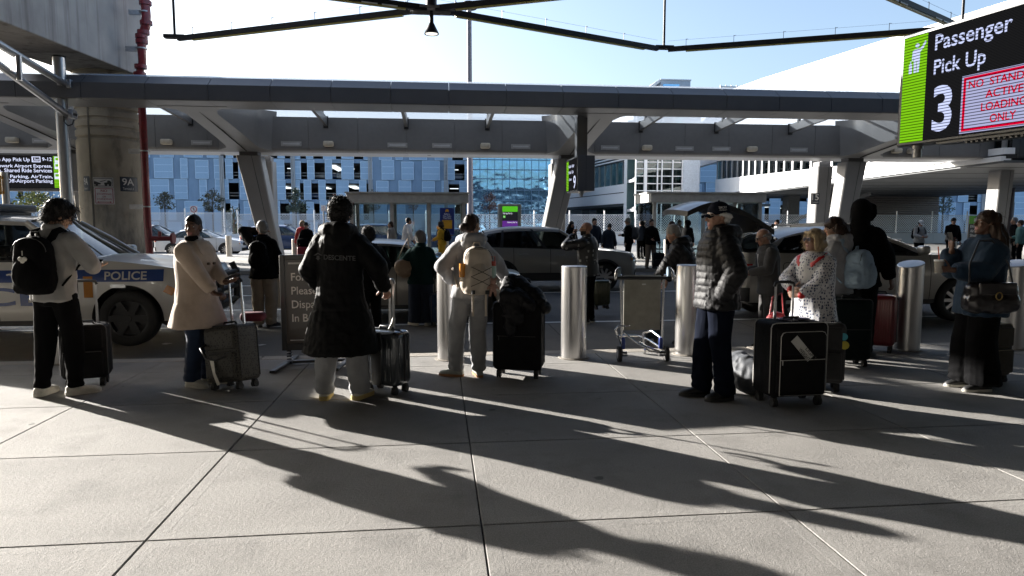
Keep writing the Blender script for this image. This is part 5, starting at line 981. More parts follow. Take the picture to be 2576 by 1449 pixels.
# police car
w_pol = paint('police_white', (.60, .60, .58)); p_blue = paint('police_blue', (.012, .05, .23)); 
POL = dict(L=5.2, W=2.02, H=1.88, xf=1.62, xr=-1.42, rw=.40, zc=1.24, zn=1.10, zb=(1.20, 1.24), xc=1.02, xrf=.22, xrr=-2.12, xdb=-2.4, wr=.74, doors=[-1.05, -.08, .98], wins=[(.05, .25, 1), (.28, .62, 1), (.65, .96, 0)], sill=.36, arch=1.2, roofmat=w_pol, head=(.0, .60, .70, .90), wsglass=glass('windscreen_clear', (.6, .72, .75), .6))
wl_ = G(325, 872, ROAD); pc_ = V((wl_.x - 1.62, wl_.y + 1.0, ROAD)); pol = car('white police patrol car with a blue stripe and roof light bar', 'police car', pc_, POL, w_pol, rim=m_rimd, spokes=6, name='police_car', glass_r=m_gld)
for s in (-1, 1): band(pol, POL, -2.3, 2.12, .93, 1.10, s, p_blue, 'blue_stripe'); side_text(pol, POL, 'POLICE', 1.34, 1.90, .955, 1.075, s, pm('decal_white', (.65, .65, .62), .4), bold=.02); side_text(pol, POL, 'POLICE', -1.9, .55, .60, .86, s, p_blue, bold=.02)
mb = MB(); mb.rbox((-.55, 0, 1.98), (.32, 1.35, .12), .04); mb.mi = 1; mb.box((-.55, 0, 1.9), (.2, 1.2, .06)); mb.build('light_bar', [m_trim, m_trim], pol)
mb = MB(); mb.grid([[(1.52 + .10 * x, -(POL['_hw'](1.5, .88) + .012), .87 + .025 * z) for x in (-1, 1)] for z in (-1, 1)]); mb.build('marker_lamp', m_lens, pol); MB().box((1.02 + .1, -1.0, .86), (.12, .03, .3)).build('badge', pm('decal_orange', (.5, .2, .02)), pol)
mb = MB(); mb.grid([[(2.20 + .06 * x + .03 * z, -(POL['_hw'](2.2, .78) + .012), .80 + .05 * z - .03 * x) for x in (-1, 1)] for z in (-1, 1)]); mb.build('reflector', m_amb, pol)
mb = MB(); cpt = V((.98, -.99, 1.33)); mb.cyl(cpt, cpt + V((.13, -.05, .02)), .10, .115, 18); mb.sph(cpt, .1, 12, 8); mb.mi = 1; mb.cyl(cpt + V((.13, -.05, .02)), cpt + V((.134, -.0515, .0206)), .105); mb.build('spot_lamp', [m_trim, m_lens], pol, smooth=50)
mb = MB(); x = 2.62
for y in (-.42, .42): mb.tube([(x, y, .45), (x + .1, y, .55), (x + .12, y, .95), (x + .04, y, 1.12)], .05, 8)
for z in (.55, .75, .98): mb.tube([(x + .02, -.82, z), (x + .1, -.5, z), (x + .12, 0, z), (x + .1, .5, z), (x + .02, .82, z)], .04, 8)
mb.tube([(x, -.8, .5), (x - .03, -.86, .75), (x, -.8, 1.1)], .06, 8); mb.build('push_bumper', m_trim, pol, smooth=60); mb = MB(); mb.rbox((-1.2, 0, 1.93), (.25, .06, .1), .02); mb.build('roof_fin', w_pol, pol)
# silver saloon, pale SUV, white crossover with the raised tailgate, dark saloon behind it
p_sil = paint('paint_silver_gold', (.34, .33, .30), .5, .3); p_pale = paint('paint_warm_white', (.33, .32, .295)); p_wht = paint('paint_pearl', (.42, .405, .375), .2); p_blk = paint('paint_black', (.02, .02, .022)); p_navy = paint('paint_navy', (.02, .05, .14), .3); p_white = paint('paint_white', (.66, .67, .68)); p_grey = paint('paint_grey', (.12, .12, .125), .4)
fx = P(1325, 700, 12.6); car('silver saloon with tinted windows in the near lane behind the woman in dark green', 'car', (fx.x - SED['L'] / 2, 13.4, ROAD), SED, p_sil, glass_f=glass('saloon_glass', (.45, .52, .48), .45))
rv = dict(SUV, H=1.68, roofmat=p_blk); fx = P(1612, 680, 17.2); car('pale SUV with a black roof in the middle lane', 'car', (fx.x - 2.3, 18.2, ROAD), rv, p_pale, glass_f=glass('suv_glass', (.4, .45, .44), .4), glass_r=m_gld, cladding=m_trim, rim=m_rims)
hx = dict(SUV, L=5.0, W=1.92, H=1.71, xf=1.55, xr=-1.42, rw=.385, zc=1.20, zn=1.06, xc=.98, xrf=-.05, opentail=True, drop=.4, xrr=-1.72, xdb=-2.2, tail=(.0, .5, .55, .78), sidelamp=(-2.26, -2.06, .88, 1.03), wr=.72, zb=(1.17, 1.25), sill=.38, doors=[-.98, .02, 1.0], wins=[(.08, .30, 1), (.33, .63, 1), (.66, .965, 0)], hndmat=pm('chrome_tube', (0, 0, 0)))
rx = P(1846, 700, 11.5); hb0 = V((rx.x + 2.5, 12.15, ROAD)); hat = car('pearl white crossover with its tailgate raised', 'car', hb0, hx, p_wht, glass_f=glass('hatch_glass', (.3, .36, .36), .35), glass_r=m_gld, rim=m_rims)
# raised tailgate: hinged at the rear roof edge, curved shell with glass, lamp bar and trim
hg = V((-1.76, 0, 1.62)); secs = []
def tg(t, y, th=0.0):
    """t along the gate from hinge to lower lip"""
    x = -1.62 * t; z = .50 * math.sin(min(1, t / .78) * 1.5708) - .16 * (max(0, t - .72) / .28) ** 1.5; bulge = -.10 * (1 - (y / .72) ** 2) * (t > .02); nx, nz = .32, .95
    return hg + V((x + bulge * t - nx * th * 0, y * (.93 + .07 * math.sin(math.pi * t)), z + .04 * (1 - (y / .72) ** 2) - th))
tgp = empty('tailgate', (0, 0, 0)); tgp.parent = hat; ys = [-.72 + 1.44 * k / 14 for k in range(15)]
mb = MB(); mb.grid([[tg(t, y) for y in ys] for t in [.02 + .46 * k / 8 for k in range(9)]]); mb.build('rear_glass', m_gld, tgp, smooth=60)
mb = MB(); mb.grid([[tg(t, y) for y in ys] for t in [.48 + .52 * k / 10 for k in range(11)]]); mb.build('outer_skin', p_grey, tgp, smooth=60)
mb = MB(); mb.grid([[tg(t, y, .09) for y in ys] for t in [.02 + .98 * k / 16 for k in range(17)]]); 
for yy in (-.72, .72): mb.grid([[tg(t, yy, th) for th in (0, .05, .09)] for t in [.02 + .98 * k / 16 for k in range(17)]])
mb.grid([[tg(1.0, y, th) for y in ys] for th in (0, .05, .09)]); mb.build('inner_trim', m_trim, tgp, smooth=50)
mb = MB(); mb.grid([[tg(t, y, -.012) for y in ys] for t in (.50, .54, .58)]); mb.build('lamp_bar', m_redl, tgp, smooth=60)
mb = MB(); mb.tube([tg(.04, y, -.05) for y in ys], .04, 6); mb.build('roof_spoiler', p_blk, tgp, smooth=60); mb = MB()
for y in (-.66, .66): mb.cyl(hg + V((-.35, y, .12)), hg + V((-.12, y, -.42)), .014, n=6); 
mb.build('gas_strut', m_trim, tgp)
mb = MB()
for y in (-.66, .66): mb.bar((-1.5, y, 1.70), (-.1, y, 1.75), .04, .035)
mb.build('roof_rail', pm('chrome_tube', (0, 0, 0)), hat)
s_ = -1; mb = MB(); mb.tube([(-1.62 + .13 * (abs(math.cos(a)) ** .5) * (1 if math.cos(a) > 0 else -1), s_ * (hx['_hw'](-1.62, .98) + .001), .98 + .1 * (abs(math.sin(a)) ** .5) * (1 if math.sin(a) > 0 else -1)) for a in [k * .2618 for k in range(24)]], .005, 5, close=True); mb.build('fuel_flap_edge', m_dark, hat)
ds = dict(SED); fx = P(2450, 640, 15.8); car('dark saloon half hidden behind the crossover with the raised tailgate', 'car', (fx.x - 1.95, 17.2, ROAD), ds, p_grey, glass_f=glass('saloon_glass', (0, 0, 0)))
# far road traffic in the sun
def far(px_front, Y, S, body, label, rz=0.0, **k): f_ = P(px_front, 600, Y - .9); return car(label, 'car', (f_.x - S['L'] / 2, Y, ROAD), dict(S), body, rz, detail=False, **k)
far(612, 39.6, SED, p_white, 'white saloon on the far road behind the red standpipe', spokes=10); far(470, 44.5, SUV, p_blk, 'black SUV behind the white saloon', glass_r=m_gld); far(812, 40.2, dict(SUV, wins=SUV['wins']), p_navy, 'dark blue hatchback on the far road', glass_r=m_gld)
far(1072, 40.4, dict(SUV, L=4.9, H=1.75), p_navy, 'navy SUV parked behind the shelter bench', glass_r=m_gld); far(1262, 44, SED, p_navy, 'dark blue saloon beside the information kiosk'); far(2030, 41.5, SUV, p_blk, 'black SUV with roof rails under the white terminal building', glass_r=m_gld)
far(62, 47, dict(SUV, L=5.4, H=2.6, zc=1.3, zn=1.1, zb=(1.3, 1.4), W=2.0, xc=2.2, xrf=1.5, xrr=-2.5, xdb=-2.65, xf=1.7, xr=-1.6), p_white, 'white van at the left edge under the LED board', glass_r=m_gld)
# a few cars standing in the open garage bays
gc0 = None
for k, (px, r, pc3) in enumerate(((800, 3, 0), (828, 3, 1), (857, 3, 2), (885, 3, 0), (915, 3, 3), (790, 2, 1), (845, 2, 4), (870, 2, 0), (700, 3, 1), (2445, 3, 2), (720, 2, 0), (1150, 3, 1))):
    body = (p_grey, p_navy, p_white, p_blk, paint('paint_red', (.25, .02, .03)))[pc3]; x = gx(px); z = lev[r] - RH * .015 + .06
    mb = MB(); sx = 1.9 / 2 * .95
    def ring(y, w_, z0, z1): return [(-w_, y, z0), (w_, y, z0), (w_ * .98, y, z1), (-w_ * .98, y, z1)]
    mb.rings([ring(0, .86, .35, .9), ring(.15, .93, .28, 1.0), ring(2.2, .93, .28, 1.05), ring(4.2, .9, .3, .95), ring(4.4, .8, .4, .8)]); gq = tag(mb.build('garage_car', body, None, (x, YG + 2.2, z), smooth=40), ['grey hatchback', 'dark blue car', 'white car', 'grey car behind a narrow panel', 'black car', 'blue car on the lower deck', 'red car', 'grey car on the lower deck', 'blue car in the left bay', 'white saloon in the right bay', 'grey car in the lower left bay', 'blue car in the bay by the mast'][k] + ' parked nose out in the garage', 'car', 'cars parked in the garage')
    mb = MB(); mb.rings([[(-.8, .9, 1.0), (.8, .9, 1.0), (.62, 1.3, 1.5), (-.62, 1.3, 1.5)], [(-.8, 3.9, 1.0), (.8, 3.9, 1.0), (.62, 3.2, 1.52), (-.62, 3.2, 1.52)]]); mb.build('cabin', m_gld if False else m_trim, gq); mb = MB()
    for s in (-1, 1):
        for y in (.9, 3.4): MB().cyl((s * .72, y, .32), (s * .93, y, .32), .32, n=14).build('wheel', m_tyre, gq)
        MB().box((s * .66, .1, .72), (.34, .2, .12)).build('headlight', m_lens, gq)
# ================================================================ people
def skin(name, col): 
    m = pm(name, col, .5, var=.10, vs=14, bump=.08, bs=260); m.node_tree.nodes['Principled BSDF'].inputs['Subsurface Weight'].default_value = .12; m.node_tree.nodes['Principled BSDF'].inputs['Subsurface Radius'].default_value = (.02, .008, .005); return m
sk_l = skin('skin_light', (.42, .25, .18)); sk_m = skin('skin_tan', (.33, .18, .12)); sk_d = skin('skin_brown', (.12, .06, .038)); sk_a = skin('skin_olive', (.40, .25, .17))
m_lip = pm('lips', (.26, .09, .08), .4); m_eye = pm('eye_white', (.6, .58, .55), .2); m_iris = pm('iris', (.02, .015, .012), .15)
def hairm(name, col, r=.55): return pm(name, col, r, var=.35 if max(col) < .2 else .14, vs=40, bump=.25, bs=160, stretch=(1, 1, .18), spec=.22)
h_blk = hairm('hair_black', (.010, .009, .009)); h_brn = hairm('hair_dark_brown', (.028, .016, .011)); h_gry = hairm('hair_grey', (.22, .21, .20)); h_wht = hairm('hair_white', (.55, .54, .52)); h_bln = hairm('hair_blonde', (.33, .255, .16)); h_mid = hairm('hair_brown', (.07, .035, .02))
def cloth(name, col, rough=.85, bs=320, bump=.25, var=.12, sheen=.1, spec=.3):
    dk = max(col) < .03; new = name not in MATS; m = pm(name, col, rough, var=var, vs=9, bump=bump, bs=bs, sheen=0 if dk else sheen, spec=.04 if dk else spec)
    if new: wrinkle(m)
    return m
def wrinkle(m, sc=11, st=.55):
    n = m.node_tree.nodes; L = m.node_tree.links; b0 = [q for q in n if q.type == 'BUMP'][0]; tc = n.new('ShaderNodeTexCoord'); mp = n.new('ShaderNodeMapping'); mp.inputs['Scale'].default_value = (1, 1, .55); mp.inputs['Rotation'].default_value = (.5, .3, 0); L.new(tc.outputs['Object'], mp.inputs[0])
    no = n.new('ShaderNodeTexNoise'); no.noise_type = 'RIDGED_MULTIFRACTAL'; no.inputs['Scale'].default_value = sc; no.inputs['Detail'].default_value = 2; no.inputs['Distortion'].default_value = .6; L.new(mp.outputs[0], no.inputs[0]); bu = n.new('ShaderNodeBump'); bu.inputs['Strength'].default_value = st; bu.inputs['Distance'].default_value = .012; L.new(no.outputs[0], bu.inputs['Height']); L.new(bu.outputs[0], b0.inputs['Normal'])
def ik(S, W, a, b, pole):
    d = W - S; L = min(d.length, (a + b) * .999); dn = d.normalized(); x = (a * a - b * b + L * L) / (2 * L); h = math.sqrt(max(0, a * a - x * x)); p = V(pole); p = (p - dn * p.dot(dn)); p = p.normalized() if p.length > 1e-5 else V((0, -1, 0)); return S + dn * x + p * h, S + dn * L
def hand(mb, w_, d, pn, right, curl=.35, sc=1.0, fine=True):
    d = d.normalized(); pn = (pn - d * pn.dot(d)).normalized(); th = pn.cross(d) * (-1 if right else 1); s = sc
    mb.ell([(w_ - d * .02 * s, th * .027 * s, pn * .020 * s), (w_ + d * .02 * s, th * .032 * s, pn * .018 * s), (w_ + d * .06 * s, th * .043 * s, pn * .016 * s), (w_ + d * .095 * s, th * .041 * s, pn * .013 * s), (w_ + d * .105 * s, th * .036 * s, pn * .008 * s)], 14)
    for i in range(4):
        o = w_ + d * (.092 - .006 * abs(i - 1.2)) * s + th * ((1.5 - i) * .0215) * s; dd = (d + th * (1.5 - i) * .05).normalized(); ln = (.070, .080, .074, .058)[i] * s; q = o
        for k, (f, c_) in enumerate(((.45, .55), (.32, .95), (.23, .75))):
            an = curl * c_ * (1 + .12 * i); ax = d.cross(pn); dd = (dd * math.cos(an) + pn * math.sin(an) * 1.0 - 0 * ax).normalized() if k == 0 else Quaternion(ax, an) @ dd; e = q + dd * ln * f; r0 = (.0098, .0092, .0085)[k] * s; mb.caps(q, r0, e, r0 * .93, 8, 2); q = e
    q = w_ + d * .022 * s + th * .026 * s; dd = (th * .75 + d * .65 + pn * .35).normalized()
    for f, an in ((.045, 0), (.034, curl * .5), (.026, curl * .6)): dd = (dd + (d * .35 + pn * .25) * an).normalized(); e = q + dd * f * s; mb.caps(q, .0125 * s, e, .0105 * s, 8, 2); q = e
def person(label, loc, head=0.0, H=1.75, bw=1.0, sk=None, pel=(0, 0), lf=2.0, ls=0.0, tw=0.0, feet=((.10, 0, 10), (-.10, 0, -10)), wr=(.285, .05, .84), wl=(-.285, .05, .84), er=(.55, -1, .1), el=(-.55, -1, .1), hy=0.0, hp=0.0, ht=0.0, dr=None, dl=None, pr=None, pl=None, cr=.45, cl=.45,
           top=None, bot=None, shoe=None, hair=None, fine=True, inner=None, glasses=None, cap=None, group=None, fem=False, beard=None):
    s = H / 1.75; vb = .0068 if fine else .017; z0 = loc[2]; root = None; rnd = random.Random(int(abs(loc[0] * 977 + loc[1] * 131)) + 3)
    sk = sk or sk_l; PEL = V((pel[0], pel[1], .95)); qs = Matrix.Rotation(R(-ls), 3, 'Y') @ Matrix.Rotation(R(-lf), 3, 'X'); sp_ = qs @ V((0, 0, 1)); 
    def tf(z): # torso frame at height
        if z <= .95: return PEL + V((0, 0, z - .95)), V((1, 0, 0)), V((0, 1, 0))
        t = (z - .95) / .55; q = qs @ Matrix.Rotation(R(-tw * t), 3, 'Z'); return PEL + sp_ * (z - .95), q @ V((1, 0, 0)), q @ V((0, 1, 0))
    NK, RX, RY = tf(1.50); shw = .168 * bw * (.93 if fem else 1.0)
    SR, SL = NK + RX * shw - sp_ * .068, NK - RX * shw - sp_ * .068
    ER, WR = ik(SR, V(wr), .285, .265, V(er)); EL, WL = ik(SL, V(wl), .285, .265, V(el))
    HR, HL = PEL + V((.088, 0, -.02)), PEL + V((-.088, 0, -.02)); AR, AL = V((feet[0][0], feet[0][1], .085)), V((feet[1][0], feet[1][1], .085))
    def toe(f): a = R(f[2]); return V((math.sin(a), math.cos(a), 0))
    KR, AR = ik(HR, AR, .430, .418, toe(feet[0]) + V((0, .2, 0))); KL, AL = ik(HL, AL, .430, .418, toe(feet[1]) + V((0, .2, 0)))
    hq = Matrix.Rotation(R(-hy), 3, 'Z') @ Matrix.Rotation(R(ht), 3, 'Y') @ Matrix.Rotation(R(-hp), 3, 'X'); hqm = hq
    HC = NK + sp_ * .065 + hq @ V((0, .022, .075)) + V((0, .005 + .03 * math.sin(R(max(0, lf))), 0)); 
    def hd(x, y, z): return HC + hq @ V((x, y, z))
    hv = lambda x, y, z: hq @ V((x, y, z))
    def S_(mb): mb.v = [(p[0] * s, p[1] * s, p[2] * s) for p in mb.v]; return mb
    mb = MB()
    # torso and limbs of the body itself (slimmer than the clothes)
    rg = []
    for z, rx, ry in ((.85, .10, .08), (.89, .150, .105), (.97, .155, .11), (1.08, .138, .10), (1.22, .155, .11), (1.36, .145, .095), (1.43, .10, .08), (1.49, .065, .065)): c, a, b = tf(z); rg.append((c, a * rx * bw, b * ry * bw))
    mb.ell(rg, 18)
    for Sh, E, W, sg in ((SR, ER, WR, 1), (SL, EL, WL, -1)): mb.caps(NK + RX * sg * .06 - sp_ * .07, .040, Sh - sp_ * .012, .042); mb.caps(Sh - sp_ * .012, .042, E, .036); mb.caps(E, .040, lerp_v(E, W, .35), .039); mb.caps(lerp_v(E, W, .35), .039, W, .026)
    for Hp, K, A in ((HR, KR, AR), (HL, KL, AL)): mb.caps(Hp, .085 * bw, K, .055); mb.caps(K, .055, lerp_v(K, A, .35), .056); mb.caps(lerp_v(K, A, .35), .056, A, .036)
    for A, f in ((AR, feet[0]), (AL, feet[1])): t = toe(f); mb.caps(A - V((0, 0, .045)) - t * .03, .034, A - V((0, 0, .05)) + t * .12, .026)
    d_r = V(dr) if dr else (WR - ER); d_l = V(dl) if dl else (WL - EL)
    hand(mb, WR, d_r, V(pr) if pr else V((-1, .15, 0)), True, cr, .93 if fem else 1.0, fine); hand(mb, WL, d_l, V(pl) if pl else V((1, .15, 0)), False, cl, .93 if fem else 1.0, fine)
    # neck and head
    nr = .050 if fem else .057; mb.caps(NK - sp_ * .03, nr * 1.08, hd(0, -.018, -.05), nr, 14)
    hw_ = .93 if fem else 1.0
    mb.sph(hd(0, -.012, .035), (.074 * hw_, .094, .086), 20, 14, hqm)
    mb.ell([(hd(0, .022, .055), hv(.058 * hw_, 0, 0), hv(0, .066, 0)), (hd(0, .022, .02), hv(.066 * hw_, 0, 0), hv(0, .071, 0)), (hd(0, .024, -.02), hv(.063 * hw_, 0, 0), hv(0, .069, 0)), (hd(0, .030, -.055), hv(.054 * hw_, 0, 0), hv(0, .062, 0)), (hd(0, .040, -.085), hv(.043 * hw_, 0, 0), hv(0, .050, 0)), (hd(0, .056, -.108), hv(.026 * hw_, 0, 0), hv(0, .030, 0)), (hd(0, .06, -.114), hv(.012, 0, 0), hv(0, .015, 0))], 18)
    mb.caps(hd(0, .090, .016), .0085, hd(0, .111, -.024), .0125, 10); mb.caps(hd(-.012, .098, -.029), .008, hd(.012, .098, -.029), .008, 8); mb.caps(hd(-.034, .078, .030), .010, hd(.034, .078, .030), .010, 8)
    for sg in (-1, 1): mb.sph(hd(sg * .036 * hw_, .066, -.022), (.024, .022, .024), 10, 7); mb.sph(hd(sg * .076 * hw_, -.008, -.002), (.011, .022, .033), 10, 7, hqm @ Matrix.Rotation(R(sg * -20), 3, 'Z'))
    mb.caps(hd(-.015, .087, -.056), .0075, hd(.015, .087, -.056), .0075, 8); mb.caps(hd(-.012, .087, -.067), .008, hd(.012, .087, -.067), .008, 8); mb.sph(hd(0, .076, -.098), (.018, .016, .014), 8, 6)
    S_(mb); me = remesh(mb, vb * s, 3, .45)
    o = link('person', me, [sk, m_lip, (hair or {}).get('mat', h_blk), beard or sk], None, V((loc[0], loc[1], z0)), 180, rz=-R(head)); tag(o, label, 'person', group); root = o
    a, n_ = getv(me); Hi = hq.transposed(); fc = np.empty(len(me.polygons) * 3, 'f'); me.polygons.foreach_get('center', fc); fc = fc.reshape(-1, 3) / s - np.array(HC); lc = fc @ np.array(Hi).T
    mi = np.zeros(len(me.polygons), 'i'); x, y, z = lc[:, 0], lc[:, 1], lc[:, 2]
    mi[(np.abs(x) < .024) & (y > .085) & (z < -.050) & (z > -.074)] = 1
    mi[(np.abs(np.abs(x) - .031) < .020) & (y > .06) & (np.abs(z - .036 + .1 * np.maximum(0, np.abs(x) - .035)) < .0055)] = 2
    if beard: mi[(y > .0) & (z < -.035) & (z > -.125) & ~((np.abs(x) < .02) & (z > -.072) & (z < -.052)) & (np.abs(x) < .075)] = 3
    me.polygons.foreach_set('material_index', mi)
    if fine:
        for sg in (-1, 1): mb = MB(); mb.sph(hd(sg * .031, .0735, .009), .0115, 12, 8); mb.mi = 1; mb.sph(hd(sg * .031, .0815, .009), (.0062, .0045, .0062), 8, 6, hqm); mb.mi = 2; mb.sph(hd(sg * .031, .0735, .0165), (.0155, .0135, .0085), 12, 8, hqm); mb.sph(hd(sg * .031, .0735, .0005), (.0145, .0125, .0055), 12, 8, hqm); S_(mb).build('eye', [m_eye, m_iris, sk], root, smooth=180)
    # ---- clothes
    def limb_baffle(me, pitch, amp, parts):
        a, n = getv(me); p = a / s; best = np.full(len(p), 9.0); ph = np.zeros(len(p))
        for (p0, p1, rad, o_) in parts:
            p0_, d_ = np.array(p0), np.array(p1 - p0); L = np.linalg.norm(d_); d_ = d_ / L; t = (p - p0_) @ d_; q = p0_ + np.clip(t, 0, L)[:, None] * d_; ds = np.linalg.norm(p - q, axis=1) - rad; k = ds < best; best = np.where(k, ds, best); ph = np.where(k, t + o_, ph)
        w_ = np.abs(np.cos(np.pi * (ph + .006 * vnoise(p * 9, 5)) / pitch)); setv(me, a + n * (amp * s * (w_ ** .5 - .75))[:, None])
    vg = (.0095 if fine else .019) * s
    def legs_garment(b):
        th, kn, an, hem, wst = b.get('th', .098), b.get('kn', .078), b.get('an', .068), b.get('hem', .05), b.get('waist', 1.04)
        mb = MB(); rg = []
        for z, rx, ry in ((.83, .135, .115), (.90, .175, .130), (.97, .172, .125), (wst, .155, .115)): c, a_, b_ = tf(z); rg.append((c, a_ * rx * bw, b_ * ry * bw))
        mb.ell(rg, 20)
        for Hp, K, A in ((HR, KR, AR), (HL, KL, AL)):
            d = (A - K).normalized(); E = A + d * (.085 - hem - .0) * 1.0; bk = V((0, -.012, 0))
            secs = []
            for t, r in ((0, th * bw), (.25, th * bw * .98), (.6, lerp(th * bw, kn, .6)), (1, kn)): secs.append((Hp + (K - Hp) * t, r))
            for t, r in ((.3, lerp(kn, an, .3)), (.7, lerp(kn, an, .75)), (1, an)): secs.append((K + (E - K) * t + bk * t, r))
            ax = (A - Hp).normalized(); xa, xb, _ = frame_from(ax); mb.ell([(c, xa * r, xb * r) for c, r in secs], 18)
        S_(mb); me = remesh(mb, vg, 3); 
        folds(me, b.get('fold', .007) * s, (7, 7, 3.2), rnd.randint(0, 99)); 
        a, n = getv(me); low = np.clip((.42 - a[:, 2] / s) / .3, 0, 1); setv(me, a + n * (low * .004 * s * np.sin(a[:, 2] / s * 70 + 3 * vnoise(a * 6, 3)))[:, None])
        return link('trousers', me, b['mat'], root, smooth=180)
    if bot and bot.get('skirt') is None: legs_garment(bot)
    tp = top or {}
    if tp:
        hem = tp.get('hem', .86); fl = tp.get('flare', 0); th = tp.get('t', .016); rr_ = []
        base = [(1.50, .078, .078), (1.46, .118, .096), (1.40, .158, .116), (1.30, .164, .128), (1.18, .154, .125), (1.05, .150, .121), (.95, .166, .130), (.88, .176, .135)]
        for z, rx, ry in base:
            if z > hem - .02: c, a_, b_ = tf(z); rr_.append((c, a_ * (rx * bw + th), b_ * (ry * bw + th)))
        if hem < .86:
            for k in range(1, 5): z = lerp(.86, hem, k / 4); c, a_, b_ = tf(z); rr_.append((c, a_ * (.190 * bw + th + fl * k / 4), b_ * (.138 * bw + th + fl * k / 4)))
        else: c, a_, b_ = tf(hem); rr_.append((c, a_ * (.170 * bw + th * .8 - tp.get('cinch', 0)), b_ * (.125 * bw + th * .8 - tp.get('cinch', 0))))
        mb = MB(); mb.ell(rr_, 24)
        if not tp.get('nocollar'): mb.ell([(NK - sp_ * .03, RX * (.085 + th * .4), RY * (.085 + th * .4)), (NK + sp_ * tp.get('collar', .03) + RY * .004, RX * (.070 + th * .3), RY * (.072 + th * .3))], 18)
        sr = tp.get('sl', .050); parts = []
        for Sh, E, W, sg in ((SR, ER, WR, 1), (SL, EL, WL, -1)):
            r0s = sr * bw + th * .8; Sh = Sh - sp_ * max(0, r0s - .054) - RX * sg * max(0, r0s - .054) * .6
            mb.caps(NK + RX * sg * .06 - sp_ * (.07 + th * .3), .048 + th * .6, Sh + sp_ * (r0s - .052 - th * .5), .046 * bw + th * .5, 14); cuff = W + (E - W).normalized() * tp.get('cuff', .0)
            mb.caps(Sh, sr * bw + th * .8, E, sr * .92 + th * .7, 14); mb.caps(E, sr * .92 + th * .7, lerp_v(E, cuff, .6), sr * .86 + th * .5, 14); mb.ell([(lerp_v(E, cuff, .5), *[q * (sr * .86 + th * .5) for q in frame_from(cuff - E)[:2]]), (lerp_v(E, cuff, .88), *[q * (sr * .76 + th * .45) for q in frame_from(cuff - E)[:2]]), (cuff, *[q * (sr * .62 + th * .3) for q in frame_from(cuff - E)[:2]])], 14)
            parts += [(Sh, E, sr + th, 0), (E, W, sr * .8 + th, .285)]
        if tp.get('hood') == 'down':
            pts = [hdn for hdn in (NK + RX * .095 + RY * .055 - sp_ * .02, NK + RX * .105 - RY * .03 + sp_ * .0, NK + RX * .06 - RY * .105 + sp_ * .005, NK - RY * .125 + sp_ * .005, NK - RX * .06 - RY * .105 + sp_ * .005, NK - RX * .105 - RY * .03, NK - RX * .095 + RY * .055 - sp_ * .02)]
            mb.tube(pts, .042 + th * .5, 12); mb.sph(NK - RY * .105 - sp_ * .07, (.125, .058 + th * .5, .10), 16, 10, qs)
        if tp.get('hood') == 'up':
            mb.sph(hd(0, -.042, .03), (.105, .112, .128), 20, 14, hqm); mb.caps(NK - RY * .03, .10, hd(0, -.05, -.04), .095, 16); mb.tube([hd(-.075, .035, -.07), hd(-.095, .05, .0), hd(-.075, .055, .09), hd(0, .06, .125), hd(.075, .055, .09), hd(.095, .05, 0), hd(.075, .035, -.07)], .02, 8)
        S_(mb); me = remesh(mb, vg, 2)
        if tp.get('puff'): 
            c0, c1 = tf(hem)[0], tf(1.5)[0]; limb_baffle(me, tp['puff'], tp.get('pamp', .010), parts + [(c0, c1, .16, .02)]); folds(me, .0035 * s, (20, 20, 14), 4)
        folds(me, tp.get('fold', .009) * s, tp.get('fs', (6, 6, 4)), rnd.randint(0, 99))
        mats = tp['mat'] if isinstance(tp['mat'], list) else [tp['mat']]
        g_ = link(tp.get('name', 'jacket'), me, mats, root, smooth=180)
        if tp.get('split'): fc = np.empty(len(me.polygons) * 3, 'f'); me.polygons.foreach_get('center', fc); fc = fc.reshape(-1, 3) / s; me.polygons.foreach_set('material_index', np.array([tp['split'](p, tf) for p in fc], 'i'))
    if inner: # shirt front or scarf at the neck
        mb = MB(); mb.ell([(NK - sp_ * .10 + RY * .085, RX * .06, RY * .045), (NK - sp_ * .02 + RY * .03, RX * .075, RY * .06), (NK + sp_ * inner.get('up', .03) + RY * .006, RX * .064, RY * .066)], 18); S_(mb); me = remesh(mb, vg * .8, 2); folds(me, .004 * s, (18, 18, 18), 2); link(inner.get('name', 'shirt'), me, inner['mat'], root, smooth=180)
    # ---- shoes
    sh = shoe or dict(mat=pm('shoe_black', (.018, .018, .018), .5))
    for A, f in ((AR, feet[0]), (AL, feet[1])):
        t = toe(f); r_ = V((t.y, -t.x, 0)); B = V((A.x, A.y, 0)); mb = MB(); k = sh.get('w', 1.0)
        sec = [(-.088, .024, .034, .040), (-.07, .036, .046, .05), (-.02, .040, .05, .055), (.04, .042, .042, .048), (.10, .046, .032, .040), (.15, .043, .026, .034), (.18, .030, .020, .028), (.192, .012, .010, .022)]
        mb.ell([(B + t * y + V((0, 0, zc_)), r_ * w_ * k, V((0, 0, h_))) for y, w_, h_, zc_ in sec], 16); mb.caps(B - t * .03 + V((0, 0, .06)), .046 * k, B - t * .025 + V((0, 0, sh.get('col', .095))), .042 * k, 12); mb.mi = 1; st = sh.get('st', .026)
        out = [(-.094, .018), (-.08, .036), (-.03, .043), (.04, .045), (.10, .051), (.15, .046), (.185, .028), (.198, .006)]; pl_ = [(y, w_ * k) for y, w_ in out] + [(y, -w_ * k) for y, w_ in reversed(out)]
        mb.rings([[B + t * y + r_ * w_ + V((0, 0, z)) for y, w_ in pl_] for z in (0.001, st * .7, st)]); S_(mb).build('shoe', [sh['mat'], sh.get('sole', sh['mat'])], root, smooth=50)
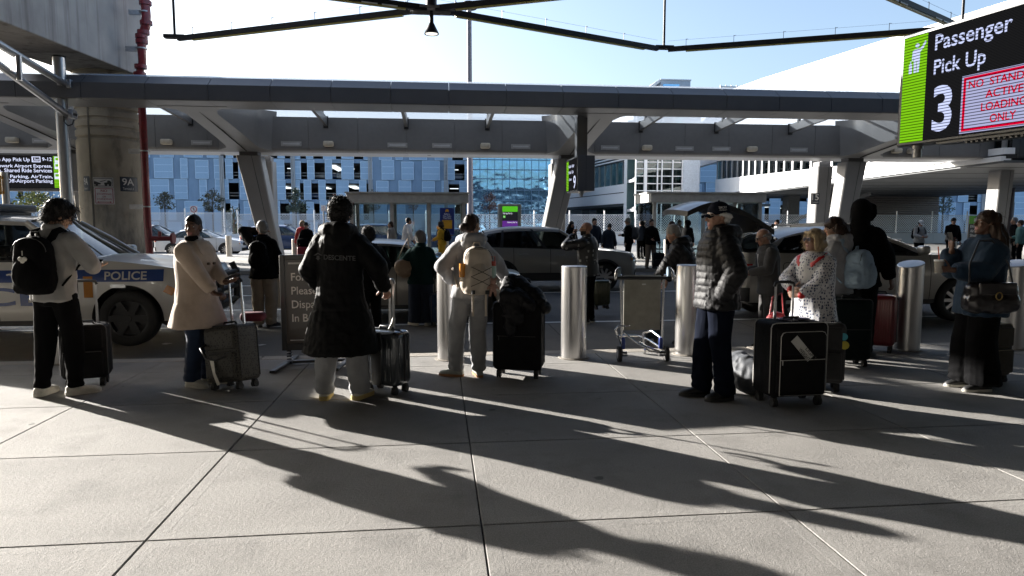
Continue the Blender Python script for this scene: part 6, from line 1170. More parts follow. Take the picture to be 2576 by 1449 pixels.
    # ---- hair, cap, glasses
    if hair:
        st = hair['style']; mb = MB(); hs = lambda *a: hd(*a)
        if cap: st = 'fringe'
        if st in ('short', 'curly', 'messy'):
            g_ = .012 if st == 'short' else .030
            mb.sph(hd(0, -.022, .052), (.077 * hw_ + g_ * .6, .094 + g_ * .5, .082 + g_), 20, 14, hqm); mb.sph(hd(0, -.055, .0), (.070 * hw_ + g_ * .6, .058 + g_ * .5, .075), 16, 10, hqm); mb.caps(hd(-.075 * hw_, -.01, .03), .014 + g_ * .3, hd(-.074 * hw_, .0, -.0), .008); mb.caps(hd(.075 * hw_, -.01, .03), .014 + g_ * .3, hd(.074 * hw_, .0, 0), .008)
            if st == 'messy': mb.caps(hd(-.05, .05, .10), .035, hd(.04, .065, .095), .034); mb.caps(hd(0, -.08, -.05), .04, hd(0, -.06, -.06), .04)
        elif st == 'fringe': # thinning, sides only
            for sg in (-1, 1): mb.tube([hd(sg * .073 * hw_, .02, .02), hd(sg * .078 * hw_, -.03, .02), hd(sg * .055, -.085, .0), hd(0, -.103, -.01)], [.012, .022, .026, .024], 10)
            mb.sph(hd(0, -.065, -.03), (.066, .045, .05), 12, 8, hqm)
        elif st == 'bun':
            mb.sph(hd(0, -.016, .046), (.077 * hw_, .098, .086), 20, 14, hqm); mb.sph(hd(0, -.05, .0), (.072 * hw_, .06, .07), 16, 10, hqm); bx = hair.get('bx', -.02); mb.sph(hd(bx, -.125, -.02), (.046, .042, .044), 12, 8)
        elif st == 'pulled':
            mb.sph(hd(0, -.016, .044), (.076 * hw_, .097, .086), 20, 14, hqm); mb.sph(hd(0, -.055, -.005), (.072 * hw_, .055, .07), 16, 10, hqm); mb.caps(hd(0, -.09, -.03), .035, hd(.02, -.085, -.10), .03); mb.sph(hd(0, -.07, -.12), (.05, .04, .05), 10, 8)
        elif st == 'bob':
            mb.sph(hd(0, -.018, .05), (.086, .104, .088), 20, 14, hqm)
            for sg in (-1, 1): mb.tube([hd(sg * .055, .065, .085), hd(sg * .082, .045, .03), hd(sg * .086, .03, -.04), hd(sg * .07, .02, -.10)], [.022, .026, .03, .022], 10)
            mb.tube([hd(-.08, .0, -.02), hd(-.065, -.07, -.04), hd(0, -.10, -.05), hd(.065, -.07, -.04), hd(.08, 0, -.02)], .045, 12); mb.tube([hd(-.075, .0, -.09), hd(-.05, -.07, -.1), hd(0, -.085, -.11), hd(.05, -.07, -.1), hd(.075, 0, -.09)], .03, 10); mb.caps(hd(-.05, .078, .085), .02, hd(.045, .08, .08), .02)
        elif st == 'long':
            mb.sph(hd(0, -.018, .048), (.085, .106, .088), 20, 14, hqm); ln = hair.get('len', .34)
            for xx, yy in ((-.07, -.03), (-.045, -.085), (0, -.10), (.045, -.085), (.07, -.03)): q = hd(xx, yy, .0); e = q - V((0, 0, ln)) + hv(xx * .5, -.03, 0); mb.tube([q, lerp_v(q, e, .35) + hv(xx * .3, -.025, 0), lerp_v(q, e, .7) + hv(xx * .3, -.03, 0), e], [.048, .055, .05, .022], 10)
        S_(mb); me = remesh(mb, (.0075 if fine else .014) * s, 2 if fine else 1)
        amp = {'curly': .012, 'messy': .007, 'short': .005, 'bob': .005, 'long': .010, 'bun': .005}.get(st, .004); f_ = {'curly': 62, 'messy': 34, 'long': 22, 'bob': 26}.get(st, 38); folds(me, amp * s, (f_, f_, f_ * (.9 if st in ('curly', 'short') else .28)), rnd.randint(0, 99))
        if fine:
            a, n = getv(me); m2 = MB(); m2.v = [tuple(p) for p in a]; m2.f = [tuple(p.vertices) for p in me.polygons]; m2.m = [0] * len(m2.f); nst = {'curly': 1100, 'messy': 800, 'bun': 160, 'bob': 600, 'long': 240}.get(st, 110); L_ = {'curly': .028, 'messy': .06, 'bun': .05, 'bob': .05, 'long': .07}.get(st, .018)
            for i in rnd.sample(range(len(a)), min(nst, len(a))):
                p = V(a[i]); q = V(n[i]); rg_ = .5 if st == 'curly' else .28; dn = V((rnd.gauss(0, rg_), rnd.gauss(0, rg_), rnd.gauss(-.8 if st != 'curly' else 0, rg_))); 
                w0 = .0018 if st in ('curly', 'messy') else .0013; d0 = (q * .7 + dn).normalized(); d1 = (q * .5 + dn * 1.4 + V((0, 0, -.5 if st != 'curly' else .1))).normalized(); m2.tube([p - q * .004, p + d0 * L_ * .5 * s, p + (d0 * .45 + d1 * .5) * L_ * s], [w0 * s, w0 * .8 * s, w0 * .3 * s], 3)
            bpy.data.meshes.remove(me); me = m2.mesh('hair')
        link('hair', me, hair['mat'], root, smooth=180)
    if cap:
        mb = MB(); mb.sph(hd(0, -.014, .052), (.086, .104, .088), 24, 14, hqm)
        S_(mb); a = MB(); a.v = mb.v; a.f = mb.f; a.m = mb.m; me = remesh(a, .007 * s, 1)
        bm = bmesh.new(); bm.from_mesh(me); pl_ = hd(0, 0, .026) * s; nn = hqm @ V((0, .12, 1)); bmesh.ops.bisect_plane(bm, geom=bm.verts[:] + bm.edges[:] + bm.faces[:], plane_co=pl_, plane_no=nn, clear_inner=True); bm.to_mesh(me); bm.free(); cp = link('cap', me, cap['mat'], root, smooth=180)
        mb = MB(); by = cap.get('back', 1); rows = []
        for th_ in (0.0, .006): rows.append([[hd(x * .072, by * (.070 + k * .078 * (1 - .45 * x * x)), .030 - .018 * k - .022 * x * x + th_) for x in [q / 6 for q in range(-6, 7)]] for k in [j / 5 for j in range(6)]])
        for g_ in rows: mb.grid(g_)
        S_(mb).build('visor', cap['mat'], cp, smooth=60); mb = MB(); mb.sph(hd(0, -.014, .14), .009, 8, 6); S_(mb).build('cap_button', cap['mat'], cp)
        if cap.get('txt'):
            for tx, z_, h_, w_ in cap['txt']:
                sd_ = cap.get('side', -1); ob = fit(tx, cap['tmat'], cp, (0, 0, 0), (1, 0, 0), (0, 0, 1), w_, h_, .006, 'lettering', 0); q, _ = getv(ob.data); o2 = q.copy()
                for i, p in enumerate(q): yy = -(p[0] - w_ / 2) * sd_ * -1; yy = (w_ / 2 - p[0]) if sd_ < 0 else (p[0] - w_ / 2); zz = z_ + p[2]; k = max(.05, 1 - ((yy - .01 + .014) / .104) ** 2 - ((zz - .052) / .088) ** 2); pt = hd(sd_ * (.086 * math.sqrt(k) + .003), yy - .01, zz); o2[i] = tuple(pt * s)
                setv(ob.data, o2)
    if glasses:
        mb = MB()
        for sg in (-1, 1): cc = hd(sg * .033, .099, .008); mb.tube([cc + hv(.026 * math.cos(k * .5236), -.004 * abs(math.cos(k * .5236)), .021 * math.sin(k * .5236)) for k in range(12)], .0032, 6, close=True); mb.tube([hd(sg * .058, .094, .014), hd(sg * .076, .05, .014), hd(sg * .080, -.01, .010)], .0032, 5)
        mb.tube([hd(-.009, .103, .012), hd(.009, .103, .012)], .003, 5); mb.mi = 1
        for sg in (-1, 1): cc = hd(sg * .033, .0985, .008); mb.add([cc + hv(.025 * math.cos(k * .5236), -.004 * abs(math.cos(k * .5236)), .020 * math.sin(k * .5236)) for k in range(12)], [tuple(range(12))])
        S_(mb).build('glasses', [glasses['mat'], glasses.get('lens', m_gld)], root, smooth=40)
    wm = root.matrix_basis
    J = dict(root=root, s=s, NK=NK, RX=RX, RY=RY, SP=sp_, WR=WR, WL=WL, SR=SR, SL=SL, tf=tf, hd=hd, HC=HC)
    J['w'] = lambda p: V((loc[0], loc[1], z0)) + Matrix.Rotation(-R(head), 3, 'Z') @ (V(p) * s)
    return J
def lerp_v(a, b, t): return a + (b - a) * t
def wearable(name, label, cat, J, mb, mat, voxel=.009, sm=3, fold=.004, fs=(14, 14, 10), group=None):
    """a bag worn by a person: built in the wearer's frame, top-level"""
    s = J['s']; mb.v = [(p[0] * s, p[1] * s, p[2] * s) for p in mb.v]; me = remesh(mb, voxel * s, sm)
    if fold: folds(me, fold * s, fs, 7)
    o = link(name, me, mat, None, J['root'].location, 180, rz=J['root'].rotation_euler[2]); return tag(o, label, cat, group)
def worn_part(o, J, mb, name, mat, smooth=60, lab=None):
    s = J['s']; mb.v = [(p[0] * s, p[1] * s, p[2] * s) for p in mb.v]; q = mb.build(name, mat, o, smooth=smooth)
    if lab: q['label'] = lab
    return q
def backpack(J, label, mat, strap, w_=.15, h_=.46, d_=.10, z1=1.44, side=0.0, pocket=True, fold=.004, bulge=1.0):
    NK, RX, RY, SP = J['NK'], J['RX'], J['RY'], J['SP']; c0 = NK - SP * (1.5 - z1) - RY * (.125 + d_) + RX * side
    def pt(x, y, z): return c0 + RX * x - RY * y - SP * z
    mb = MB(); rg = []
    for z, k, dk in ((.0, .35, .3), (.03, .72, .7), (.09, .93, .9), (.2, 1.0, 1.0), (.34, 1.02, 1.1), (h_ - .05, .98, 1.1), (h_ - .01, .85, .8), (h_, .6, .5)):
        n = 20; ring = []
        for j in range(n): a = 2 * math.pi * j / n; ca, sa = math.cos(a), math.sin(a); ring.append(pt(w_ * k * math.copysign(abs(ca) ** .6, ca), d_ * dk * bulge * math.copysign(abs(sa) ** .7, sa), z))
        rg.append(ring)
    mb.rings(rg)
    if pocket: mb.sph(pt(0, d_ * .85, h_ * .66), (w_ * .82, d_ * .55, h_ * .30), 16, 10)
    for sg in (-1, 1): mb.sph(pt(sg * w_ * .98, 0, h_ * .72), (.028, d_ * .6, h_ * .2), 10, 8)
    o = wearable('backpack', label, 'backpack', J, mb, mat, fold=fold)
    for sg in (-1, 1):
        m_ = MB(); a = NK + RX * sg * .115; pts = [pt(sg * .07, -d_ * .9, .05), a - RY * .11 - SP * .01, a - RY * .03 + SP * .012, a + RY * .07 - SP * .03, a + RX * sg * .03 + RY * .155 - SP * .15, a + RX * sg * .06 + RY * .13 - SP * .28, pt(sg * .17, -d_ * 1.1, h_ * .85)]
        secs = []
        for i, p in enumerate(pts):
            q0, q1 = pts[max(0, i - 1)], pts[min(len(pts) - 1, i + 1)]; t = (q1 - q0).normalized(); nx = (p - (NK - SP * .12)).normalized(); wv = t.cross(nx).normalized(); secs.append((p, wv * (.032 if i < 5 else .016), wv.cross(t) * .010))
        m_.ell(secs, 10); worn_part(o, J, m_, 'strap', strap)
    m_ = MB(); m_.tube([pt(-.04, -.03, .01), pt(-.03, -.02, -.04), pt(.03, -.02, -.04), pt(.04, -.03, .01)], .009, 8); worn_part(o, J, m_, 'grab_handle', strap)
    m_ = MB(); m_.tube([pt(w_ * 1.0 * math.cos(t), .02 + d_ * .4, .13 - .12 * math.sin(t)) for t in [math.pi * k / 12 for k in range(13)]], .004, 5); worn_part(o, J, m_, 'zip', pm('zip_dark', (.04, .04, .04), .5))
    return o, pt
def phone(J, wrist, d, up_, label):
    p = J['w'](wrist); o = empty('phone', p, 0, label, 'phone'); q = J['root'].rotation_euler.to_matrix(); d = (q @ V(d)).normalized(); u = (q @ V(up_)); u = (u - d * u.dot(d)).normalized(); n = d.cross(u)
    M = Matrix((n, u, d)).transposed(); mb = MB(); mb.rbox(d * .02, (.072, .148, .009), .004, 2, M); mb.mi = 1; mb.box(d * .0253, (.066, .138, .001), M); mb.build('body', [m_trim, m_gld], o, smooth=40)
    return o
# ================================================================ luggage
m_sc = cloth('suitcase_black_fabric', (.014, .014, .015), .7, 260, .3, sheen=.05); m_scg = cloth('suitcase_grey_fabric', (.06, .06, .062), .75); m_alh = pm('handle_aluminium', (.62, .62, .62), .3, .9, var=.04); m_zip = pm('piping_grey', (.22, .22, .22), .5)
def suitcase(name, label, loc, rz, w_, h, d, mat, hard=False, handle=0.0, tilt=0.0, hw_=.17, piping=None, ribs=None, wr=.032, hmat=None, grip=None, pocket=True, group=None, spinner=True):
    """w_ across, h high, d deep; front face looks towards local -Y; the telescopic handle stands at the back"""
    c = empty(name, loc, rz, label, 'suitcase', group); c.rotation_euler = (tilt, 0, rz); b0 = wr * 2 + .012
    mb = MB(); mb.rbox((0, 0, b0 + (h - b0) / 2), (w_, d, h - b0), .045 if not hard else .06, 4); sh = mb.build('shell', mat, c, smooth=50)
    if hard:
        mb = MB(); n = ribs or 7
        for k in range(n):
            x = lerp(-w_ / 2 + .05, w_ / 2 - .05, k / (n - 1))
            for y in (-d / 2, d / 2): mb.rbox((x, y, b0 + (h - b0) / 2), (w_ / n * .5, .012, h - b0 - .12), .005, 2)
        for sx in (-1, 1):
            for k in range(max(3, n - 2)): mb.rbox((sx * w_ / 2, lerp(-d / 2 + .06, d / 2 - .06, k / max(2, n - 3)), b0 + (h - b0) / 2), (.012, .016, h - b0 - .12), .005, 2)
        mb.build('ribs', mat, sh, smooth=50); mb = MB(); pts = [(-w_ / 2 - .004, 0, b0 + .05), (-w_ / 2 - .004, 0, h - .05), (-w_ / 2 + .05, 0, h + .003), (w_ / 2 - .05, 0, h + .003), (w_ / 2 + .004, 0, h - .05), (w_ / 2 + .004, 0, b0 + .05)]; mb.tube(pts, .012, 6); mb.build('zip', m_trim, c, smooth=60)
    else:
        if pocket:
            mb = MB(); mb.rbox((0, -d / 2 - .008, b0 + (h - b0) * .30), (w_ * .86, .05, (h - b0) * .46), .022, 3); mb.build('front_pocket', mat, c, smooth=50); mb = MB(); mb.rbox((0, -d / 2 - .002, b0 + (h - b0) * .76), (w_ * .86, .035, (h - b0) * .36), .016, 3); mb.build('upper_pocket', mat, c, smooth=50)
        pp_ = piping or m_scg; mb = MB()
        for y in (-d / 2 + .03, d / 2 - .03):
            o_ = .04; X, Z0, Z1 = w_ / 2 + .002, b0, h + .002; mb.tube([(-X, y, Z0 + o_), (-X, y, Z1 - o_), (-X + o_ * .3, y, Z1 - o_ * .3), (-X + o_, y, Z1), (X - o_, y, Z1), (X - o_ * .3, y, Z1 - o_ * .3), (X, y, Z1 - o_), (X, y, Z0 + o_)], .005, 6)
        mb.build('piping', pp_, c, smooth=60); mb = MB(); mb.tube([(w_ * -.40, -d / 2 - .035, b0 + (h - b0) * .52), (w_ * .40, -d / 2 - .035, b0 + (h - b0) * .52)], .004, 5); mb.box((-w_ * .36, -d / 2 - .04, b0 + (h - b0) * .49), (.008, .006, .045)); mb.build('zip', pp_, c)
    mb = MB(); mb.tube([(-.08, 0, h), (-.07, 0, h + .03), (.07, 0, h + .03), (.08, 0, h)], .011, 8); mb.build('carry_handle', m_trim, c, smooth=60)
    for sx in (-1, 1):
        for sy in (-1, 1):
            mb = MB(); x, y = sx * (w_ / 2 - .055), sy * (d / 2 - .05)
            for o_ in (-.013, .013): mb.cyl((x + o_ - .009, y, wr), (x + o_ + .009, y, wr), wr, n=16)
            mb.rbox((x, y, wr * 1.7), (.05, .05, .05), .012, 2); mb.build('wheel', m_rub, c, smooth=45)
    if handle:
        yb = d / 2 - .045; hm = hmat or m_alh
        for sx in (-1, 1): mb = MB(); mb.bar((sx * hw_ / 2, yb, h - .02), (sx * hw_ / 2, yb, lerp(h, handle, .5)), .022, .016, (0, 1, 0)); mb.bar((sx * hw_ / 2, yb, lerp(h, handle, .5) - .01), (sx * hw_ / 2, yb, handle), .017, .012, (0, 1, 0)); mb.build('handle_rod', hm, c)
        mb = MB(); mb.tube([(-hw_ / 2 - .012, yb, handle - .025), (-hw_ / 2, yb, handle + .005), (-hw_ / 4, yb, handle + .015), (hw_ / 4, yb, handle + .015), (hw_ / 2, yb, handle + .005), (hw_ / 2 + .012, yb, handle - .025)], .014, 8); mb.build('handle_grip', grip or m_trim, c, smooth=60)
    return c
def gl(px, py, z=0.0): q = G(px, py, z); q.z = z; return q
# ---------------------------------------------------------------- materials for clothes
c_swg = cloth('sweatshirt_grey', (.30, .295, .285)); c_blk = cloth('cloth_black', (.0055, .0055, .006)); c_cream = cloth('wool_cream', (.50, .40, .32), .9, 420, .3, sheen=.3); c_jean = cloth('denim_blue', (.018, .032, .068), .85, 500); c_puf = pm('puffer_shell', (.007, .007, .0085), .6, var=.1, vs=9, bump=.15, bs=60, spec=.28); c_coat = pm('long_coat_shell', (.004, .004, .0043), .65, var=.1, vs=9, bump=.15, bs=60, spec=.12); c_swp = cloth('sweatpants_grey', (.30, .305, .315)); c_hood = cloth('hoodie_grey', (.32, .32, .33)); c_navy = cloth('navy_twill', (.005, .0072, .015)); c_beige = cloth('chino_beige', (.30, .25, .20)); c_dgrn = cloth('fleece_green', (.010, .028, .028)); c_suit = cloth('suit_grey', (.055, .053, .052)); c_wh = cloth('cloth_white', (.55, .55, .56)); c_yel = cloth('cloth_yellow', (.62, .33, .02)); c_dden = cloth('denim_jacket', (.011, .029, .056), .85, 420, .4); c_lbl = cloth('pack_pale_blue', (.27, .36, .45)); c_packb = cloth('pack_beige', (.52, .45, .37), .8); c_dkb = cloth('cloth_dark_navy', (.012, .018, .03)); c_tan = cloth('cloth_tan', (.22, .16, .11)); c_teal = cloth('cloth_sage', (.10, .2, .18))
s_wht = pm('shoe_white', (.55, .53, .47), .6, var=.15, vs=18); s_gum = pm('sole_gum', (.36, .17, .07), .6); s_cream = pm('sole_yellow', (.55, .42, .16), .6); s_blk = pm('shoe_black', (.018, .018, .018), .5)
wrinkle(c_puf, 16, .5); wrinkle(c_coat, 7, .5)
# patterned cloth for the blonde woman's raincoat and the bomber jacket: printed patches
def printed(name, base, ink, scale, lo, stretch=(1, 1, 1), rough=.5, extra=None):
    m = pm(name, base, rough, var=.06, vs=8, bump=.15, bs=60); n = m.node_tree.nodes; L = m.node_tree.links; b = n['Principled BSDF']; src = b.inputs['Base Color'].links[0].from_socket
    tc = n.new('ShaderNodeTexCoord'); mp = n.new('ShaderNodeMapping'); mp.inputs['Scale'].default_value = stretch; L.new(tc.outputs['Object'], mp.inputs[0]); vo = n.new('ShaderNodeTexVoronoi'); vo.inputs['Scale'].default_value = scale; vo.distance = 'CHEBYCHEV'; vo.inputs['Randomness'].default_value = .55; L.new(mp.outputs[0], vo.inputs['Vector'])
    lt = n.new('ShaderNodeMath'); lt.operation = 'LESS_THAN'; lt.inputs[1].default_value = lo; L.new(vo.outputs['Distance'], lt.inputs[0]); mx = n.new('ShaderNodeMix'); mx.data_type = 'RGBA'; L.new(lt.outputs[0], mx.inputs[0]); L.new(src, mx.inputs[6]); mx.inputs[7].default_value = list(ink) + [1]; L.new(mx.outputs[2], b.inputs['Base Color']); return m
c_rain = printed('raincoat_print', (.55, .55, .57), (.02, .035, .10), 46, .30, (1, 1, .75)); c_red = pm('lining_red', (.50, .015, .015), .45); c_skirt = printed('skirt_print', (.35, .16, .10), (.10, .05, .12), 20, .3); c_bomb = printed('bomber_print', (.012, .012, .013), (.32, .32, .31), 9.5, .19)
# ================================================================ front row, left to right
# man with the black backpack
L1 = gl(155, 992); J = person('man seen from behind in grey sweatshirt and black trousers with a black backpack', L1, 12, 1.79, 1.0, sk_a, feet=((.14, .02, 42), (-.15, -.04, -6)), wr=(.15, .30, 1.14), wl=(-.27, .10, .93), er=(.9, -.7, -.2), el=(-1, -.6, 0), hy=38, hp=22, pr=(0, 0, 1), dr=(-.3, 1, .1),
    top=dict(mat=c_swg, name='sweatshirt', hem=.87, cinch=.02, t=.024, sl=.056, fold=.011, collar=.05), bot=dict(mat=c_blk, th=.105, kn=.085, an=.062, hem=.075), shoe=dict(mat=s_wht, sole=s_wht, w=1.12, st=.035), hair=dict(style='messy', mat=h_blk))
o, pt = backpack(J, 'black backpack with a small pale charm on the man in the grey sweatshirt', c_blk, c_blk, .165, .50, .10)
m_ = MB(); q = pt(.03, .16, .19); m_.tube([q + J['SP'] * .07, q + J['SP'] * .03], .004, 5); m_.sph(q - J['RX'] * .02, (.024, .006, .02), 10, 6); m_.sph(q + J['RX'] * .02, (.024, .006, .02), 10, 6); m_.sph(q - J['SP'] * .018, (.022, .006, .018), 10, 6); worn_part(o, J, m_, 'charm', s_wht)
phone(J, J['WR'] + V((-.03, .10, .02)), (0, -.6, .8), (0, .8, .6), 'phone held by the man with the black backpack')
suitcase('suitcase', 'black soft upright suitcase behind the man with the black backpack', gl(222, 968), R(14), .40, .61, .26, m_sc, handle=1.02, hw_=.19, wr=.035)
# woman in the cream coat
L2 = gl(505, 968); J = person('woman in a flared cream coat and blue jeans looking over her shoulder', L2, 108, 1.67, 1.2, sk_d, fem=True, lf=0, feet=((.09, -.02, 12), (-.09, .05, -14)), wr=(.17, .33, .97), wl=(.01, .35, 1.08), er=(.6, -1, -.3), el=(-.6, -1, -.4), hy=78, hp=2, dr=(-.15, 1, -.2), pr=(-.3, 0, -1), dl=(.2, 1, .15), pl=(0, .1, 1), cr=.9, cl=.5,
    top=dict(mat=c_cream, name='coat', hem=.63, flare=.075, t=.026, sl=.062, fold=.007, fs=(5, 5, 2.2), collar=.02, cuff=.02), bot=dict(mat=c_jean, th=.11, kn=.082, an=.085, hem=.06), shoe=dict(mat=s_wht, sole=s_wht), hair=dict(style='pulled', mat=h_blk), inner=dict(mat=c_wh, name='turtleneck', up=.05))
root = J['root']; s_ = J['s']; mb = MB(); NK, RX, RY, SP = J['NK'], J['RX'], J['RY'], J['SP']
for sg in (-1, 1): mb.add([NK + RX * sg * .03 + RY * .17 - SP * .20, NK + RX * sg * .125 + RY * .155 - SP * .10, NK + RX * sg * .10 + RY * .095 + SP * .0, NK + RX * sg * .05 + RY * .10 - SP * .0, NK + RX * sg * .02 + RY * .155 - SP * .10], [(0, 1, 2, 3, 4)])
mb.v = [tuple(c * s_ for c in p) for p in mb.v]; q = mb.build('lapels', c_cream, root, smooth=0); q.modifiers.new('thick', 'SOLIDIFY').thickness = .012
mb = MB(); mb.tube([J['hd'](-.055, .045, -.10), J['hd'](-.03, .085, -.112), J['hd'](.03, .085, -.112), J['hd'](.055, .045, -.10)], [.02, .026, .026, .02], 10); mb.v = [tuple(c * s_ for c in p) for p in mb.v]; mb.build('face_mask', c_blk, root, smooth=180)
for (x, z) in ((.05, 1.27), (.05, 1.12), (-.04, 1.27), (-.04, 1.12)): c, a_, b_ = J['tf'](z); mb = MB(); p = c + a_ * x + b_ * .188; mb.cyl(p - b_ * .01, p + b_ * .012, .014, n=12); mb.v = [tuple(k * s_ for k in p) for p in mb.v]; mb.build('button', pm('button_brown', (.10, .06, .04), .4), root)
phone(J, J['WL'] + V((.03, .11, .05)), (-.1, -.4, .9), (0, .9, .4), 'dark phone in the hand of the woman in the cream coat')
m_pat = printed('suitcase_tweed', (.055, .052, .045), (.008, .008, .008), 55, .30, (1, 1, .8), .7); c = suitcase('suitcase', 'grey patterned suitcase with a paper tag beside the woman in the cream coat', gl(592, 978), R(-28), .42, .62, .30, m_pat, handle=1.06, hw_=.15, tilt=R(-5), piping=m_trim, hmat=m_alh); c.rotation_euler = (R(-5), R(-8), R(-28))
mb = MB(); mb.add([(-.10, -.19, .30), (-.04, -.20, .30), (-.03, -.23, .16), (.0, -.22, .06), (.05, -.23, .07), (.01, -.24, .18)], [(0, 1, 5, 2), (2, 5, 4, 3)]); mb.build('paper_tag', s_wht, c, smooth=60); mb = MB(); mb.tube([(-.16, -.17, .45), (-.14, -.25, .42), (-.06, -.27, .32), (.06, -.27, .30), (.14, -.22, .33)], .012, 8); mb.build('front_strap', m_trim, c, smooth=60)
tag(MB().rbox((0, 0, 0), (.24, .16, .09), .04).build('neck_pillow', pm('pillow_maroon', (.10, .01, .02), .8), None, gl(605, 978) + V((.06, .32, .665)), smooth=60), 'small maroon pouch lying on the grey patterned suitcase', 'pouch')
# man in the long black coat
L3 = gl(862, 1002); J = person('man seen from behind in a long black quilted coat and grey sweatpants', L3, 4, 1.79, 1.0, sk_l, feet=((.155, 0, 24), (-.155, .0, -4)), wr=(.37, .15, .97), wl=(-.20, .17, .98), er=(.6, -1, 0), el=(-.6, -1, 0), hy=6, hp=14, dr=(.15, .8, -.5), pr=(-.3, -.2, -1), cr=.9,
    top=dict(mat=c_coat, name='coat', hem=.43, flare=.11, t=.045, sl=.062, hood='down', fold=.006, fs=(8, 8, 6), puff=.16, pamp=.006, collar=.04), bot=dict(mat=c_swp, th=.11, kn=.095, an=.085, hem=.06, fold=.010), shoe=dict(mat=s_wht, sole=s_cream, w=1.15, st=.04), hair=dict(style='curly', mat=h_blk))
root = J['root']; s_ = J['s']
ob = fit('DESCENTE', pm('print_grey', (.045, .045, .047), .5), root, (0, 0, 0), (1, 0, 0), (0, 0, 1), .27, .044, .02); dg = bpy.context.evaluated_depsgraph_get(); q, _ = getv(ob.data); co = [k for k in root.children if k.name.startswith('coat')][0]; a_, _ = getv(co.data)
def on_back(x, z):
    k = np.argmin((a_[:, 0] - x) ** 2 + (a_[:, 2] - z) ** 2 + 5 * np.maximum(0, a_[:, 1] + .1) ** 2); near = a_[((a_[:, 0] - x) ** 2 + (a_[:, 2] - z) ** 2) < .0009]; return near[:, 1].min() - .004 if len(near) else -.2
grid_ = {}
o2 = q.copy()
for i, p in enumerate(q):
    X, Z = -.10 + p[0], 1.285 + p[2] - .05 * p[0]; key = (round(X, 2), round(Z, 2)); grid_[key] = grid_.get(key) or on_back(*key); o2[i] = (X, grid_[key] - .004, Z)
setv(ob.data, o2)
mb = MB(); cx, cz = -.155, 1.31; y_ = on_back(cx, cz) - .006
for pts in (((-.04, .01), (0, .035), (.04, .01), (.02, .01), (0, .022), (-.02, .01)), ((-.012, .008), (.012, .008), (.012, -.012), (.02, -.012), (0, -.034), (-.02, -.012), (-.012, -.012))): mb.add([(cx + x, y_, cz + z) for x, z in pts], [tuple(range(len(pts)))])
mb.build('jacket_emblem', MATS['print_grey'], root, smooth=0)
c = suitcase('suitcase', 'shiny grey blue hard suitcase with ridges beside the man in the long coat', gl(975, 985), R(-32), .40, .60, .27, pm('shell_grey_blue', (.05, .058, .066), .22, .3, coat=.5, var=.1), hard=True, handle=1.05, ribs=6, hw_=.04, grip=m_alh); mb = MB(); mb.tube([(.0, .09, .66), (.05, .05, .70), (.07, .0, .66), (.06, -.04, .61)], [.012, .016, .016, .012], 6); mb.build('paper_tag', s_wht, c, smooth=60)
mb = MB(); mb.rbox((-.02, -.139, .34), (.11, .012, .5), .005); mb.build('expansion_gusset', m_trim, c)
# girl in grey with the beige backpack
L4 = gl(1190, 948); J = person('girl in grey hoodie and sweatpants seen from behind leaning on a black suitcase', L4, -14, 1.68, .96, sk_a, fem=True, ls=-2, pel=(-.03, 0), feet=((.07, .02, 6), (-.17, .10, -52)), wr=(.47, .25, 1.03), wl=(-.20, .14, 1.03), er=(.9, -.8, .5), el=(-1, -.5, -.1), hy=52, hp=4, dr=(.55, .3, -.6), pr=(-.2, .2, -1), cr=.5,
    top=dict(mat=c_hood, name='hoodie', hem=.86, cinch=.01, t=.03, sl=.062, hood='down', fold=.012, cuff=.02), bot=dict(mat=c_swp, th=.105, kn=.092, an=.070, hem=.07, fold=.011), shoe=dict(mat=pm('shoe_sage', (.36, .38, .34), .6), sole=s_gum), hair=dict(style='bun', mat=h_brn, bx=-.02))
o, pt = backpack(J, 'beige backpack with cord lacing and a fluffy charm on the girl in grey', c_packb, c_packb, .15, .50, .115, z1=1.42)
m_ = MB(); zs_ = [.21, .31, .41]
for a, b in zip(zs_[:-1], zs_[1:]): m_.tube([pt(-.11, .155, a), pt(0, .185, (a + b) / 2), pt(.11, .155, b)], .003, 5); m_.tube([pt(.11, .155, a), pt(0, .185, (a + b) / 2), pt(-.11, .155, b)], .003, 5)
worn_part(o, J, m_, 'lacing', m_trim)
for sg in (-1, 1): m_ = MB(); m_.bar(pt(sg * .07, .10, .49), pt(sg * .07 + .01, .09, .72), .022, .004); worn_part(o, J, m_, 'loose_strap', c_packb)
for sg in (-1, 1): m_ = MB(); m_.box(pt(sg * .075, .13, .47), (.035, .02, .04)); worn_part(o, J, m_, 'buckle', m_trim)
m_ = MB(); c_ = pt(.14, .12, .36); m_.sph(c_, .035, 10, 7); m_.sph(c_ - J['SP'] * .06, (.04, .035, .045), 10, 7)
for sg in (-1, 1): m_.caps(c_ + J['RX'] * sg * .02 - J['SP'] * .09, .016, c_ + J['RX'] * sg * .03 - J['SP'] * .14, .014); m_.caps(c_ + J['RX'] * sg * .03 - J['SP'] * .04, .014, c_ + J['RX'] * sg * .06 - J['SP'] * .07, .012); m_.sph(c_ + J['RX'] * sg * .028 + J['SP'] * .03, .016, 8, 6)
worn_part(o, J, m_, 'plush_charm', cloth('plush_pink', (.40, .24, .19), .95), 180)
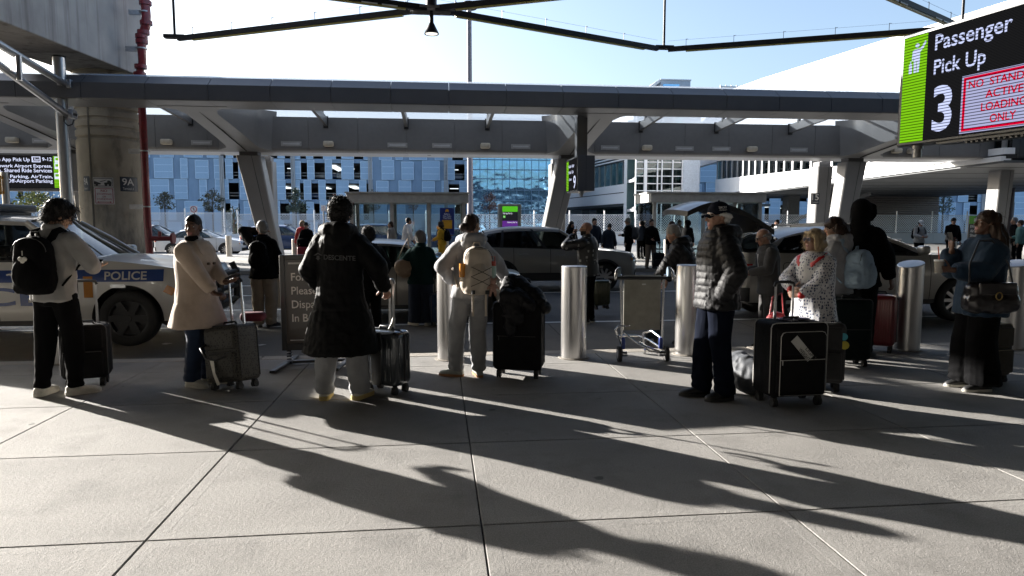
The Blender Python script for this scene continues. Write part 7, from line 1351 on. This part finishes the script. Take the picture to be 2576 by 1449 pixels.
m_ = MB(); c_ = pt(-.165, .03, .32); m_.cyl(c_, c_ + J['SP'] * .14, .034); worn_part(o, J, m_, 'bottle', pm('bottle_orange', (.65, .25, .02), .25)); m_ = MB(); c_ = pt(.165, .03, .36); m_.cyl(c_, c_ + J['SP'] * .16, .036); m_.mi = 1; m_.cyl(c_ + J['SP'] * .161, c_ + J['SP'] * .21, .034, .03); m_.tube([c_ + J['SP'] * .21 + J['RX'] * .02, c_ + J['SP'] * .26 + J['RX'] * .02, c_ + J['SP'] * .26 - J['RX'] * .02, c_ + J['SP'] * .21 - J['RX'] * .02], .006, 6); m_.v = [tuple(k * J['s'] for k in p) for p in m_.v]; m_.build('water_bottle', [pm('bottle_mint', (.35, .5, .45), .4), pm('bottle_coral', (.42, .07, .05), .4)], o, smooth=40)
Ls = gl(1306, 945); suitcase('suitcase', 'large black soft suitcase with a dark jacket over it beside the girl in grey', Ls, R(-16), .50, .79, .32, m_sc, handle=1.0, hw_=.18, wr=.036, hmat=m_trim, pocket=False)
mb = MB(); 
for a, r0, b, r1 in (((-.12, .06, 1.0), .06, (-.10, -.16, .86), .07), ((-.10, -.16, .86), .07, (-.06, -.19, .50), .05), ((-.05, .08, 1.01), .07, (.16, .0, .86), .09), ((.16, 0, .86), .09, (.28, -.1, .74), .06), ((.0, -.1, .86), .08, (.14, -.15, .76), .07), ((-.15, .1, .95), .07, (.1, .15, .8), .08), ((-.02, -.15, .86), .06, (.02, -.2, .62), .05)): mb.caps(a, r0, b, r1, 12, 3, .8)
me = remesh(mb, .012, 3); folds(me, .014, (11, 11, 9), 5); folds(me, .004, (34, 34, 26), 9); tag(link('folded_jacket', me, c_puf, None, Ls, 180, rz=R(-16)), 'black puffy jacket slung over the large black suitcase', 'jacket')
# older man in the cap
L5 = gl(1797, 1000); J = person('older man in profile in a black quilted jacket, navy trousers and baseball cap', L5, -92, 1.77, 1.08, sk_m, lf=-1, feet=((.09, .10, 6), (-.09, -.05, -8)), wr=(.20, .05, .93), wl=(-.20, .05, .93), er=(1, -.7, 0), el=(-1, -.7, 0), dr=(-1, .05, -.1), dl=(1, .05, -.1), hy=-4, hp=2, cr=1.0, cl=1.0,
    top=dict(mat=c_puf, name='jacket', hem=.83, t=.042, sl=.070, hood='down', puff=.062, pamp=.009, fold=.007, collar=.07, cinch=.01), bot=dict(mat=c_navy, th=.11, kn=.092, an=.088, hem=.055, fold=.008), shoe=dict(mat=s_blk, sole=s_blk, w=1.1), hair=dict(style='short', mat=h_wht), glasses=dict(mat=pm('wire_frame', (.3, .28, .25), .3, .8), lens=glass('lens_clear', (.9, .88, .85), .85)),
    cap=dict(mat=cloth('cap_navy', (.012, .014, .022)), txt=(('EMORY', .072, .022, .075), ('UNIVERSITY', .055, .010, .075)), tmat=pm('cap_stitch', (.6, .6, .6), .7), side=-1))
suitcase('suitcase', 'black hard suitcase standing on the lane behind the man in the cap', V((3.75, 9.0, ROAD)), R(-12), .46, .76, .30, pm('shell_black', (0, 0, 0)), hard=True, ribs=4, tilt=R(-6))
# luggage right: soft black suitcase with the tag, duffel, grey case with a sticker
Lb = gl(1982, 1012); c = suitcase('suitcase', 'big black soft suitcase with white piping and a torn LIGHT WEIGHT tag', Lb, R(3), .53, .74, .34, m_sc, handle=1.06, hw_=.17, piping=pm('piping_white', (.45, .44, .42), .5), wr=.038)
mb = MB(); mb.rings([[(x * .42, -.212, .12 + z * .55) for x, z in ((-.5, 0), (.5, 0), (.5, .93), (.46, .985), (.40, 1), (-.40, 1), (-.46, .985), (-.5, .93))]] * 1 + [[(x * .43, -.207, .115 + z * .56) for x, z in ((-.5, 0), (.5, 0), (.5, .93), (.46, .985), (.40, 1), (-.40, 1), (-.46, .985), (-.5, .93))]], cap=False); mb.build('front_piping', MATS['piping_white'], c)
tgm = pm('tag_paper', (.5, .5, .48), .6); Rm = Matrix.Rotation(R(48), 3, 'Y'); mb = MB(); mb.box((-.02, -.222, .53), (.24, .004, .075), Rm); lt = mb.build('torn_tag', tgm, c); r_ = Rm @ V((1, 0, 0)); u_ = Rm @ V((0, 0, 1))
for tx, k, off in (('LIGHT', .02, .10), ('WEIGHT', -.03, .06)): fit(tx, m_nb, lt, V((-.02, -.2255, .53)) + r_ * (off - .08) + u_ * (k - .008), r_, u_, .14, .034, .012)
mb = MB(); mb.sph((-.04, .02, .755), (.075, .045, .012), 14, 6); mb.sph((.10, .0, .755), (.075, .045, .012), 14, 6); mb.build('tag_pair', pm('tag_lilac', (.30, .28, .42), .5), c, smooth=60)
mb = MB(); mb.sph((0, 0, .17), (.17, .30, .17), 18, 12); mb.sph((-.03, .05, .20), (.13, .22, .17), 14, 10); me = remesh(mb, .012, 3); folds(me, .016, (9, 9, 9), 12); a, _ = getv(me); a[:, 2] = np.maximum(a[:, 2], .0); setv(me, a); dfo = tag(link('duffel_bag', me, cloth('duffel_grey', (.07, .075, .085), .6), None, gl(1876, 985), 180), 'slumped dark grey duffel bag beside the big black suitcase', 'bag')
mb = MB(); mb.tube([(.1, -.24, .25), (.13, -.27, .2), (.16, -.26, .15), (.19, -.24, .22)], .008, 6); mb.build('strap', m_trim, dfo, smooth=60)
c = suitcase('suitcase', 'grey soft suitcase with a yellow sticker behind the big black one', gl(2058, 985) + V((.06, .12, 0)), R(-22), .42, .66, .28, cloth('suitcase_mid_grey', (.045, .045, .047)), handle=1.10, hw_=.13, hmat=m_trim, wr=.034); mb = MB(); mb.cyl((.2, -.145, .46), (.2, -.147, .46), .04); mb.build('sticker', pm('sticker_yellow', (.6, .5, .03), .5), c); mb = MB(); mb.cyl((.19, -.144, .54), (.19, -.1465, .54), .035); mb.build('sticker', pm('sticker_cyan', (.05, .4, .5), .5), c)
# blonde woman in the printed raincoat
L6 = gl(2040, 968); L6.z = 0; J = person('blonde woman in tinted sunglasses and a printed raincoat with red lining', L6, -112, 1.53, 1.14, sk_l, fem=True, lf=2, feet=((.09, 0, 6), (-.09, .02, -8)), wr=(.05, .30, 1.10), wl=(-.06, .33, 1.05), er=(1, -.3, -.2), el=(-1, -.3, -.2), hy=12, hp=-3, dr=(-1, .3, .0), pr=(0, -1, .1), dl=(1, .3, 0), pl=(0, -1, 0),
    top=dict(mat=[c_rain, c_red], name='raincoat', hem=.56, flare=.05, t=.036, sl=.066, fold=.010, cuff=.03, collar=.02), bot=dict(mat=c_skirt, th=.115, kn=.10, an=.10, hem=.2), shoe=dict(mat=s_wht), hair=dict(style='bob', mat=h_bln), glasses=dict(mat=pm('frame_lilac', (.06, .055, .09), .3), lens=pm('lens_lilac', (.010, .009, .026), .4, spec=.08)), inner=dict(mat=cloth('scarf_cream', (.50, .42, .33)), name='scarf', up=.035))
root = J['root']; s_ = J['s']; NK, RX, RY, SP = J['NK'], J['RX'], J['RY'], J['SP']
for sg in (-1, 1):
    mb = MB(); mb.ell([(NK + RX * sg * .08 + RY * .160 - SP * .14, RX * .012, RY * .01), (NK + RX * sg * .09 + RY * .155 - SP * .10, RX * .035, RY * .014), (NK + RX * sg * .125 + RY * .085 - SP * .035, RX * .045, RY * .03), (NK + RX * sg * .11 - RY * .02 + SP * .01, RX * .03, RY * .03)], 12); mb.v = [tuple(c * s_ for c in p) for p in mb.v]; mb.build('red_collar', c_red, root, smooth=60)
for W_, E_ in ((J['WR'], 1), (J['WL'], -1)): mb = MB(); mb.sph(W_ + V((-.03 * E_ * -1, 0, 0)), (.042, .04, .04), 12, 8); mb.v = [tuple(c * s_ for c in p) for p in mb.v]; q = mb.build('red_cuff', c_red, root, smooth=180)
mb = MB(); mb.sph((0, 0, .12), (.13, .09, .14), 16, 10); mb.tube([(-.08, 0, .2), (-.06, -.02, .42), (.04, -.02, .46), (.08, 0, .2)], .009, 6); rbg = tag(mb.build('red_handbag', pm('leather_red', (.22, .008, .010), .45, bump=.5, bs=70, var=.2), None, gl(1955, 950) + V((.02, .1, .42)), smooth=60), 'red woven handbag hanging behind the suitcase handles', 'handbag')
# young woman with the pale blue backpack, behind
L7 = gl(2098, 905); J = person('woman with dark hair in a pale grey tracksuit carrying a light blue backpack', L7, -38, 1.66, 1.0, sk_a, fem=True, lf=3, wr=(.17, .26, 1.0), wl=(-.17, .26, 1.0), hy=-25, hp=12, feet=((.10, .02, 10), (-.10, 0, -10)), top=dict(mat=c_hood, name='hoodie', hem=.84, t=.03, sl=.062, hood='down', fold=.011), bot=dict(mat=c_swp, th=.105, kn=.09, an=.075, hem=.06), shoe=dict(mat=s_wht), hair=dict(style='long', mat=h_brn, len=.10))
backpack(J, 'limp light blue backpack on the woman in the pale tracksuit', c_lbl, c_lbl, .16, .46, .13, z1=1.36, fold=.008, bulge=1.1)
# tall man in black with the hood up and the suitcases before him
L8 = gl(2148, 895); J = person('tall man in black with his hood up, seen from behind', L8, 55, 1.84, 1.12, sk_d, lf=2, wr=(.30, .18, .86), wl=(-.24, .2, .95), hy=15, hp=8, feet=((.11, 0, 12), (-.11, 0, -12)), top=dict(mat=c_blk, name='hoodie', hem=.82, t=.04, sl=.070, hood='up', fold=.010), bot=dict(mat=c_blk, th=.11, kn=.09, an=.08), hair=dict(style='short', mat=h_blk))
suitcase('suitcase', 'large black green suitcase standing before the man with his hood up', gl(2128, 918), R(-8), .42, .76, .30, cloth('suitcase_bottle', (.010, .016, .016), .6), handle=.0, pocket=False)
suitcase('suitcase', 'dark red hard suitcase with fine ribs left of the slanting bollard', gl(2205, 882), R(-38), .40, .72, .30, pm('shell_maroon', (.15, .015, .02), .3, .1, coat=.3), hard=True, handle=0, ribs=12, wr=.034)
# man in the grey suit
L9 = V((4.62, 9.1, ROAD)); J = person('bald man with glasses in a grey suit looking down at his phone', L9, -82, 1.68, 1.05, sk_m, lf=6, wr=(.08, .34, 1.12), wl=(-.10, .34, 1.12), hp=22, dr=(-.2, 1, .2), pr=(0, 0, 1), top=dict(mat=c_suit, name='suit_jacket', hem=.80, t=.024, sl=.058, collar=.02), bot=dict(mat=c_suit), hair=dict(style='fringe', mat=h_gry), glasses=dict(mat=m_trim), inner=dict(mat=c_wh, name='shirt', up=.03))
phone(J, J['WR'] + V((-.02, .12, .04)), (0, -.6, .8), (0, .8, .6), 'phone held by the man in the grey suit')
mb = MB(); c0_, a0_, b0_ = J['tf'](1.40); c1_, a1_, b1_ = J['tf'](1.08); mb.ell([(c0_ + b0_ * .145, a0_ * .05, b0_ * .02), (c1_ + b1_ * .152, a1_ * .03, b1_ * .015)], 12); mb.v = [tuple(k * J['s'] for k in p) for p in mb.v]; mb.build('shirt_front', c_wh, J['root'], smooth=60)
mb = MB(); mb.ell([(c0_ + b0_ * .165, a0_ * .018, b0_ * .008), (c1_ + b1_ * .168, a1_ * .03, b1_ * .008)], 8); mb.v = [tuple(k * J['s'] for k in p) for p in mb.v]; mb.build('tie', c_dkb, J['root'], smooth=60)
# woman in the denim jacket
L10 = gl(2452, 978); J = person('woman in profile in a big denim jacket and wide black trousers holding a cup', L10, -84, 1.70, 1.1, sk_d, fem=True, lf=-2, feet=((.10, .04, 4), (-.10, .0, -4)), wr=(.10, .25, 1.38), wl=(-.14, .40, 1.20), er=(.7, -.5, -.8), el=(-.5, -.6, -1), hy=0, hp=-10, dr=(0, .1, 1), pr=(0, -1, 0), dl=(.1, 1, .1), pl=(.6, .4, .5), cr=.7, cl=.9,
    top=dict(mat=c_dden, name='denim_jacket', hem=.76, t=.05, sl=.080, fold=.014, collar=.05, cuff=.03), bot=dict(mat=c_blk, th=.12, kn=.13, an=.15, hem=.07, fold=.008), shoe=dict(mat=s_blk, sole=s_wht), hair=dict(style='long', mat=h_brn, len=.40))
phone(J, J['WR'] + V((.0, .03, .10)), (0, -1, .3), (0, .35, 1), 'phone held near the chin of the woman in denim')
cpw = J['w'](J['WL'] + V((.03, .10, .02))); cu_o = empty('drink_cup', cpw - V((0, 0, .05)), 0, 'clear drink cup with an orange straw in the hand of the woman in denim', 'cup'); mb = MB(); mb.cyl((0, 0, 0), (0, 0, .11), .032, .043, 18); mb.build('cup', pm('cup_plastic', (.35, .33, .3), .2), cu_o, smooth=40); mb = MB(); mb.cyl((0, 0, .11), (0, 0, .125), .047, .045, 18); mb.build('lid', pm('lid_white', (.6, .6, .6), .3), cu_o, smooth=40); mb = MB(); mb.cyl((0, 0, .12), (-.02, 0, .25), .005, n=8); mb.build('straw', pm('straw_orange', (.6, .1, .03), .4), cu_o)
hbm = pm('leather_black', (.016, .013, .014), .28, var=.2, vs=9, bump=.25, bs=25, coat=.3); mb = MB(); mb.rbox((0, 0, .15), (.44, .15, .26), .05, 4); mb.rbox((0, 0, .10), (.46, .18, .18), .06, 4); me = remesh(mb, .010, 3); folds(me, .008, (10, 10, 12), 3); hb_ = tag(link('handbag', me, hbm, None, V((L10.x - .16, L10.y - .30, .78)), 180, rz=R(-6)), 'shiny black leather handbag with a brass ring on the woman in denim', 'handbag')
mb = MB(); mb.rbox((0, -.085, .235), (.34, .03, .11), .014); mb.build('flap', hbm, hb_, smooth=50); mb = MB(); mb.tube([(.028 * math.cos(k * .3927), -.108, .17 + .033 * math.sin(k * .3927)) for k in range(16)], .006, 6, close=True); mb.build('ring', pm('brass', (.5, .36, .14), .3, 1), hb_); mb = MB(); mb.bar((0, -.103, .27), (0, -.106, .2), .022, .004); mb.build('tab', hbm, hb_); mb = MB(); mb.tube([(-.2, 0, .25), (-.17, .06, .45), (-.04, .14, .66), (.08, .14, .66), (.19, .06, .45), (.2, 0, .25)], .008, 8); mb.build('strap', hbm, hb_, smooth=60)
suitcase('suitcase', 'tan edged dark suitcase behind the woman in denim', gl(2505, 968) + V((.02, .15, 0)), R(10), .38, .60, .25, cloth('suitcase_taupe', (.06, .052, .04)), handle=0, wr=.03, piping=pm('piping_tan', (.3, .25, .16), .5))
# ================================================================ second row on the lane
L11 = gl(667, 822, ROAD); J = person('man with grey hair shading his eyes, black jacket and beige trousers, from behind', L11, 4, 1.77, 1.05, sk_l, feet=((.10, .02, 30), (-.10, 0, -34)), wr=(.26, .12, .86), wl=(-.10, .22, 1.60), er=(.5, -1, 0), el=(-1, .1, .3), hy=-38, hp=0, dl=(.8, .5, .1), pl=(0, -.2, -1), cr=.6, cl=.3, top=dict(mat=c_blk, name='jacket', hem=.82, t=.034, sl=.062, fold=.010, collar=.05), bot=dict(mat=c_beige, th=.112, kn=.095, an=.085, hem=.055, fold=.011), shoe=dict(mat=s_blk), hair=dict(style='short', mat=h_gry))
backpack(J, 'black backpack on the man shading his eyes', c_blk, c_blk, .14, .44, .09); phone(J, J['WR'] + V((.0, .03, -.10)), (.9, -.4, .1), (0, .3, -1), 'phone hanging in the hand of the man shading his eyes')
L12 = gl(1060, 818, ROAD); J = person('woman with curly grey hair in a dark green fleece and wide jeans, from behind', L12, 6, 1.58, 1.16, sk_l, fem=True, wr=(.31, .10, .86), wl=(-.26, .16, 1.02), hy=-30, hp=6, feet=((.12, .0, 18), (-.12, .0, -50)), top=dict(mat=c_dgrn, name='fleece', hem=.80, t=.032, sl=.066, collar=.07), bot=dict(mat=cloth('jeans_dark', (.014, .022, .04)), th=.12, kn=.115, an=.125, hem=.06), shoe=dict(mat=s_wht), hair=dict(style='curly', mat=h_gry), glasses=dict(mat=m_trim))
mb = MB(); mb.sph((0, 0, .16), (.17, .09, .15), 16, 10); mb.sph((0, 0, .08), (.14, .10, .09), 14, 8); me = remesh(mb, .012, 2); folds(me, .008, (9, 9, 9), 3); p_ = J['w'](V((-.30, -.06, .93))); tb_ = tag(link('tote_bag', me, printed('tote_weave', (.26, .18, .12), (.14, .09, .06), 60, .2), None, p_, 180), 'tan woven tote on the shoulder of the woman in dark green', 'bag'); mb = MB(); mb.tube([(-.12, 0, .26), (-.02, .03, .5), (.06, .08, .66), (.12, .0, .26)], .008, 6); mb.build('strap', c_tan, tb_, smooth=60)
suitcase('suitcase', 'navy soft suitcase at the right hand of the woman in dark green', gl(1099, 820, ROAD) + V((.06, .05, 0)), R(18), .36, .56, .22, cloth('suitcase_navy', (.012, .03, .075)), handle=.86, hw_=.15, hmat=m_trim, wr=.03)
L13 = gl(1478, 812, ROAD); J = person('bald man in a patched black bomber jacket talking on his phone', L13, -48, 1.76, 1.08, sk_m, wr=(.26, .06, .86), wl=(-.10, .24, 1.52), er=(.5, -1, 0), el=(-.8, .3, -.6), hy=-30, hp=-2, dl=(.3, .1, 1), pl=(.6, -.6, 0), cl=.8, cr=1.0, top=dict(mat=c_bomb, name='bomber_jacket', hem=.84, t=.032, sl=.066, collar=.05), bot=dict(mat=c_blk), shoe=dict(mat=s_blk, sole=s_wht), glasses=dict(mat=pm('frame_amber', (.55, .22, .03), .3)), beard=h_blk)
phone(J, J['WL'] + V((.02, -.02, .10)), (.5, -.8, 0), (.1, .1, 1), 'phone at the ear of the bald man in the bomber jacket'); root = J['root']; s_ = J['s']
for tx, x, z, w2 in (('GUESS', .10, .96, .12), ('NOW', -.13, 1.10, .07), ('OLMT', .12, 1.36, .10)): c, a_, b_ = J['tf'](z); p = (c - b_ * .205 + a_ * (x - w2 / 2)) * s_; fit(tx, pm('print_pale', (.45, .43, .4), .6), root, p, a_, (0, 0, 1), w2, w2 * .32, .02, ext=.004)
suitcase('suitcase', 'olive green hard suitcase in the hand of the bald man', gl(1508, 792, ROAD) + V((.0, -.05, .12)), R(20), .36, .56, .22, pm('shell_olive', (.07, .075, .035), .35, .1, coat=.3), hard=True, ribs=8, wr=.03)
L14 = V((3.62, 9.6, ROAD)); J = person('stooping man with grey hair in a black puffer reaching for a case handle', L14, -62, 1.74, 1.1, sk_m, lf=16, wr=(.16, .34, .92), wl=(-.2, .45, .90), hp=22, hy=-10, dr=(0, .3, -1), dl=(0, .4, -1), cl=1.0, top=dict(mat=c_puf, name='jacket', hem=.82, t=.042, sl=.07, puff=.07, pamp=.011, hood='down', fold=.005), bot=dict(mat=c_navy), hair=dict(style='short', mat=h_gry))
suitcase('suitcase', 'slim dark blue case pulled by the stooping man', J['w'](J['WL']) * 1.0 + V((-.02, .10, -(J['w'](J['WL']).z) + ROAD)), R(70), .30, .50, .20, cloth('suitcase_ink', (.01, .02, .035)), handle=.90, hw_=.12, hmat=m_trim, wr=.028)
L15 = V((-1.02, 10.4, ROAD)); J = person('woman with curly dark hair in black half hidden behind the long coat', L15, -30, 1.66, 1.1, sk_d, fem=True, wr=(.24, .14, .95), wl=(-.24, .2, 1.0), hp=10, hy=-10, top=dict(mat=c_blk, name='jacket', hem=.80, t=.034, sl=.066), bot=dict(mat=c_blk), hair=dict(style='curly', mat=h_blk), glasses=dict(mat=m_trim))
# ================================================================ people on the island and beyond
def fp(px, pyf, label, head, H, top, bot, hair, Y=None, **k):
    q = gl(px, pyf) if Y is None else V((P(px, 600, Y).x, Y, 0)); return person(label, q, head, H, k.pop('bw', 1.05), k.pop('sk', sk_m), top=dict(dict(t=.026, sl=.058), **top), bot=dict(mat=bot), hair=hair and dict(style=hair[0], mat=hair[1]), fine=False, **k)
J = fp(772, 0, 'woman in glasses and black pushing a luggage cart on the island', 185, 1.62, dict(mat=c_blk, name='jacket'), c_beige, ('short', h_blk), 24.9, fem=True, hp=15, wr=(.2, .3, 1.0), wl=(-.2, .3, 1.0))
fp(762, 0, 'blonde person in a red top behind the woman with the cart', 170, 1.70, dict(mat=c_red, name='top'), c_blk, ('bob', h_bln), 26.0, fem=True)
rc = empty('luggage_trolley', V((P(757, 600, 24.3).x, 24.75, 0)), 0, 'loaded luggage cart with red and black cases pushed on the island', 'trolley'); mb = MB(); mb.tube([(-.28, .3, .15), (-.28, .32, 1.0), (.28, .32, 1.0), (.28, .3, .15)], .02, 8); mb.bar((-.25, -.4, .16), (-.25, .35, .16), .03, .03); mb.bar((.25, -.4, .16), (.25, .35, .16), .03, .03); mb.build('frame', m_chr, rc)
for x in (-.25, .25): MB().cyl((x - .02, -.35, .08), (x + .02, -.35, .08), .08).build('wheel', m_rub, rc)
tag(MB().rbox((0, 0, .3), (.42, .5, .6), .05).build('suitcase', pm('case_red', (.25, .01, .02), .4), None, rc.location + V((.02, 0, .18)), smooth=50), 'red case riding on the island luggage cart', 'suitcase'); tag(MB().rbox((0, 0, .14), (.4, .4, .28), .08).build('travel_bag', c_blk, None, rc.location + V((-.02, .02, .79)), smooth=50), 'black bag on top of the red case on the cart', 'bag')
fp(986, 0, 'woman in a beige jacket looking left by the shelter', -75, 1.66, dict(mat=cloth('jacket_stone', (.20, .18, .16)), name='jacket'), c_blk, ('pulled', h_brn), 25.4, fem=True)
J = fp(1022, 0, 'man in white shirt with a dark strap across his chest by the shelter', 60, 1.80, dict(mat=c_wh, name='shirt'), c_blk, ('short', h_blk), 26.2, lf=8, wr=(.35, .1, .95)); m_ = MB(); m_.tube([J['NK'] + J['RX'] * .10 + V((0, .0, -.02)), J['NK'] + V((0, .19, -.18)), J['NK'] + V((-.16, .14, -.42))], .02, 6); m_.tube([J['NK'] + J['RX'] * .10 + V((0, .0, -.02)), J['NK'] + V((0, -.17, -.18)), J['NK'] + V((-.16, -.12, -.42))], .02, 6); m_.v = [tuple(c * J['s'] for c in p) for p in m_.v]; m_.build('strap', c_blk, J['root'])
J = fp(1112, 0, 'woman in bright yellow shading her eyes by the blue poster', -70, 1.66, dict(mat=c_yel, name='hoodie'), c_yel, ('bob', h_brn), 25.2, fem=True, wr=(.12, .22, 1.55), er=(.8, .4, -.2), wl=(-.12, .3, 1.05)); backpack(J, 'black backpack on the woman in yellow', c_blk, c_blk, .15, .44, .1)
fp(1436, 0, 'woman with long dark hair behind the bald man', 150, 1.66, dict(mat=c_blk, name='coat', hem=.6), c_blk, ('long', h_blk), 24.6, fem=True)
fp(1494, 0, 'man in a dark blue jacket right of the bald man on the island', 170, 1.76, dict(mat=c_dkb, name='jacket'), c_blk, ('short', h_blk), 24.3)
fp(1531, 0, 'short person in a dark padded coat looking down on the island', 175, 1.58, dict(mat=c_dkb, name='coat', hem=.7, t=.04), c_blk, ('short', h_blk), 23.9, hp=30)
J = fp(1581, 673, 'man in a pale cap with a phone on the island', -60, 1.78, dict(mat=c_blk, name='jacket'), c_blk, ('short', h_gry), wr=(.1, .3, 1.15), cap=dict(mat=cloth('cap_khaki', (.20, .19, .15)))); backpack(J, 'grey backpack on the man in the pale cap', c_suit, c_suit, .15, .44, .1)
fp(1636, 675, 'man in a black pullover with a hand in front standing on the island', 172, 1.73, dict(mat=c_blk, name='pullover'), c_tan, ('short', h_brn), wr=(.12, .28, 1.06), wl=(-.3, .1, .85), feet=((.14, 0, 12), (-.14, 0, -12)))
tag(suitcase('suitcase', 'black case standing between the two people before the right shelter', gl(1655, 676), 0, .40, .56, .22, m_sc, handle=.95, hw_=.14, hmat=m_trim), None)
J = fp(1690, 676, 'woman with long hair in a black coat carrying a big shoulder bag', -70, 1.66, dict(mat=c_blk, name='coat', hem=.72), cloth('trousers_olive', (.05, .05, .04)), ('long', h_brn), fem=True, bw=1.15); mb = MB(); mb.rbox((0, 0, .2), (.44, .16, .36), .08, 3); mb.tube([(-.15, 0, .36), (0, .02, .72), (.15, 0, .36)], .012, 6); tag(mb.build('shoulder_bag', c_blk, None, J['w'](V((-.30, .02, .88))), smooth=50), 'large black shoulder bag on the long haired woman in black', 'bag')
fp(1707, 0, 'person in a dark cap inside the right shelter', 150, 1.74, dict(mat=c_blk, name='jacket'), c_blk, ('short', h_blk), 30.2, cap=dict(mat=c_blk)); fp(1728, 0, 'person with a hood up behind the long haired woman', 60, 1.70, dict(mat=c_blk, name='hoodie', hood='up'), c_blk, None, 25.6); fp(1612, 0, 'person in dark blue seen through the left pane of the right shelter', 0, 1.70, dict(mat=c_dkb, name='jacket'), c_blk, ('short', h_blk), 30.0)
J = fp(2312, 0, 'man in a white cap and grey sweatshirt reading his phone', 182, 1.72, dict(mat=c_swg, name='sweatshirt'), c_blk, ('short', h_blk), 25.0, hp=24, wr=(.1, .3, 1.1), wl=(-.1, .3, 1.1), cap=dict(mat=c_wh)); backpack(J, 'dark backpack on the man in the white cap', c_blk, c_blk, .15, .44, .1)
fp(2394, 0, 'man in a black top looking down at the right of the island', 190, 1.80, dict(mat=c_blk, name='pullover'), c_blk, ('short', h_blk), 24.8, hp=18, wr=(.2, .3, 1.0), bw=1.12)
fp(2552, 0, 'man in a dark jacket at the right edge', -60, 1.80, dict(mat=c_blk, name='jacket'), c_blk, ('short', h_gry), 23.8); fp(2568, 0, 'person in a sage green jacket cut by the right edge', -40, 1.70, dict(mat=c_teal, name='jacket'), c_blk, ('short', h_brn), 23.2, wr=(.1, .3, 1.1))
fp(1956, 0, 'man in a dark cap and white shirt beyond the raised tailgate', -60, 1.76, dict(mat=c_wh, name='shirt'), c_blk, ('short', h_blk), 31.0, cap=dict(mat=c_blk))
